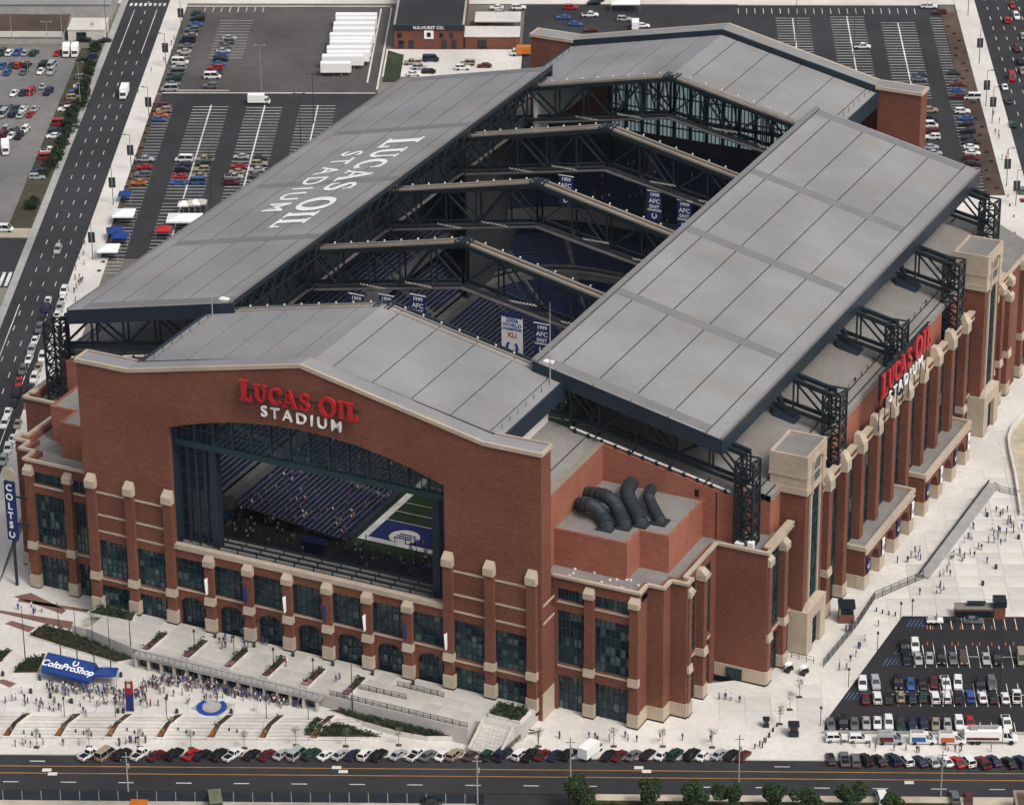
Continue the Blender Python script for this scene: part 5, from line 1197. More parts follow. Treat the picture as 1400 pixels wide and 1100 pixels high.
# small lot beside the plaza: surface, stalls, wall
lr = PB((103.6, -24.0), (104.2, -19.6), (122.6, 23.6), (300, 23.6), (300, -24.0))
mb = MB(); mb.prism([(x, y) for x, y in lr], PZ-.3, PZ+.03); struct(mb.build('parking_lot', ['asphalt_new']))
rects = []
def pxs(x): return x
for i in range(40):
    s = 105.6+2.24*i
    rects.append((s-.06, s+.06, -23.3, -19.6))
    if s > 116: rects += [(s+.0-.06, s+.06, -13.6, -4.3)] if s > 117.5 else []
    if s > 123: rects.append((s-.06, s+.06, 2.0, 11.2))
    if s > 126: rects.append((s-.06, s+.06, 18.0, 22.8))
rects += [(118, 200, -8.95, -8.8), (124, 200, 6.5, 6.65), (104.5, 200, -23.4, -23.2)]
mat('fresh_paint', (.78, .78, .76), .7, .08)
paint('stall_lines', rects, 'fresh_paint', z=PZ+.05)
hat = []
mbh = MB(gx)
for (s0, t0) in ((119.0, 4.2), (121.6, 8.8), (110.5, -9.5), (112.8, -5.8), (125.0, 20.5)):
    for i in range(6): mbh.quad((s0-2+.8*i, t0-1.6, PZ+.051), (s0-1.85+.8*i, t0-1.6, PZ+.051), (s0-.6+.8*i, t0+1.6, PZ+.051), (s0-.75+.8*i, t0+1.6, PZ+.051))
mat('hatch_blue', (.10, .19, .36), .8, .15)
struct(mbh.build('hatched_bay', 'hatch_blue'))
w = MB(gx); w.box(103.4, 200, -24.35, -24.0, SWZ, PZ+.55); tag(w.build('retaining_wall', 'wallgrey'), 'low grey retaining wall below the small parking lot', 'wall')
mb = MB(gx)
for i in range(12): mb.box(126+2.24*i, 127+2.24*i, 14.5, 14.7, PZ+.04, PZ+.3)
for i in range(10): x = 126+2.24*i
rcn = random.Random(2)
cone = MB(); cone.tube([(0, 0, 0), (0, 0, .05)], .22, 8); cone.tube([(0, 0, .05), (0, 0, .75)], [.16, .03], 8); cone = cone.mesh('traffic_cone', 'orange')
for x in (850, 905, 985, 1030, 1095, 1145, 1200, 1255, 1310):
    for y in (185, 268): v = z_(1040, 810, x+rcn.uniform(-15, 15), y, PZ+.04); tag(inst('traffic_cone', cone, None, v), 'orange traffic cone standing in the empty lanes of the small lot', 'cone', 'traffic cones in the small lot')

# ================================================================== FRONT PLAZA
def bed(name, pts, z0, z1, label, m='mulch', group=None, kerb=.25, cat='planter', plants=0, leafm='hedge', lp=(0.9)):
    # raised bed with a concrete kerb all round and low plants; pts in world XY
    n = len(pts); cx_ = sum(p[0] for p in pts)/n; cy_ = sum(p[1] for p in pts)/n
    e = tag(empty(name, (0, 0, 0)), label, cat, group)
    MB().prism(pts, z0, z1).build('kerb', 'plaza', e)
    inn = []
    for x, y in pts:
        d = hypot(x-cx_, y-cy_) or 1; k = max(.2, 1-kerb*1.6/d); inn.append((cx_+(x-cx_)*k, cy_+(y-cy_)*k))
    MB().prism(inn, z1 if not callable(z1) else (lambda x, y: z1(x, y)-.02), (z1+.06) if not callable(z1) else (lambda x, y: z1(x, y)+.06)).build('soil', m, e)
    if plants:
        r = random.Random(len(pts)*7+int(cx_*10)); mb = MB(); xs = [p[0] for p in inn]; ys = [p[1] for p in inn]; c = 0; g = 0
        while c < plants and g < plants*20:
            g += 1; x, y = r.uniform(min(xs), max(xs)), r.uniform(min(ys), max(ys))
            if not inside((x, y), inn): continue
            c += 1; zz = z1(x, y) if callable(z1) else z1
            for k in range(9):
                a = r.uniform(0, 2*pi); h = r.uniform(.15, .75); q = r.uniform(.1, .5); dx, dy = cos(a)*q, sin(a)*q; s_ = r.uniform(.12, .26); b = r.uniform(0, pi)
                mb.add([(x+dx-s_*cos(b), y+dy-s_*sin(b), zz+h-s_*.5), (x+dx+s_*cos(b), y+dy+s_*sin(b), zz+h-s_*.4), (x+dx-s_*sin(b), y+dy+s_*cos(b), zz+h+s_*.7)], [(0, 1, 2)])
        p_ = mb.build('plants', leafm, e); p_['kind'] = 'stuff'
    return e
# steps down to the pavement, one piece each
stp = tag(empty('plaza_steps'), 'broad concrete steps running along the pavement in front of the lower plaza', 'steps')
for i in range(6):
    MB(gx).box(-69.9, 12.0, -20.2-1.15*(i+1)-.001*i, -20.2-1.15*i, GZ-.1, LZ-.142*(i+.5)).build('step', 'plaza' if i % 2 else 'slab0', stp)
    MB(gx).box(-69.9, 12.0, -20.2-1.15*(i+1)-.02, -20.2-1.15*(i+1)+.1, LZ-.142*(i+.5), LZ-.142*(i+.5)+.012).build('step_nosing', 'wallgrey', stp)
# planters across the steps
def stepz(x, y):
    t = -x*TS+y*TC; f = min(1, max(0, (-19.6-t)/7.6)); return LZ+.55+(SWZ+.5-LZ-.55)*f
for k in range(8):
    s0 = -65.6+10.15*k
    pts = [g2(s0, -19.6), g2(s0+1.5, -19.4), g2(s0-.6, -22.8), g2(s0-1.9, -27.6), g2(s0-3.4, -27.4), g2(s0-2.2, -22.6)]
    pe = bed('step_planter', pts, GZ-.05, stepz, 'sloping concrete planter with bark mulch crossing the plaza steps', 'mulch', 'planters across the plaza steps', plants=4, leafm='leaf_pale')
    q = [g2(s0-1.6, -24.6), g2(s0-2.1, -27.0), g2(s0-3.05, -26.9), g2(s0-2.45, -24.5)]; MB().prism(q, lambda x, y: stepz(x, y)+.05, lambda x, y: stepz(x, y)+.12).build('orange_mulch', 'mulch_orange', pe)
# planters on the terrace
for px, py in ((212, 876), (267.6, 886), (323, 899.6), (375, 911.5), (429, 924.7), (484, 937)):
    v = upz(px, py, .5); w = .85; pts = [(v.x-w, v.y-4.2), (v.x+w, v.y-4.2), (v.x+w, v.y+4.2), (v.x-w, v.y+4.2)]
    pe = bed('terrace_planter', pts, -.1, .55, 'narrow terrace planter with pink flowers at its lower end', 'mulch', 'planters on the terrace', plants=12)
    MB().box(v.x-w+.25, v.x+w-.25, v.y-4.0, v.y-1.6, .55, .85).build('flowers', 'flowers', pe)
# ticket gates under the terrace edge
tg = tag(empty('ticket_gates', (0, 0, 0)), 'grey canopy over the row of ticket gates in the terrace wall', 'gate')
MB().box(-32.5, 10.5, -15.2, -12.7, -.35, .35).build('canopy', 'wallgrey', tg)
mb = MB()
for i in range(15): x = -32.2+3.0*i; MB().box(x-.25, x+.25, -15.0, -14.4, LZ, -.35).build('column', 'wallconc', tg)
for i in range(14): x = -31.9+3.0*i; MB().box(x, x+2.4, -13.6, -13.4, LZ, -.5).build('gate_opening', 'glass', tg)
mb = MB()
for i in range(32): x = -32.4+1.38*i; mb.box(x-.03, x+.03, -15.1, -15.04, .35, 1.4)
mb.box(-32.4, 10.4, -15.1, -15.04, 1.36, 1.42); mb.build('railing', 'steel', tg)
# terrace ramp railings and stairs at the right end
def railing(name, pts, h, label, panels=True, m='steel', pitch=1.6, group=None, mesh_m=None):
    e = tag(empty(name), label, 'railing' if 'rail' in name else 'fence', group); mb = MB(); pn = 0
    for (a, b) in zip(pts, pts[1:]):
        a, b = Vector(a), Vector(b); L = (b-a).length; n = max(1, round(L/pitch))
        for i in range(n+1):
            p = a.lerp(b, i/n); MB().box(p.x-.05, p.x+.05, p.y-.05, p.y+.05, p.z, p.z+h).build('post', m, e)
        q = MB()
        for zz in ((.12, h*.5, h) if panels else (h*.5, h)): q.beam(a+Vector((0, 0, zz)), b+Vector((0, 0, zz)), .06, .07)
        if panels:
            k = max(2, int(L/.28))
            for i in range(k+1): p = a.lerp(b, i/k); q.beam(p+Vector((0, 0, .1)), p+Vector((0, 0, h)), .045)
        q.build('rails', m, e)
    return e
V = lambda x, y, z: upz(350+x*K, 810+y*K, z)
railing('railing', [V(735, 482, .05), V(975, 540, .05)], 1.1, 'dark railing beside the upper flight of steps on the terrace')
railing('railing', [V(510, 490, .05), V(780, 552, .05)], 1.1, 'dark railing along the middle of the terrace')
railing('railing', [(11.5, -12.3, .02), (42.0, -12.1, .02)], 1.1, 'long dark railing along the front edge of the terrace wall')
mb = MB()
e = tag(empty('terrace_stairs'), 'concrete stairs between flanking walls at the end of the terrace', 'stairs')
for i in range(14): MB().box(44.2, 50.2, -9.0-.42*(i+1), -9.0-.42*i, LZ-.5, -.1-.205*i).build('step', 'plaza' if i % 2 else 'slab0', e)
for x in (43.6, 50.2): MB().hexa([(x, -15.2, LZ-.5), (x+.5, -15.2, LZ-.5), (x+.5, -8.9, LZ-.5), (x, -8.9, LZ-.5)], [(x, -15.2, LZ+.6), (x+.5, -15.2, LZ+.6), (x+.5, -8.9, .6), (x, -8.9, .6)]).build('side_wall', 'wallconc', e)
railing('railing', [(50.6, -15.5, LZ), (51.2, -7.2, PZ+.1)], 1.1, 'dark railing beside the terrace stairs')
bx0 = [(44, -6.8), (51, -6.8), (51, -1.5), (44, -1.5)]
bed('corner_planter', [(x, y) for x, y in bx0], -.2, .7, 'square raised planter with dark shrubs at the terrace corner', 'grass', plants=70)
# green beds below the terrace wall
bed('lawn_bed', [tuple(V(*q, SWZ+.5).xy) for q in ((300, 650), (236, 738), (310, 748), (560, 748), (655, 748), (480, 690))], GZ, SWZ+.5, 'wedge-shaped bed of low dark shrubs edged with white kerbs', 'mulch', plants=170)
bed('lawn_bed', [tuple(V(*q, LZ+.2).xy) for q in ((372, 606), (500, 600), (720, 665), (1090, 746), (890, 746), (740, 722), (560, 670))], GZ, LZ+.25, 'long bed of shrubs and flowers below the terrace wall', 'mulch', plants=190)
bed('lawn_bed', [tuple(V(*q, SWZ+.4).xy) for q in ((1130, 715), (1105, 747), (1255, 747), (1230, 735))], GZ, SWZ+.4, 'small bed of shrubs at the foot of the stairs', 'mulch', plants=40)
# left beds, paver bands and walls
U5 = lambda x, y, z=LZ: upz(x*K, 810+y*K, z)
bed('lawn_bed', [tuple(U5(*q).xy) for q in ((145, 225), (215, 172), (370, 205), (700, 352), (610, 368), (400, 310))], LZ-.3, LZ+.35, 'long bed of dark shrubs beside the flagpoles', 'mulch', plants=170)
bed('lawn_bed', [tuple(U5(*q).xy) for q in ((60, 425), (135, 345), (240, 335), (195, 425))], LZ-.3, LZ+.35, 'bed of dark shrubs behind the blue shop tent', 'mulch', plants=90)
bed('lawn_bed', [tuple(U5(*q).xy) for q in ((-30, 300), (65, 305), (0, 375), (-60, 380))], LZ-.3, LZ+.35, 'bed of shrubs beside the brick paver bands', 'mulch', plants=60)
bed('lawn_bed', [tuple(U5(*q, .4).xy) for q in ((450, 100), (520, 68), (710, 108), (690, 148))], -.3, .4, 'bed of dark shrubs against the brick piers at the terrace end', 'grass', plants=80)
for pts in (((70, 20), (160, 0), (345, 90), (320, 110)), ((25, 160), (60, 145), (185, 180), (150, 205)), ((-30, 455), (20, 448), (85, 470), (50, 492)), ((-40, 95), (0, 90), (380, 150), (370, 190)), ((100, 30), (480, 90), (470, 105), (90, 45))):
    mb = MB(); mb.poly([(*U5(*q).xy, LZ+.03) for q in pts]); struct(mb.build('paver_band', 'pavered'))
tw = tag(empty('terrace_walls'), 'stepped pale concrete walls at the left end of the terrace', 'wall')
for (a, b, h) in (((380, 222), (475, 165), 1.4), ((380, 222), (720, 305), 2.6), ((475, 165), (590, 190), 1.2), ((590, 190), (760, 235), 1.2)):
    p, q = U5(*a, LZ), U5(*b, LZ); MB().beam(p+Vector((0, 0, h/2)), q+Vector((0, 0, h/2)), .45, h).build('wall_segment', 'wallconc', tw)
# horseshoe inlay
v = U5(1098, 592); mb = MB(); mb.poly([(*U5(*q).xy, LZ+.035) for q in ((985, 602), (1068, 545), (1215, 580), (1130, 645))]); inl = struct(mb.build('paving_inlay', 'wallgrey'))
h_ = horseshoe(2.5, .52, .02); h_.materials.append(MATS['signblue']); o = inst('horseshoe', h_, inl); frame(o, (v.x, v.y, LZ+.045), (TC, TS, 0), (-TS, TC, 0))
# flagpoles
pm = MB().tube([(0, 0, 0), (0, 0, 6), (0, 0, 12.5)], [.13, .1, .05], 8).tube([(0, 0, 12.5), (0, 0, 12.7)], .14, 8).mesh('flagpole', 'pole')
for q in ((132, 352), (316, 332), (402, 356), (490, 377), (576, 396), (682, 340)): tag(inst('flagpole', pm, None, U5(*q)), 'tall bare dark flagpole standing by the long shrub bed', 'flagpole', 'flagpoles by the shrub bed')
# blue shop tent
corner = [U5(215, 455), U5(470, 515), U5(515, 440), U5(268, 385)]
e = tag(empty('shop_tent', (0, 0, 0)), 'blue canvas tent with white ColtsProShop lettering on the plaza', 'tent')
T0, T1, T2, T3 = [Vector(c) for c in corner]
up_ = lambda p, h: Vector((p.x, p.y, LZ+h))
r0, r1 = (T0+T3)/2+(T3-T0)*.25, (T1+T2)/2+(T2-T1)*.25
mb = MB(); a, b, c, d = up_(T0, 2.5), up_(T1, 2.5), up_(r1, 4.3), up_(r0, 4.3)
mb.quad(a, b, c, d); mb.quad(up_(T3, 2.5), d, c, up_(T2, 2.5)); mb.poly([b, up_(T2, 2.5), c]); mb.poly([a, d, up_(T3, 2.5)])
mb.quad(a, up_(T0, 1.8), up_(T1, 1.8), b); mb.quad(b, up_(T1, 1.8), up_(T2, 1.8), up_(T2, 2.5)); mb.build('canopy', 'tentblue', e)
for p in corner: MB().tube([p, up_(p, 2.5)], .06, 6).build('pole', 'pole_grey', e)
cen = (a+b+c+d)/4; rgt = (b-a).normalized(); upd = ((d-a)-rgt*(d-a).dot(rgt)).normalized(); nn = rgt.cross(upd)
text_at('lettering', 'ColtsProShop', 2.15, 'signwhite', cen+nn*.05-upd*.35, rgt, upd, e, extrude=.02, bold=.05, shear=.15)
h_ = horseshoe(.55, .13, .02); h_.materials.append(MATS['signwhite']); frame(inst('emblem', h_, e), cen+nn*.05+upd*1.1+rgt*1.2, rgt, upd)
def canopy(p, w, l, h, m, label, group=None, rz=TH):
    e = tag(empty('canopy_tent', p, rz), label, 'tent', group)
    mb = MB(); mb.add([(-w, -l, h*.72), (w, -l, h*.72), (w, l, h*.72), (-w, l, h*.72), (0, 0, h)], [(0, 1, 4), (1, 2, 4), (2, 3, 4), (3, 0, 4)])
    mb.add([(-w, -l, h*.72), (w, -l, h*.72), (w, l, h*.72), (-w, l, h*.72), (-w, -l, h*.62), (w, -l, h*.62), (w, l, h*.62), (-w, l, h*.62)], [(0, 1, 5, 4), (1, 2, 6, 5), (2, 3, 7, 6), (3, 0, 4, 7)]); mb.build('roof', m, e)
    for sx in (-1, 1):
        for sy in (-1, 1): MB().box(sx*w-.05, sx*w+.05, sy*l-.05, sy*l+.05, 0, h*.72).build('pole', 'pole_grey', e)
    return e
canopy(U5(545, 465), 2.6, 1.6, 3.6, 'tentblue', 'smaller blue canopy beside the blue shop tent')
U0 = lambda x, y: upz(x*K, 270+y*K, GZ)
canopy(U0(645, 130), 2.9, 2.9, 4, 'signwhite', 'square white canopy in the lot beside the stadium roof'); canopy(U0(600, 215), 2.2, 2.2, 3.6, 'tentblue', 'upper blue canopy in the lot beside the planting strip', rz=TH+.2); canopy(U0(625, 238), 2.2, 2.2, 3.4, 'tentblue', 'lower blue canopy in the lot beside the planting strip')
canopy(U0(565, 310), 2.8, 2.8, 3.8, 'signwhite', 'square white canopy at the near end of the lot beside the avenue'); canopy(U0(852, 205), 2.0, 2.0, 3.4, 'red', 'square red canopy in the lot behind the stadium roof'); canopy(U0(960, 160), 4.6, 3.0, 4.4, 'signwhite', 'large white canopy partly hidden behind the stadium roof'); canopy(U0(650, 20), 1.7, 1.7, 3.2, 'tentblue', 'small blue canopy at the head of the near stalls')
for i, x in enumerate((955, 985, 1015, 1045)): canopy(U0(x, 75-i*3), 1.5, 1.6, 3.4, 'signwhite' if i % 2 == 0 else 'wallconc', 'small pale canopy in the touching row behind the stadium roof', 'row of small pale canopies')
canopy(upz(855, 14, GZ), 4.5, 2.6, 4, 'signwhite', 'wide white canopy behind the rear gable')
mat('maroon_panel', (.26, .015, .02), .5, .05)
# red and blue pylon
v = U5(676, 612); e = tag(empty('advertising_pylon', v, TH), 'tall red and dark blue advertising pylon on the lower plaza', 'pylon')
MB().box(-.75, .75, -.22, .22, 0, 4.0).build('lower_panel', 'bannerblue', e); MB().box(-.8, .8, -.26, .26, 4.0, 6.8).build('upper_panel', 'maroon_panel', e); MB().box(-.4, .4, -.24, .24, 6.8, 7.3).build('cap', 'wallconc', e)
MB().box(-.35, .35, -.3, -.26, 5.4, 6.4).build('pale_field', 'wallconc', e)
# vertical blade sign
v = upy(15, 690, 5.0); e = tag(empty('blade_sign', (v.x, v.y, 0)), 'tall dark blue vertical sign reading COLTS on the left corner', 'sign')
MB().box(-1.2, 1.2, -.35, .35, v.z-8.2, v.z+5.6).build('panel', 'bannerblue', e)
for i, ch in enumerate('COLTS'): text_at('letter', ch, 2.2, 'signwhite', (0, -.38, v.z+4.2-2.2*i), (1, 0, 0), (0, 0, 1), e, extrude=.03, bold=.05)
h_ = horseshoe(.62, .13, .04); h_.materials.append(MATS['signwhite']); frame(inst('emblem', h_, e), (0, -.38, v.z-6.8), (1, 0, 0), (0, 0, 1))
mb = MB(); mb.tube([(0, 0, v.z+7.2), (0, .3, v.z+7.2)], 1.5, 18); mb.build('roundel', 'stone', e); MB().tube([(0, .0, -4.2), (0, 0, v.z-8)], .35, 8).build('post', 'navy', e)
MB().box(.9, 4.2, .0, .25, v.z+2, v.z+2.4).build('bracket', 'navy', e); MB().box(.9, 4.2, .0, .25, v.z-4.4, v.z-4).build('bracket', 'navy', e)
# banners on the front piers
for k, x in enumerate([(i-.5)*M for i in range(-2, 4)]+[3.5*M]):
    c = 'signwhite' if k % 2 == 0 else 'bannerblue'
    mb = MB(); mb.hexa([(x+.05, -.75, 9.6), (x+.12, -1.7, 9.6), (x+.2, -1.7, 9.6), (x+.13, -.75, 9.6)], [(x+.05, -.75, 13.2), (x-.15, -1.7, 13.2), (x-.07, -1.7, 13.2), (x+.13, -.75, 13.2)])
    tag(mb.build('banner', c), ('white' if k % 2 == 0 else 'dark blue')+' narrow banner flying from a brick pier above the arched doors', 'banner', ('white' if k % 2 == 0 else 'blue')+' banners on the front piers')
# banners hanging inside from the trusses
def hang(p, right, w, h, label, big=False, lines=()):
    # p: top centre
    e = tag(empty('championship_banner', p, atan2(right[1], right[0])), label, 'banner')
    MB().box(-w/2, w/2, -.04, .04, -h, 0).build('cloth', 'signwhite' if big else 'bannerblue', e)
    MB().box(-w/2-.1, w/2+.1, -.08, .08, 0, .2).build('batten', 'signwhite' if not big else 'bannerblue', e)
    if big: MB().box(-w/2, w/2, -.06, -.045, -h*.07, 0).build('top_band', 'bannerblue', e)
    for tx, zz, sz, m in lines: text_at('lettering', tx, sz, m, (0, -.07, -zz*h), (1, 0, 0), (0, 0, 1), e, extrude=.01, bold=.03)
    h_ = horseshoe(w*(.24 if big else .15), w*(.055 if big else .035), .03); h_.materials.append(MATS['signblue' if big else 'signwhite']); frame(inst('emblem', h_, e), (0, -.08, -h*(.74 if big else .82)), (1, 0, 0), (0, 0, 1)); return e
hv = Vector((_R.x, _R.y, 0)).normalized()
def at_y(px, py, Y): return upy(px, py, Y)
B0 = TY[1]-2.6
hang(at_y(700, 430, B0), (1, 0), 5.0, 10.4, 'large white banner lettered 2006 WORLD CHAMPIONS hanging under the roof', True, (('2006', .13, 1.5, 'signblue'), ('WORLD', .24, 1.2, 'signblue'), ('CHAMPIONS', .33, .8, 'signblue'), ('XLI', .46, 1.6, 'signred')))
CH = (('1999', .12, 1.2, 'signwhite'), ('AFC', .33, 1.5, 'signwhite'), ('EAST', .52, 1.1, 'signwhite'), ('CHAMPIONS', .64, .6, 'signwhite'))
for px, py, Y, lab in ((487, 403, B0, 'blue banner half hidden by the roof edge, farthest from the white banner'), (528, 404, B0, 'blue banner hanging at the ridge just behind the front roof edge'), (571, 404, B0, 'blue banner lettered AFC hanging beside the ridge above the seats'), (741, 443, B0, 'blue banner beside the large white champions banner'),
                       (774, 241, TY[3]-2.6, 'blue banner hanging at the third rail, nearest its peak'), (895, 262, TY[3]-2.6, 'blue banner with horseshoe hanging above the far seats'), (936, 275, TY[3]-2.6, 'blue banner hanging against the inner edge of the right roof panel')):
    hang(at_y(px, py, Y), (1, 0), 3.6, 7.2, lab, False, CH)

# ================================================================== RIGHT PLAZA FURNITURE
Z4 = lambda x, y, z=PZ: upz(1040+x*K, 540+y*K, z)
Z8 = lambda x, y, z=PZ: upz(1040+x*K, 810+y*K, z)
a, b = Z4(1205, 480), Z4(845, 950); d = (b-a).normalized(); n = Vector((-d.y, d.x, 0))
e = tag(empty('plaza_ramp'), 'long sloping grey ramp wall dividing the side plaza', 'wall')
MB().hexa([a-n*1.1, b-n*1.1, b+n*1.1, a+n*1.1], [a-n*1.1+Vector((0, 0, 1.2)), b-n*1.1+Vector((0, 0, .7)), b+n*1.1+Vector((0, 0, .7)), a+n*1.1+Vector((0, 0, 1.2))]).build('ramp', 'wallgrey', e)
MB().beam(a-n*1.0+Vector((0, 0, 1.6)), b-n*1.0+Vector((0, 0, 1.1)), .2, .5).build('parapet', 'steel', e)
railing('fence', [b, Z4(590, 1060), Z8(505, 165), Z8(470, 210), Z8(325, 385)], 1.9, 'dark metal fence running from the ramp wall to the gate in the side plaza', True, 'steel', 2.4)
railing('fence', [Z4(1210, 480), Z4(1240, 500), Z4(1340, 525)], 1.5, 'short dark fence at the far end of the ramp wall', True, 'steel', 2.0)
g = railing('fence', [Z8(160, 335), Z8(275, 365)], 1.4, 'dark open gate barrier between the fence and the brick tower', False, 'steel', 1.5)
cw = [Z4(*q) for q in ((1366, 110), (1310, 170), (1286, 230), (1292, 300), (1320, 420), (1338, 540), (1350, 625))]
e = tag(empty('curved_wall'), 'pale curved retaining wall edging the bare bed at the far side of the plaza', 'wall')
for p, q in zip(cw, cw[1:]): MB().beam(p+Vector((0, 0, .5)), q+Vector((0, 0, .5)), .6, 1.2).build('wall_segment', 'plaza', e)
mb = MB(); pp = [(p.x, p.y) for p in cw]; far = [(p[0]+45, p[1]+22) for p in pp]; mb.poly([(x, y, PZ+.1) for x, y in pp]+[(x, y, PZ+.1) for x, y in far[::-1]]); struct(mb.build('bare_bed', 'sand'))
def booth(p, w, l, h, label, brick=True, cat='booth'):
    e = tag(empty('guard_booth', p, TH), label, cat)
    MB().box(-w, w, -l, l, 0, h*.5).build('wall', 'brick' if brick else 'steel', e); MB().box(-w*.93, w*.93, -l*.93, l*.93, h*.5, h*.9).build('window', 'glass', e)
    MB().box(-w*1.12, w*1.12, -l*1.12, l*1.12, h*.88, h).build('roof', 'steel', e)
    mb = MB()
    for sx in (-1, 1):
        for sy in (-1, 1): mb.box(sx*w*.9-.1, sx*w*.9+.1, sy*l*.9-.1, sy*l*.9+.1, h*.5, h*.9)
    mb.build('corner_posts', 'stone', e); return e
booth(Z8(443, 140), 1.6, 1.6, 4.0, 'small brick guard booth with dark roof beside the stadium tower')
booth(Z8(170, 735), 1.0, .9, 2.6, 'dark metal kiosk at the plaza corner beside the street', False, 'kiosk'); booth(Z8(28, 692), .6, .6, 1.9, 'small dark metal cabinet on the side plaza', False, 'kiosk')
v = Z8(1130, 120); e = tag(empty('brick_shelter', v, TH), 'low brick shelter with a dark canopy and corner booth beside the small lot', 'shelter')
MB().box(-5, 3, -1.2, 1.4, 0, 2.2).build('wall', 'brick', e); MB().box(-4.9, 2.9, -1.25, -1.15, .3, 1.8).build('front_panel', 'glass', e); MB().box(-5.1, 3.05, -1.3, 1.5, 2.2, 2.4).build('roof', 'roof_low', e); MB().box(3.06, 5.4, -1.4, 1.4, 0, 2.6).build('booth', 'brick', e); MB().box(2.9, 5.6, -1.6, 1.6, 2.9, 4.2).build('booth_roof', 'steel', e); MB().box(3.2, 5.2, -1.2, 1.2, 2.6, 2.9).build('booth_window', 'stone', e)
MB().box(-2.5, 1.4, -.5, .8, 3.0, 3.2).build('canopy', 'steel', e)
# parked motor carts by the gate, trailer on the lot
for i, q in enumerate(((145, 405), (225, 420))):
    e = tag(empty('golf_cart', Z8(*q), TH+radians(60)), 'small golf cart with a white roof parked by the open gate', 'cart', 'golf carts by the gate')
    mb = MB(); loft(mb, [(-1.2, .55, .5, .3, .7), (0, .6, .55, .25, .6), (1.1, .55, .45, .3, .75), (1.25, .45, .4, .35, .6)], 0); mb.build('body', 'paint_black', e)
    MB().box(-1.0, .7, -.6, .6, 1.75, 1.83).build('roof', 'signwhite', e)
    mb = MB()
    for sx in (-.95, .65):
        for sy in (-.55, .55): mb.box(sx-.03, sx+.03, sy-.03, sy+.03, .6, 1.75)
    mb.build('posts', 'pole', e); wr = MB().tube([(0, -.1, 0), (0, .1, 0)], .25, 10).mesh('wheel', 'tyre')
    for sx in (-.8, .8):
        for sy in (-.5, .5): inst('wheel', wr, e, (sx, sy, .25))
e = tag(empty('utility_trailer', Z8(905, 158, PZ+.04), TH), 'white utility trailer with upright frame on the edge of the small lot', 'trailer')
MB().box(-1.8, 1.6, -.9, .9, .6, 1.0).build('bed', 'signwhite', e); mb = MB(); mb.box(.2, .4, -.8, .8, 1.0, 2.6); mb.box(-1.6, -.2, -.6, .6, 1.0, 1.6); mb.build('load', 'wallconc', e)
wr = MB().tube([(0, -.12, 0), (0, .12, 0)], .38, 10).mesh('wheel', 'tyre')
for sx in (-1.0, .2):
    for sy in (-.95, .95): inst('wheel', wr, e, (sx, sy, .38))
e = tag(empty('motorcycle', Z8(985, 155, PZ+.04), TH), 'dark motorcycle parked behind the white utility trailer', 'motorcycle')
MB().tube([(-.7, 0, .6), (.1, 0, .85), (.6, 0, .8)], [.14, .22, .12], 8).build('body', 'black', e); MB().tube([(.6, -.3, 1.05), (.6, .3, 1.05)], .04, 6).build('handlebar', 'rim', e)
wr = MB().tube([(0, -.07, 0), (0, .07, 0)], .32, 12).mesh('wheel', 'tyre')
for sx in (-.75, .75): inst('wheel', wr, e, (sx, 0, .32))
# bollards
bo = MB().tube([(0, 0, 0), (0, 0, .9), (0, 0, 1.05)], [.16, .16, .08], 8).mesh('bollard', 'pole')
def bollards(pts, lab, grp):
    for p in pts: tag(inst('bollard', bo, None, p), lab, 'bollard', grp)
bollards([Z8(8+19*i, 800-26*i, -3.1) for i in range(5)]+[upz(700+q[0]*K, 810+q[1]*K, -3.1) for q in ((1260, 805), (1285, 790), (1308, 773), (1332, 748), (1352, 722))], 'dark bollard standing in the curved line at the plaza corner', 'bollards at the plaza corner')
bollards([Z8(*q) for q in ((600, 98), (632, 108), (665, 115), (698, 120))], 'dark bollard standing in the short line beside the small lot', 'bollards beside the lot')
bollards([upz(x*K, 810+y*K, SWZ) for x, y in ((125, 735), (167, 742), (208, 750), (394, 728), (435, 738), (475, 745), (660, 722), (700, 735), (742, 745), (925, 720), (967, 732), (1006, 740), (1190, 722), (1230, 730))], 'dark bollard standing at the foot of the plaza steps', 'bollards at the foot of the steps')
# bins on the plazas
bn = MB().tube([(0, 0, 0), (0, 0, .9)], .32, 10).tube([(0, 0, .9), (0, 0, 1.1)], [.34, .2], 10).mesh('litter_bin', 'pole')
for q in ((160, 520), (262, 545), (372, 572), (710, 375), (628, 435), (815, 395), (208, 452), (612, 622), (640, 622), (918, 625), (1200, 625), (15, 430)): tag(inst('litter_bin', bn, None, U5(*q)), 'dark cylindrical litter bin on the lower plaza', 'bin', 'litter bins on the lower plaza')
for q in ((1220, 900), (1152, 985), (1175, 630), (1338, 745)): tag(inst('litter_bin', bn, None, Z4(*q)), 'dark cylindrical litter bin on the side plaza', 'bin', 'litter bins on the side plaza')
for x in (-4.6, 4.6, 13.7, 22.9, -13.7, -22.9): tag(inst('litter_bin', bn, None, (x+1.8, -1.6, .0)), 'dark round pot at the foot of a brick pier', 'pot', 'pots at the brick piers')
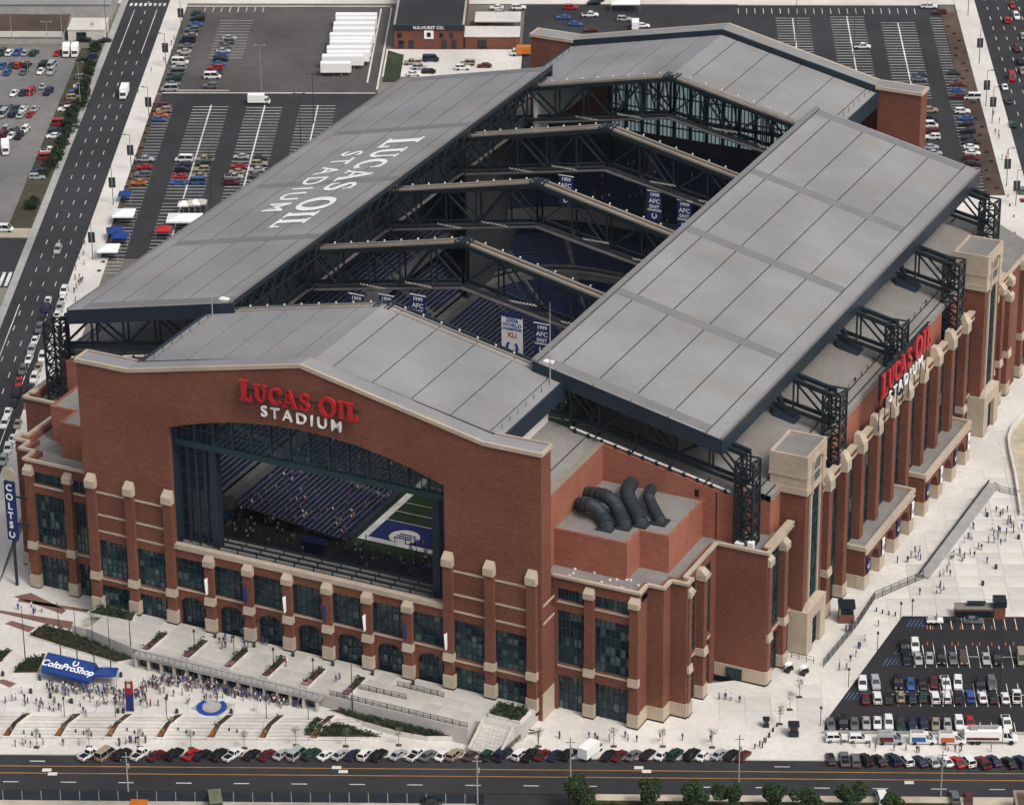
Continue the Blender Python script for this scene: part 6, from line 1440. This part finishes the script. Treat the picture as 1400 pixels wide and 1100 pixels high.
# lamps
def pole_mesh(h, arms=1, banner=False, m='pole'):
    mb = MB(); mb.tube([(0, 0, 0), (0, 0, h*.5), (0, 0, h)], [.12, .09, .06], 6)
    for k in range(arms):
        sg = 1 if k == 0 else -1; mb.beam((0, 0, h-.1), (sg*1.2, 0, h), .1); mb.box(sg*1.0, sg*1.7, -.2, .2, h-.05, h+.12)
    if banner: mb.box(.12, .9, -.03, .03, h*.45, h*.72); mb.box(-.9, -.12, -.03, .03, h*.45, h*.72)
    return mb.mesh('lamp_post', m)
pst = pole_mesh(11, 1, True); plt = pole_mesh(15, 2); pgr = pole_mesh(14, 2, False, 'pole_grey')
pl_ = MB().tube([(0, 0, 0), (0, 0, 4)], .08, 6).tube([(0, 0, 4), (0, 0, 4.5)], [.3, .18], 8).mesh('lamp_post', 'pole')
def lamps(me, pts, lab, grp, cat='lamp post', rz=TH):
    for p in pts: tag(inst('lamp_post', me, None, p, rz), lab, cat, grp)
U1 = lambda x, y, z=SWZ: upz(x*K, y*K, z)
lamps(pst, [U1(775, 640), U1(682, 892), U1(862, 355), U1(942, 172), U1(588, 1062), U0(482, 325)], 'tall dark street lamp with banners on the pale pavement along the avenue', 'street lamps along the avenue', rz=TH+pi)
lamps(pst, [upz(1040+x*K, y*K, SWZ) for x, y in ((1133, 330), (1075, 80), (1168, 552), (1275, 965), (1322, 1080), (1200, 640))], 'tall dark street lamp with banners along the boulevard pavement', 'street lamps along the boulevard')
lamps(plt, [upz(350+x*K, y*K, GZ) for x, y in ((300, 640), (232, 745))]+[upz(1040+x*K, y*K, GZ) for x, y in ((180, 235), (480, 330))]+[U1(1095, 1050, GZ), U1(555, 225, GZ)], 'tall dark two-armed lamp in the striped lots', 'lamps in the striped lots')
lamps(pgr, [upz(350+28*K, 470*K, GZ), U1(325, 235, GZ), U1(255, 345, GZ), U1(158, 560, GZ), U1(418, 560, GZ), U1(65, 250, GZ)], 'tall pale grey lamp pole on the old lots', 'pale lamp poles on the old lots')
lamps(plt, [Z8(1240, 520, PZ), Z8(705, 720, PZ), Z8(945, 735, PZ), Z8(630, 740, PZ)], 'tall dark two-armed lamp in the small lot beside the plaza', 'lamps in the small lot')
lamps(pl_, [Z8(455, 490), Z8(605, 300), Z8(725, 145), Z8(310, 690), Z8(785, 130)], 'short dark plaza lamp along the edge of the small lot', 'short lamps along the small lot')
lamps(pl_, [U5(600, 640), U5(865, 640), U5(335, 640)]+[upz(350+x*K, 810+y*K, 0) for x, y in ((92, 385), (298, 440))]+[U5(1010, 290, 0), U5(1215, 320, 0)]+[upz(350+x*K, 810+y*K, LZ) for x, y in ((55, 650), (272, 655))], 'short dark plaza lamp standing beside a planter', 'short lamps beside the planters')
lamps(plt, [upz(350+502*K, 810+630*K, LZ)], 'tall dark floodlight mast rising from the bed below the terrace', None)
um = MB().tube([(0, 0, 0), (0, 0, 10.5)], [.16, .11], 8).box(-.9, .9, -.06, .06, 9.4, 9.55).box(.1, .5, -.2, .2, 7.0, 7.9).mesh('utility_pole', 'pole_grey')
for x, y in ((176, 1092), (653, 1098), (780, 1072), (1010, 1068), (1286, 1090)): tag(inst('utility_pole', um, None, upz(x, y, GZ), TH), 'grey utility pole at the near side of the front street', 'pole', 'utility poles along the front street')
# street covers
for x, y in ((243, 918), (273, 938), (770, 983)):
    ox = 0 if x < 700 else 1040; v = upz(ox+x*K, 810+y*K, GZ); struct(MB(lambda a, b, c: (v.x+a*TC-b*TS, v.y+a*TS+b*TC, c)).box(-.9, .9, -.55, .55, GZ, GZ+.03).build('utility_cover', 'plaza'))
for x, y in ((418, 905), (452, 926)):
    v = upz(350+x*K, 810+y*K, GZ); struct(MB(lambda a, b, c: (v.x+a*TC-b*TS, v.y+a*TS+b*TC, c)).box(-.9, .9, -.55, .55, GZ, GZ+.03).build('utility_cover', 'plaza'))
for x, y in ((658, 906), (698, 925)):
    v = upz(700+x*K, 810+y*K, GZ); struct(MB(lambda a, b, c: (v.x+a*TC-b*TS, v.y+a*TS+b*TC, c)).box(-.9, .9, -.55, .55, GZ, GZ+.03).build('utility_cover', 'plaza'))

# ================================================================== NEAR SIDE OF THE STREET
fe = tag(empty('screened_fence'), 'long dark screened fence along the near side of the front street', 'fence')
for i in range(27):
    MB(gx).box(-62.3+3.7*i, -58.75+3.7*i, -49.6, -49.55, GZ-.2, GZ+1.9).build('screen_panel', 'navy', fe); MB(gx).box(-62.42+3.7*i, -62.32+3.7*i, -49.65, -49.5, GZ-.2, GZ+2.1).build('post', 'pole_grey', fe)
struct(MB(gx).quad((-70, -80, GZ-.12), (38, -80, GZ-.12), (38, -46.4, GZ-.12), (-70, -46.4, GZ-.12)).build('sandy_yard', 'sand'))
struct(MB(gx).box(54, 128, -48.4, -46.2, GZ-.2, SWZ).build('pavement', 'sand')); struct(MB(gx).box(54, 128, -60, -48.4, GZ-.2, SWZ-.05).build('hedge_bed', 'grass'))
struct(MB(gx).quad((36, -80, GZ-.1), (54, -80, GZ-.1), (54, -46.3, GZ-.1), (36, -46.3, GZ-.1)).build('side_street', 'asphalt'))
mat('hedge_leaf', (.022, .038, .014), .95, .3, .8, kind='leaf')
def leafball(r, n, seed, flat=.8, size=.35, z0=0, lobes=9):
    q = random.Random(seed); mb = MB(); L = [(q.gauss(0, .32)*r, q.gauss(0, .32)*r, q.uniform(-.45, .5)*r*flat, q.uniform(.4, .62)*r) for _ in range(lobes)]
    for i in range(n):
        x0, y0, zc, rr = q.choice(L); a = q.uniform(0, 2*pi); c = q.uniform(-1, 1); k = rr*q.uniform(.75, 1.06); s_ = sqrt(1-c*c)
        p = Vector((x0+k*s_*cos(a), y0+k*s_*sin(a), z0+zc+k*c*flat)); d1 = Vector((q.uniform(-1, 1), q.uniform(-1, 1), q.uniform(-.6, .6))).normalized()*size*q.uniform(.6, 1.3); d2 = Vector((q.uniform(-1, 1), q.uniform(-1, 1), q.uniform(-.6, .6))).normalized()*size*q.uniform(.6, 1.3)
        mb.add([p-d1, p+d2, p+d1, p-d2], [(0, 1, 2, 3)])
    return mb
def tree_mesh(h, r, n, seed, m='leaf', size=.35):
    cr = leafball(r, n, seed, .95, size, h-r*.95).mesh('crown', m); q = random.Random(seed); t = MB(); tw_ = .2 if r > 1.5 else .06; t.tube([(0, 0, 0), (.05, 0, h*.35), (0, .05, h*.75)], [tw_, tw_*.7, tw_*.3], 7)
    for k in range(6):
        a = k*1.05+q.random(); t.tube([(0, 0, h*(.32+.06*k)), (cos(a)*r*.55, sin(a)*r*.55, h*(.5+.06*k))], [tw_*.4, tw_*.15], 5)
    return t.mesh('trunk', 'bark'), cr
def tree(p, me, label, group, nm='street_tree', rz=0, sc=1, cat='tree'):
    e = tag(empty(nm, p, rz), label, cat, group); e.scale = (sc, sc, sc); inst('trunk', me[0], e); inst('crown', me[1], e); return e
tm_ = [tree_mesh(6.6, 2.6, 2600, i, 'leaf', .26) for i in range(3)]
for i, (x, y, sc) in enumerate(((790, 1108, 1.2), (891, 1105, 1.05), (945, 1104, 1.08), (998, 1105, .96), (1053, 1105, 1.0), (1107, 1110, .95), (1160, 1108, 1.0), (1222, 1116, .9))): tree(upz(x, y+5, GZ), tm_[i % 3], 'round dark green street tree in the hedge strip across the front street', 'street trees across the front street', rz=i*1.3, sc=sc)
sm_ = [tree_mesh(4.2, 1.0, 170, 20+i, 'leaf_pale', .11) for i in range(3)]
for i, (x, y) in enumerate([(x*K, 810+y*K) for x, y in ((190, 800), (462, 798), (725, 800), (992, 805), (1268, 805))]+[(350+x*K, 810+y*K) for x, y in ((208, 790), (465, 795), (740, 790))]+[(700+x*K, 810+y*K) for x, y in ((138, 795), (528, 795), (782, 795), (1038, 800))]+[(1040+x*K, 810+y*K) for x, y in ((98, 680), (150, 605), (200, 540))]):
    v = upz(x, y, -3.5); s_, t_ = st(v); v = upz(x, y, SWZ if s_ < 47 else ramp_z(v)); tree(v, sm_[i % 3], 'thin young tree with sparse pale leaves in a paving pit', 'young trees in the paving', 'young_tree', i*.9)
    struct(MB(lambda a, b, c: (v.x+a*TC-b*TS, v.y+a*TS+b*TC, c)).box(-.6, .6, -.5, .5, v.z-.02, v.z+.02).build('tree_pit', 'dirt'))
bm_ = [tree_mesh(3.2, 2.3, 900, 40+i, 'hedge_leaf', .26) for i in range(3)]
for i, (x, y) in enumerate(((480, 285), (470, 345), (455, 395), (440, 470), (430, 530), (395, 580), (370, 610), (365, 660), (345, 715), (310, 775), (290, 800), (262, 865), (240, 890), (180, 1060), (165, 1085), (490, 260), (462, 370), (448, 430), (420, 500), (410, 555), (385, 640), (355, 690), (330, 745), (300, 830), (275, 845), (225, 915), (435, 505), (380, 600), (322, 760))): tree(upz(x*K, y*K, SWZ-.1), bm_[i % 3], 'broad dark shrub growing in the strip between the avenue and the old lot', 'shrubs along the avenue', 'broad_shrub', i*.8, .7+.12*(i % 4), 'shrub')
hb = leafball(1.0, 90, 77, .6, .28, .5).mesh('hedge_shrub', 'hedge')
for i in range(44): x_, y_ = g2(56+1.6*i, -51.2+.5*sin(i*2.1)); tag(inst('hedge_shrub', hb, None, (x_, y_, SWZ-.1), i*.7), 'low dark shrub of the hedge under the street trees', 'shrub', 'hedge shrubs under the street trees')
for i in range(26): x_, y_ = g2(165+1.2*sin(i*1.7), 232+6.6*i); tag(inst('low_shrub', hb, None, (x_, y_, SWZ-.1), i*.7, (.6, .6, .5)), 'small shrub in the bare strip along the boulevard', 'shrub', 'shrubs along the boulevard')
for i in range(22): x_, y_ = g2(-71.2+.3*sin(i*1.7), 206+5.8*i); tag(inst('low_shrub', hb, None, (x_, y_, SWZ-.1), i*.7, (.6, .6, .5)), 'small shrub in the bare strip beside the avenue pavement', 'shrub', 'shrubs beside the avenue pavement')
car(upz(1206, 1097, GZ-.08), 'van', 'white', radians(95), 'waiting at the junction across the front street', None); car(upz(1324, 1094, GZ-.2), 'sedan', 'maroon', radians(90), 'parked beside the brown building across the street', None); car(upz(1305, 1094, GZ-.2), 'suv', 'grey', radians(90), 'parked beside the brown building across the street', None); car(upz(590, 1098, GZ-.1), 'sedan', 'black', radians(10), 'parked in the sandy yard behind the screened fence', None)
gbox('pavement', 128.5, 140, -52, -46.2, GZ-.2, SWZ, 'sand')
v = upz(1400, 1112, GZ); s_, t_ = st(v); e = tag(empty('brown_building', (0, 0, 0)), 'brown building with flat roof at the corner across the street', 'building')
MB(gx).box(138.2, 160, -75, -50, GZ-.25, GZ+3.6).build('wall', 'brick', e); MB(gx).box(138.6, 159.6, -74.6, -50.4, GZ+3.6, GZ+3.7).build('roof', 'dirt', e)
mb = MB(gx)
for q in ((138, 160.2, -50.5, -50.0), (138, 138.5, -75, -50.5)): mb.box(q[0], q[1], q[2], q[3], GZ+3.5, GZ+4.1)
mb.build('parapet', 'stone_dark', e)
e = tag(empty('storage_container', upz(295, 1102, GZ-.1), TH+.2), 'green storage container in the sandy yard behind the fence', 'container'); MB().box(-1.2, 1.2, -2.5, 2.5, 0, 2.3).build('box', 'paint_green', e); MB().box(-1.22, 1.22, -2.52, 2.52, 2.3, 2.4).build('roof', 'leaf_pale', e)
e = tag(empty('timber_stack', upz(190, 1097, GZ-.1), TH), 'orange timber frames stacked in the sandy yard', 'timber')
for i in range(7): MB().beam((-1.6, -.8+.28*i, .15+.12*(i % 3)), (1.7, -.7+.25*i, .2+.1*(i % 2)), .18).build('timber', 'orange', e)

# ================================================================== BUILDINGS BEHIND
e = tag(empty('brick_warehouse'), 'old dark brick warehouse reading N.K.HURST CO. behind the stadium', 'building')
MB(gx).box(-4.6, 16.2, 376.5, 440, GZ-.2, GZ+7.0).build('wall', 'brick', e); MB(gx).box(-4.2, 15.8, 377, 439.6, GZ+7.0, GZ+7.05).build('roof', 'asphalt', e)
MB(gx).box(-4.9, 16.5, 376.2, 376.9, GZ+6.0, GZ+7.5).build('sign_band', 'navy', e); MB(gx).box(-4.9, -4.3, 376.91, 440, GZ+6.6, GZ+7.4).build('parapet', 'wallgrey', e); MB(gx).box(15.9, 16.5, 376.91, 440, GZ+6.6, GZ+7.4).build('parapet', 'wallgrey', e)
p_ = gx(5.8, 376.1, GZ+6.75); text_at('lettering', 'N.K.HURST CO.', 1.35, 'signwhite', p_, (TC, TS, 0), (0, 0, 1), e, extrude=.03, bold=.02)
MB(gx).box(4.4, 7.2, 376.25, 376.45, GZ+3.2, GZ+5.8).build('poster', 'signwhite', e); MB(gx).box(5.2, 6.4, 376.2, 376.24, GZ+3.8, GZ+5.2).build('poster_mark', 'black', e)
for s_ in (-3.4, -.4, 9.6, 12.6): MB(gx).box(s_, s_+1.6, 376.35, 376.48, GZ+.2, GZ+2.6).build('door' if s_ in (-.4, 9.6) else 'window', 'glass', e)
for s_ in (-3.6, 9, 12): MB(gx).box(s_, s_+1.2, 376.36, 376.47, GZ+3.6, GZ+5).build('window', 'glass', e)
MB(gx).box(16.6, 33, 377, 386, GZ-.2, GZ+3.6).build('low_wing', 'brick', e); MB(gx).box(20.5, 23.2, 376.85, 376.98, GZ, GZ+2.6).build('dock_door', 'glass', e); MB(gx).box(16.4, 33.2, 376.7, 386.2, GZ+3.6, GZ+3.8).build('wing_roof', 'plaza', e)
e = tag(empty('pale_shed'), 'long low shed with pale walls and flat roof across the avenue', 'building')
MB(gx).box(-150, -105.8, 380.5, 396, GZ-.2, GZ+3.6).build('wall', 'wallgrey', e); MB(gx).box(-150.3, -105.5, 380.2, 396.3, GZ+3.6, GZ+3.9).build('roof', 'rust', e); MB(gx).box(-150, -105.7, 380.1, 380.4, GZ+2.2, GZ+3.95).build('fascia', 'plaza', e)
e = tag(empty('pale_shed'), 'small white flat-roofed shed beside the avenue pavement', 'building'); MB(gx).box(-104.6, -93.6, 383.5, 394, GZ-.2, GZ+3.2).build('wall', 'plaza', e); MB(gx).box(-104.8, -93.4, 383.3, 394.2, GZ+3.2, GZ+3.5).build('roof', 'slab2', e); MB(gx).box(-98, -97.2, 387, 387.8, GZ+3.5, GZ+4.2).build('roof_unit', 'wallgrey', e); MB(gx).box(-102, -99, 383.35, 383.48, GZ+.2, GZ+2.6).build('door', 'glass', e)
e = tag(empty('grey_factory'), 'wide pale grey factory roof beyond the sheds across the avenue', 'building'); MB(gx).box(-190, -94, 402, 460, GZ-.2, GZ+5).build('wall', 'wallgrey', e); MB(gx).box(-190.3, -93.7, 401.7, 460.3, GZ+5, GZ+5.3).build('roof', 'roof', e)
for i in range(6): MB(gx).box(-180+14*i, -178+14*i, 410, 412, GZ+5.3, GZ+6.3).build('roof_unit', 'wallgrey', e)
e = tag(empty('loading_canopy'), 'flat white loading roof beside the brick warehouse', 'canopy'); MB(gx).box(19, 33, 392, 401, GZ+3.0, GZ+3.3).build('roof', 'plaza', e)
for a in (19.5, 32.5):
    for b in (392.5, 400.5): MB(gx).box(a-.15, a+.15, b-.15, b+.15, GZ-.1, GZ+3).build('post', 'steel', e)

# ================================================================== PEOPLE
def person_mesh(pose):
    # joints -> skin surface; height about 1.72 m
    me = bpy.data.meshes.new('b'); st_ = .16 if pose == 1 else .24 if pose == 2 else .0; arm = .12 if pose != 3 else .3
    J = dict(pel=(0, 0, .95), chest=(0, 0, 1.28), neck=(0, 0, 1.46), head=(0, .015, 1.60), top=(0, .01, 1.70), hl=(-.09, 0, .9), kl=(-.10, st_*.6, .5), al=(-.10, st_*.4-.05, .08), fl=(-.10, st_*.5+.10, .03), hr=(.09, 0, .9), kr=(.10, -st_*.1+.02, .5), ar=(.10, -st_-.04, .09), fr=(.10, -st_+.12, .03),
             sl=(-.18, 0, 1.40), el=(-.24, -arm*.4, 1.14), wl=(-.22, arm*.6, .93), sr=(.18, 0, 1.40), er=(.24, arm*.4, 1.14), wr=(.22, arm*.9, .95 if pose != 3 else 1.2))
    names = list(J); E = [('pel', 'chest'), ('chest', 'neck'), ('neck', 'head'), ('head', 'top'), ('pel', 'hl'), ('hl', 'kl'), ('kl', 'al'), ('al', 'fl'), ('pel', 'hr'), ('hr', 'kr'), ('kr', 'ar'), ('ar', 'fr'), ('neck', 'sl'), ('sl', 'el'), ('el', 'wl'), ('neck', 'sr'), ('sr', 'er'), ('er', 'wr')]
    me.from_pydata([J[n] for n in names], [(names.index(a), names.index(b)) for a, b in E], [])
    o = bpy.data.objects.new('b', me); COL.objects.link(o); mo = o.modifiers.new('s', 'SKIN'); mo.use_smooth_shade = True
    R_ = dict(pel=.15, chest=.17, neck=.065, head=.105, top=.075, hl=.10, kl=.075, al=.05, fl=.045, hr=.10, kr=.075, ar=.05, fr=.045, sl=.075, el=.055, wl=.04, sr=.075, er=.055, wr=.04)
    for i, n in enumerate(names):
        d = me.skin_vertices[0].data[i]; r = R_[n]; d.radius = (r, r*.8 if n in ('chest', 'pel') else r); d.use_root = n == 'pel'
    o.modifiers.new('d', 'SUBSURF').levels = 1
    dg = bpy.context.evaluated_depsgraph_get(); dg.update(); r = bpy.data.meshes.new_from_object(o.evaluated_get(dg)); bpy.data.objects.remove(o); return r
PM = [person_mesh(k) for k in range(4)]
mat('skin', (.36, .20, .14), .6, 0); mat('hair', (.035, .022, .015), .7, 0)
CLO = dict(white=(.66, .66, .64), blue=(.025, .07, .32), grey=(.22, .22, .22), black=(.015, .015, .017), red=(.34, .025, .025), navy=(.015, .025, .09), khaki=(.30, .23, .14), denim=(.05, .085, .16))
for k, c in CLO.items(): mat('cloth_'+k, c, .9, 0)
PC = {}
def pmesh(pose, shirt, pants):
    key = (pose, shirt, pants)
    if key in PC: return PC[key]
    me = PM[pose].copy(); me.materials.clear()
    for m in ('skin', 'hair', 'cloth_'+shirt, 'cloth_'+pants, 'black'): me.materials.append(MATS[m])
    for p in me.polygons:
        c = p.center
        if c.z > 1.60 or (c.z > 1.52 and c.y < -.02): i = 1
        elif c.z > 1.45 and abs(c.x) < .1: i = 0
        elif c.z < .09: i = 4
        elif abs(c.x) > .19 and c.z < 1.2: i = 0
        elif c.z < .93: i = 3 if (pants != 'khaki' or c.z > .5) else 0
        else: i = 2
        p.material_index = i
    PC[key] = me; return me
rp = random.Random(23); npeople = [0]
SH = ['white']*5+['blue']*5+['grey']*2+['black']*3+['red']+['navy']*2; PT = ['denim']*4+['black']*3+['khaki']*3+['navy']
def person(p, place, group):
    npeople[0] += 1
    sh, pt = rp.choice(SH), rp.choice(PT); po = rp.choice((0, 1, 2, 3))
    tp = {'denim': 'denim trousers', 'black': 'black trousers', 'khaki': 'khaki shorts', 'navy': 'navy trousers'}[pt]
    tag(inst('person', pmesh(po, sh, pt), None, p, rp.uniform(0, 2*pi), [rp.uniform(.94, 1.08)]*3), 'person in a %s shirt and %s %s' % (sh, tp, place), 'person', group)
EXTRA = []
def crowd(pxs, n, z, place, group, jx=6, jy=3, stuff=False):
    for i in range(n):
        t = rp.random()*(len(pxs)-1); k = int(t); f = t-k; a, b = pxs[k], pxs[min(k+1, len(pxs)-1)]
        v = upz(a[0]+(b[0]-a[0])*f+rp.gauss(0, jx), a[1]+(b[1]-a[1])*f+rp.gauss(0, jy), z)
        if stuff or npeople[0] >= 300: EXTRA.append(v)
        else: person(v, place, group)
q5 = lambda *l: [(x*K, 810+y*K) for x, y in l]; q6 = lambda *l: [(350+x*K, 810+y*K) for x, y in l]; q7 = lambda *l: [(700+x*K, 810+y*K) for x, y in l]; q8 = lambda *l: [(1040+x*K, 810+y*K) for x, y in l]; q4 = lambda *l: [(1040+x*K, 540+y*K) for x, y in l]; q1_ = lambda *l: [(x*K, y*K) for x, y in l]
crowd(q5((930, 455), (1100, 490), (1250, 528), (1420, 556), (1540, 595)), 62, LZ, 'in the crowd at the ticket gates', 'crowd at the ticket gates', 6, 2)
crowd(q5((760, 490), (900, 470), (1000, 500)), 26, LZ, 'in the crowd at the ticket gates', 'crowd at the ticket gates', 8, 4)
crowd(q5((250, 500), (350, 525), (540, 530), (580, 500)), 34, LZ, 'standing round the blue shop tent', 'people round the shop tent', 6, 3)
crowd(q5((620, 540), (720, 560), (730, 520)), 18, LZ, 'standing round the red pylon', 'people round the pylon', 6, 4)
crowd(q5((60, 570), (300, 640), (600, 580), (900, 580), (1250, 600)), 22, LZ, 'walking on the lower plaza', 'people on the lower plaza', 14, 4)
crowd(q5((30, 790), (240, 790), (600, 785), (760, 780)), 20, SWZ, 'walking on the pavement below the plaza steps', 'people below the plaza steps', 8, 2)
crowd(q5((1120, 260), (1250, 270), (1350, 280))+q6((20, 250), (220, 420), (560, 480)), 16, 0, 'walking on the terrace before the arched doors', 'people on the terrace', 8, 4)
crowd(q5((80, 90), (180, 100), (280, 110)), 5, LZ, 'walking on the brick paver bands', 'people on the paver bands', 6, 3)
crowd(q7((60, 790), (330, 740), (430, 760), (600, 770), (830, 750), (1110, 780)), 12, -3.2, 'walking on the plaza below the brick pavilion', 'people below the pavilion', 6, 3)
crowd(q7((1040, 570), (1130, 555), (1195, 590)), 5, PZ, 'walking on the plaza below the brick pavilion', 'people below the pavilion', 3, 3)
crowd(q8((300, 800), (420, 800), (840, 830), (960, 820), (1130, 825), (1290, 820)), 14, -3.4, 'standing beside the media vans', 'people beside the media vans', 5, 1.5)
crowd(q8((410, 390), (450, 410), (470, 340), (650, 170)), 10, PZ, 'walking between the fence and the small lot', 'people between the fence and the lot', 4, 3)
crowd(q8((440, 190), (490, 170)), 6, PZ, 'waiting at the fence gate', 'people at the fence gate', 2, 2)
crowd(q4((790, 830), (860, 850), (660, 900), (1050, 400), (1130, 370)), 9, PZ, 'before the brick arcades', 'people before the arcades', 6, 5)
crowd(q4((960, 890), (1030, 830), (1110, 690)), 12, PZ, 'lined up along the ramp wall', 'people along the ramp wall', 2, 2)
crowd(q4((830, 1060), (930, 1020), (1130, 890), (1180, 780), (1230, 740), (1280, 660), (1340, 700)), 14, PZ, 'walking on the open side plaza', 'people on the side plaza', 6, 4)
crowd([(1355, 140), (1365, 190), (1375, 250), (1390, 330)], 12, SWZ, 'walking on the boulevard pavement', 'people on the boulevard pavement', 4, 10)
crowd([(115, 330), (108, 370), (105, 400)], 16, SWZ, 'walking on the avenue pavement', 'people on the avenue pavement', 4, 8)
crowd(q1_((900, 200), (830, 330), (720, 460), (640, 700)), 9, SWZ, 'walking on the avenue pavement', 'people on the avenue pavement', 4, 6)
crowd([(300, 705), (350, 725), (420, 742), (470, 752), (520, 765), (585, 785)], 130, 0.0, 'on the inner concourse', 'people on the inner concourse', 16, 10, True)
crowd([(560, 745), (590, 760)], 20, FZ, '', '', 10, 6, True)
crowd(q5((760, 490), (900, 465), (1100, 500), (1300, 545), (1500, 590)), 110, LZ, '', '', 8, 3, True)
crowd(q5((100, 560), (400, 600), (700, 540), (1000, 520), (1300, 600)), 45, LZ, '', '', 20, 5, True)
crowd(q5((250, 480), (420, 510), (600, 520), (720, 540)), 35, LZ, '', '', 8, 3, True)
crowd(q4((900, 1000), (1050, 850), (1200, 740), (1320, 690), (1200, 600)), 30, PZ, '', '', 9, 6, True)
rs = random.Random(9)
for i in range(170):
    k_ = rs.randint(0, 21); d_ = k_*.9+.3; EXTRA.append(Vector((-(27.5+d_), 66-.7*d_+rs.uniform(1, 50), FZ+1.2+k_*.52-.35)))
for i in range(120): k_ = rs.randint(0, 20); d_ = 27+k_*.85+.3; EXTRA.append(Vector((rs.uniform(-30, 30), 185+.6*d_, 17+k_*.62-.35)))
cm = MB(); MN = ['skin', 'hair', 'black']+['cloth_'+k for k in CLO]; rq = random.Random(5)
for v in EXTRA:
    sh, pt = rq.choice(SH), rq.choice(PT); me = pmesh(rq.choice((0, 1, 2, 3)), sh, pt); a_ = rq.uniform(0, 2*pi); ca, sa = cos(a_), sin(a_); o_ = len(cm.v)
    cm.v += [(v.x+p.co.x*ca-p.co.y*sa, v.y+p.co.x*sa+p.co.y*ca, v.z+p.co.z) for p in me.vertices]; ix = [0, 1, MN.index('cloth_'+sh), MN.index('cloth_'+pt), 2]
    for p in me.polygons: cm.f.append(tuple(i+o_ for i in p.vertices)); cm.m.append(ix[p.material_index])
tag(cm.build('crowd', MN), 'dense crowd of fans behind the open window and at the gates', 'crowd', kind='stuff')
for q in ((430, 752), (300, 715)):
    v = upz(*q, 0); e = tag(empty('kiosk', v), 'dark blue sales kiosk on the inner concourse' if q[0] > 400 else 'grey sales counter on the inner concourse', 'kiosk'); MB().box(-2.6, 2.6, -1.1, 1.1, 0, 1.3).build('counter', 'bannerblue' if q[0] > 400 else 'conc_row', e); MB().box(-2.8, 2.8, -1.3, 1.3, 2.3, 2.5).build('roof', 'bannerblue', e)
    for sx in (-2.5, 2.5): MB().box(sx-.06, sx+.06, -1, 1, 1.3, 2.3).build('post', 'steel', e)
mb = MB().box(-2700, 2700, -2700, 2700, -13.2, 356)
m_ = bpy.data.materials.new('haze'); m_.use_nodes = True; MATS['haze'] = m_; n_ = m_.node_tree; n_.nodes.remove(n_.nodes['Principled BSDF'])
pv_ = n_.nodes.new('ShaderNodeVolumePrincipled'); pv_.inputs['Color'].default_value = (.80, .88, 1, 1); pv_.inputs['Density'].default_value = 1.4e-5; n_.links.new(pv_.outputs[0], n_.nodes['Material Output'].inputs['Volume'])
hz_ = mb.build('haze', 'haze'); tag(hz_, 'thin pale haze over the whole place', 'haze', kind='stuff')
print('cars', ncar[0], 'people', npeople[0], 'objects', len(bpy.data.objects))
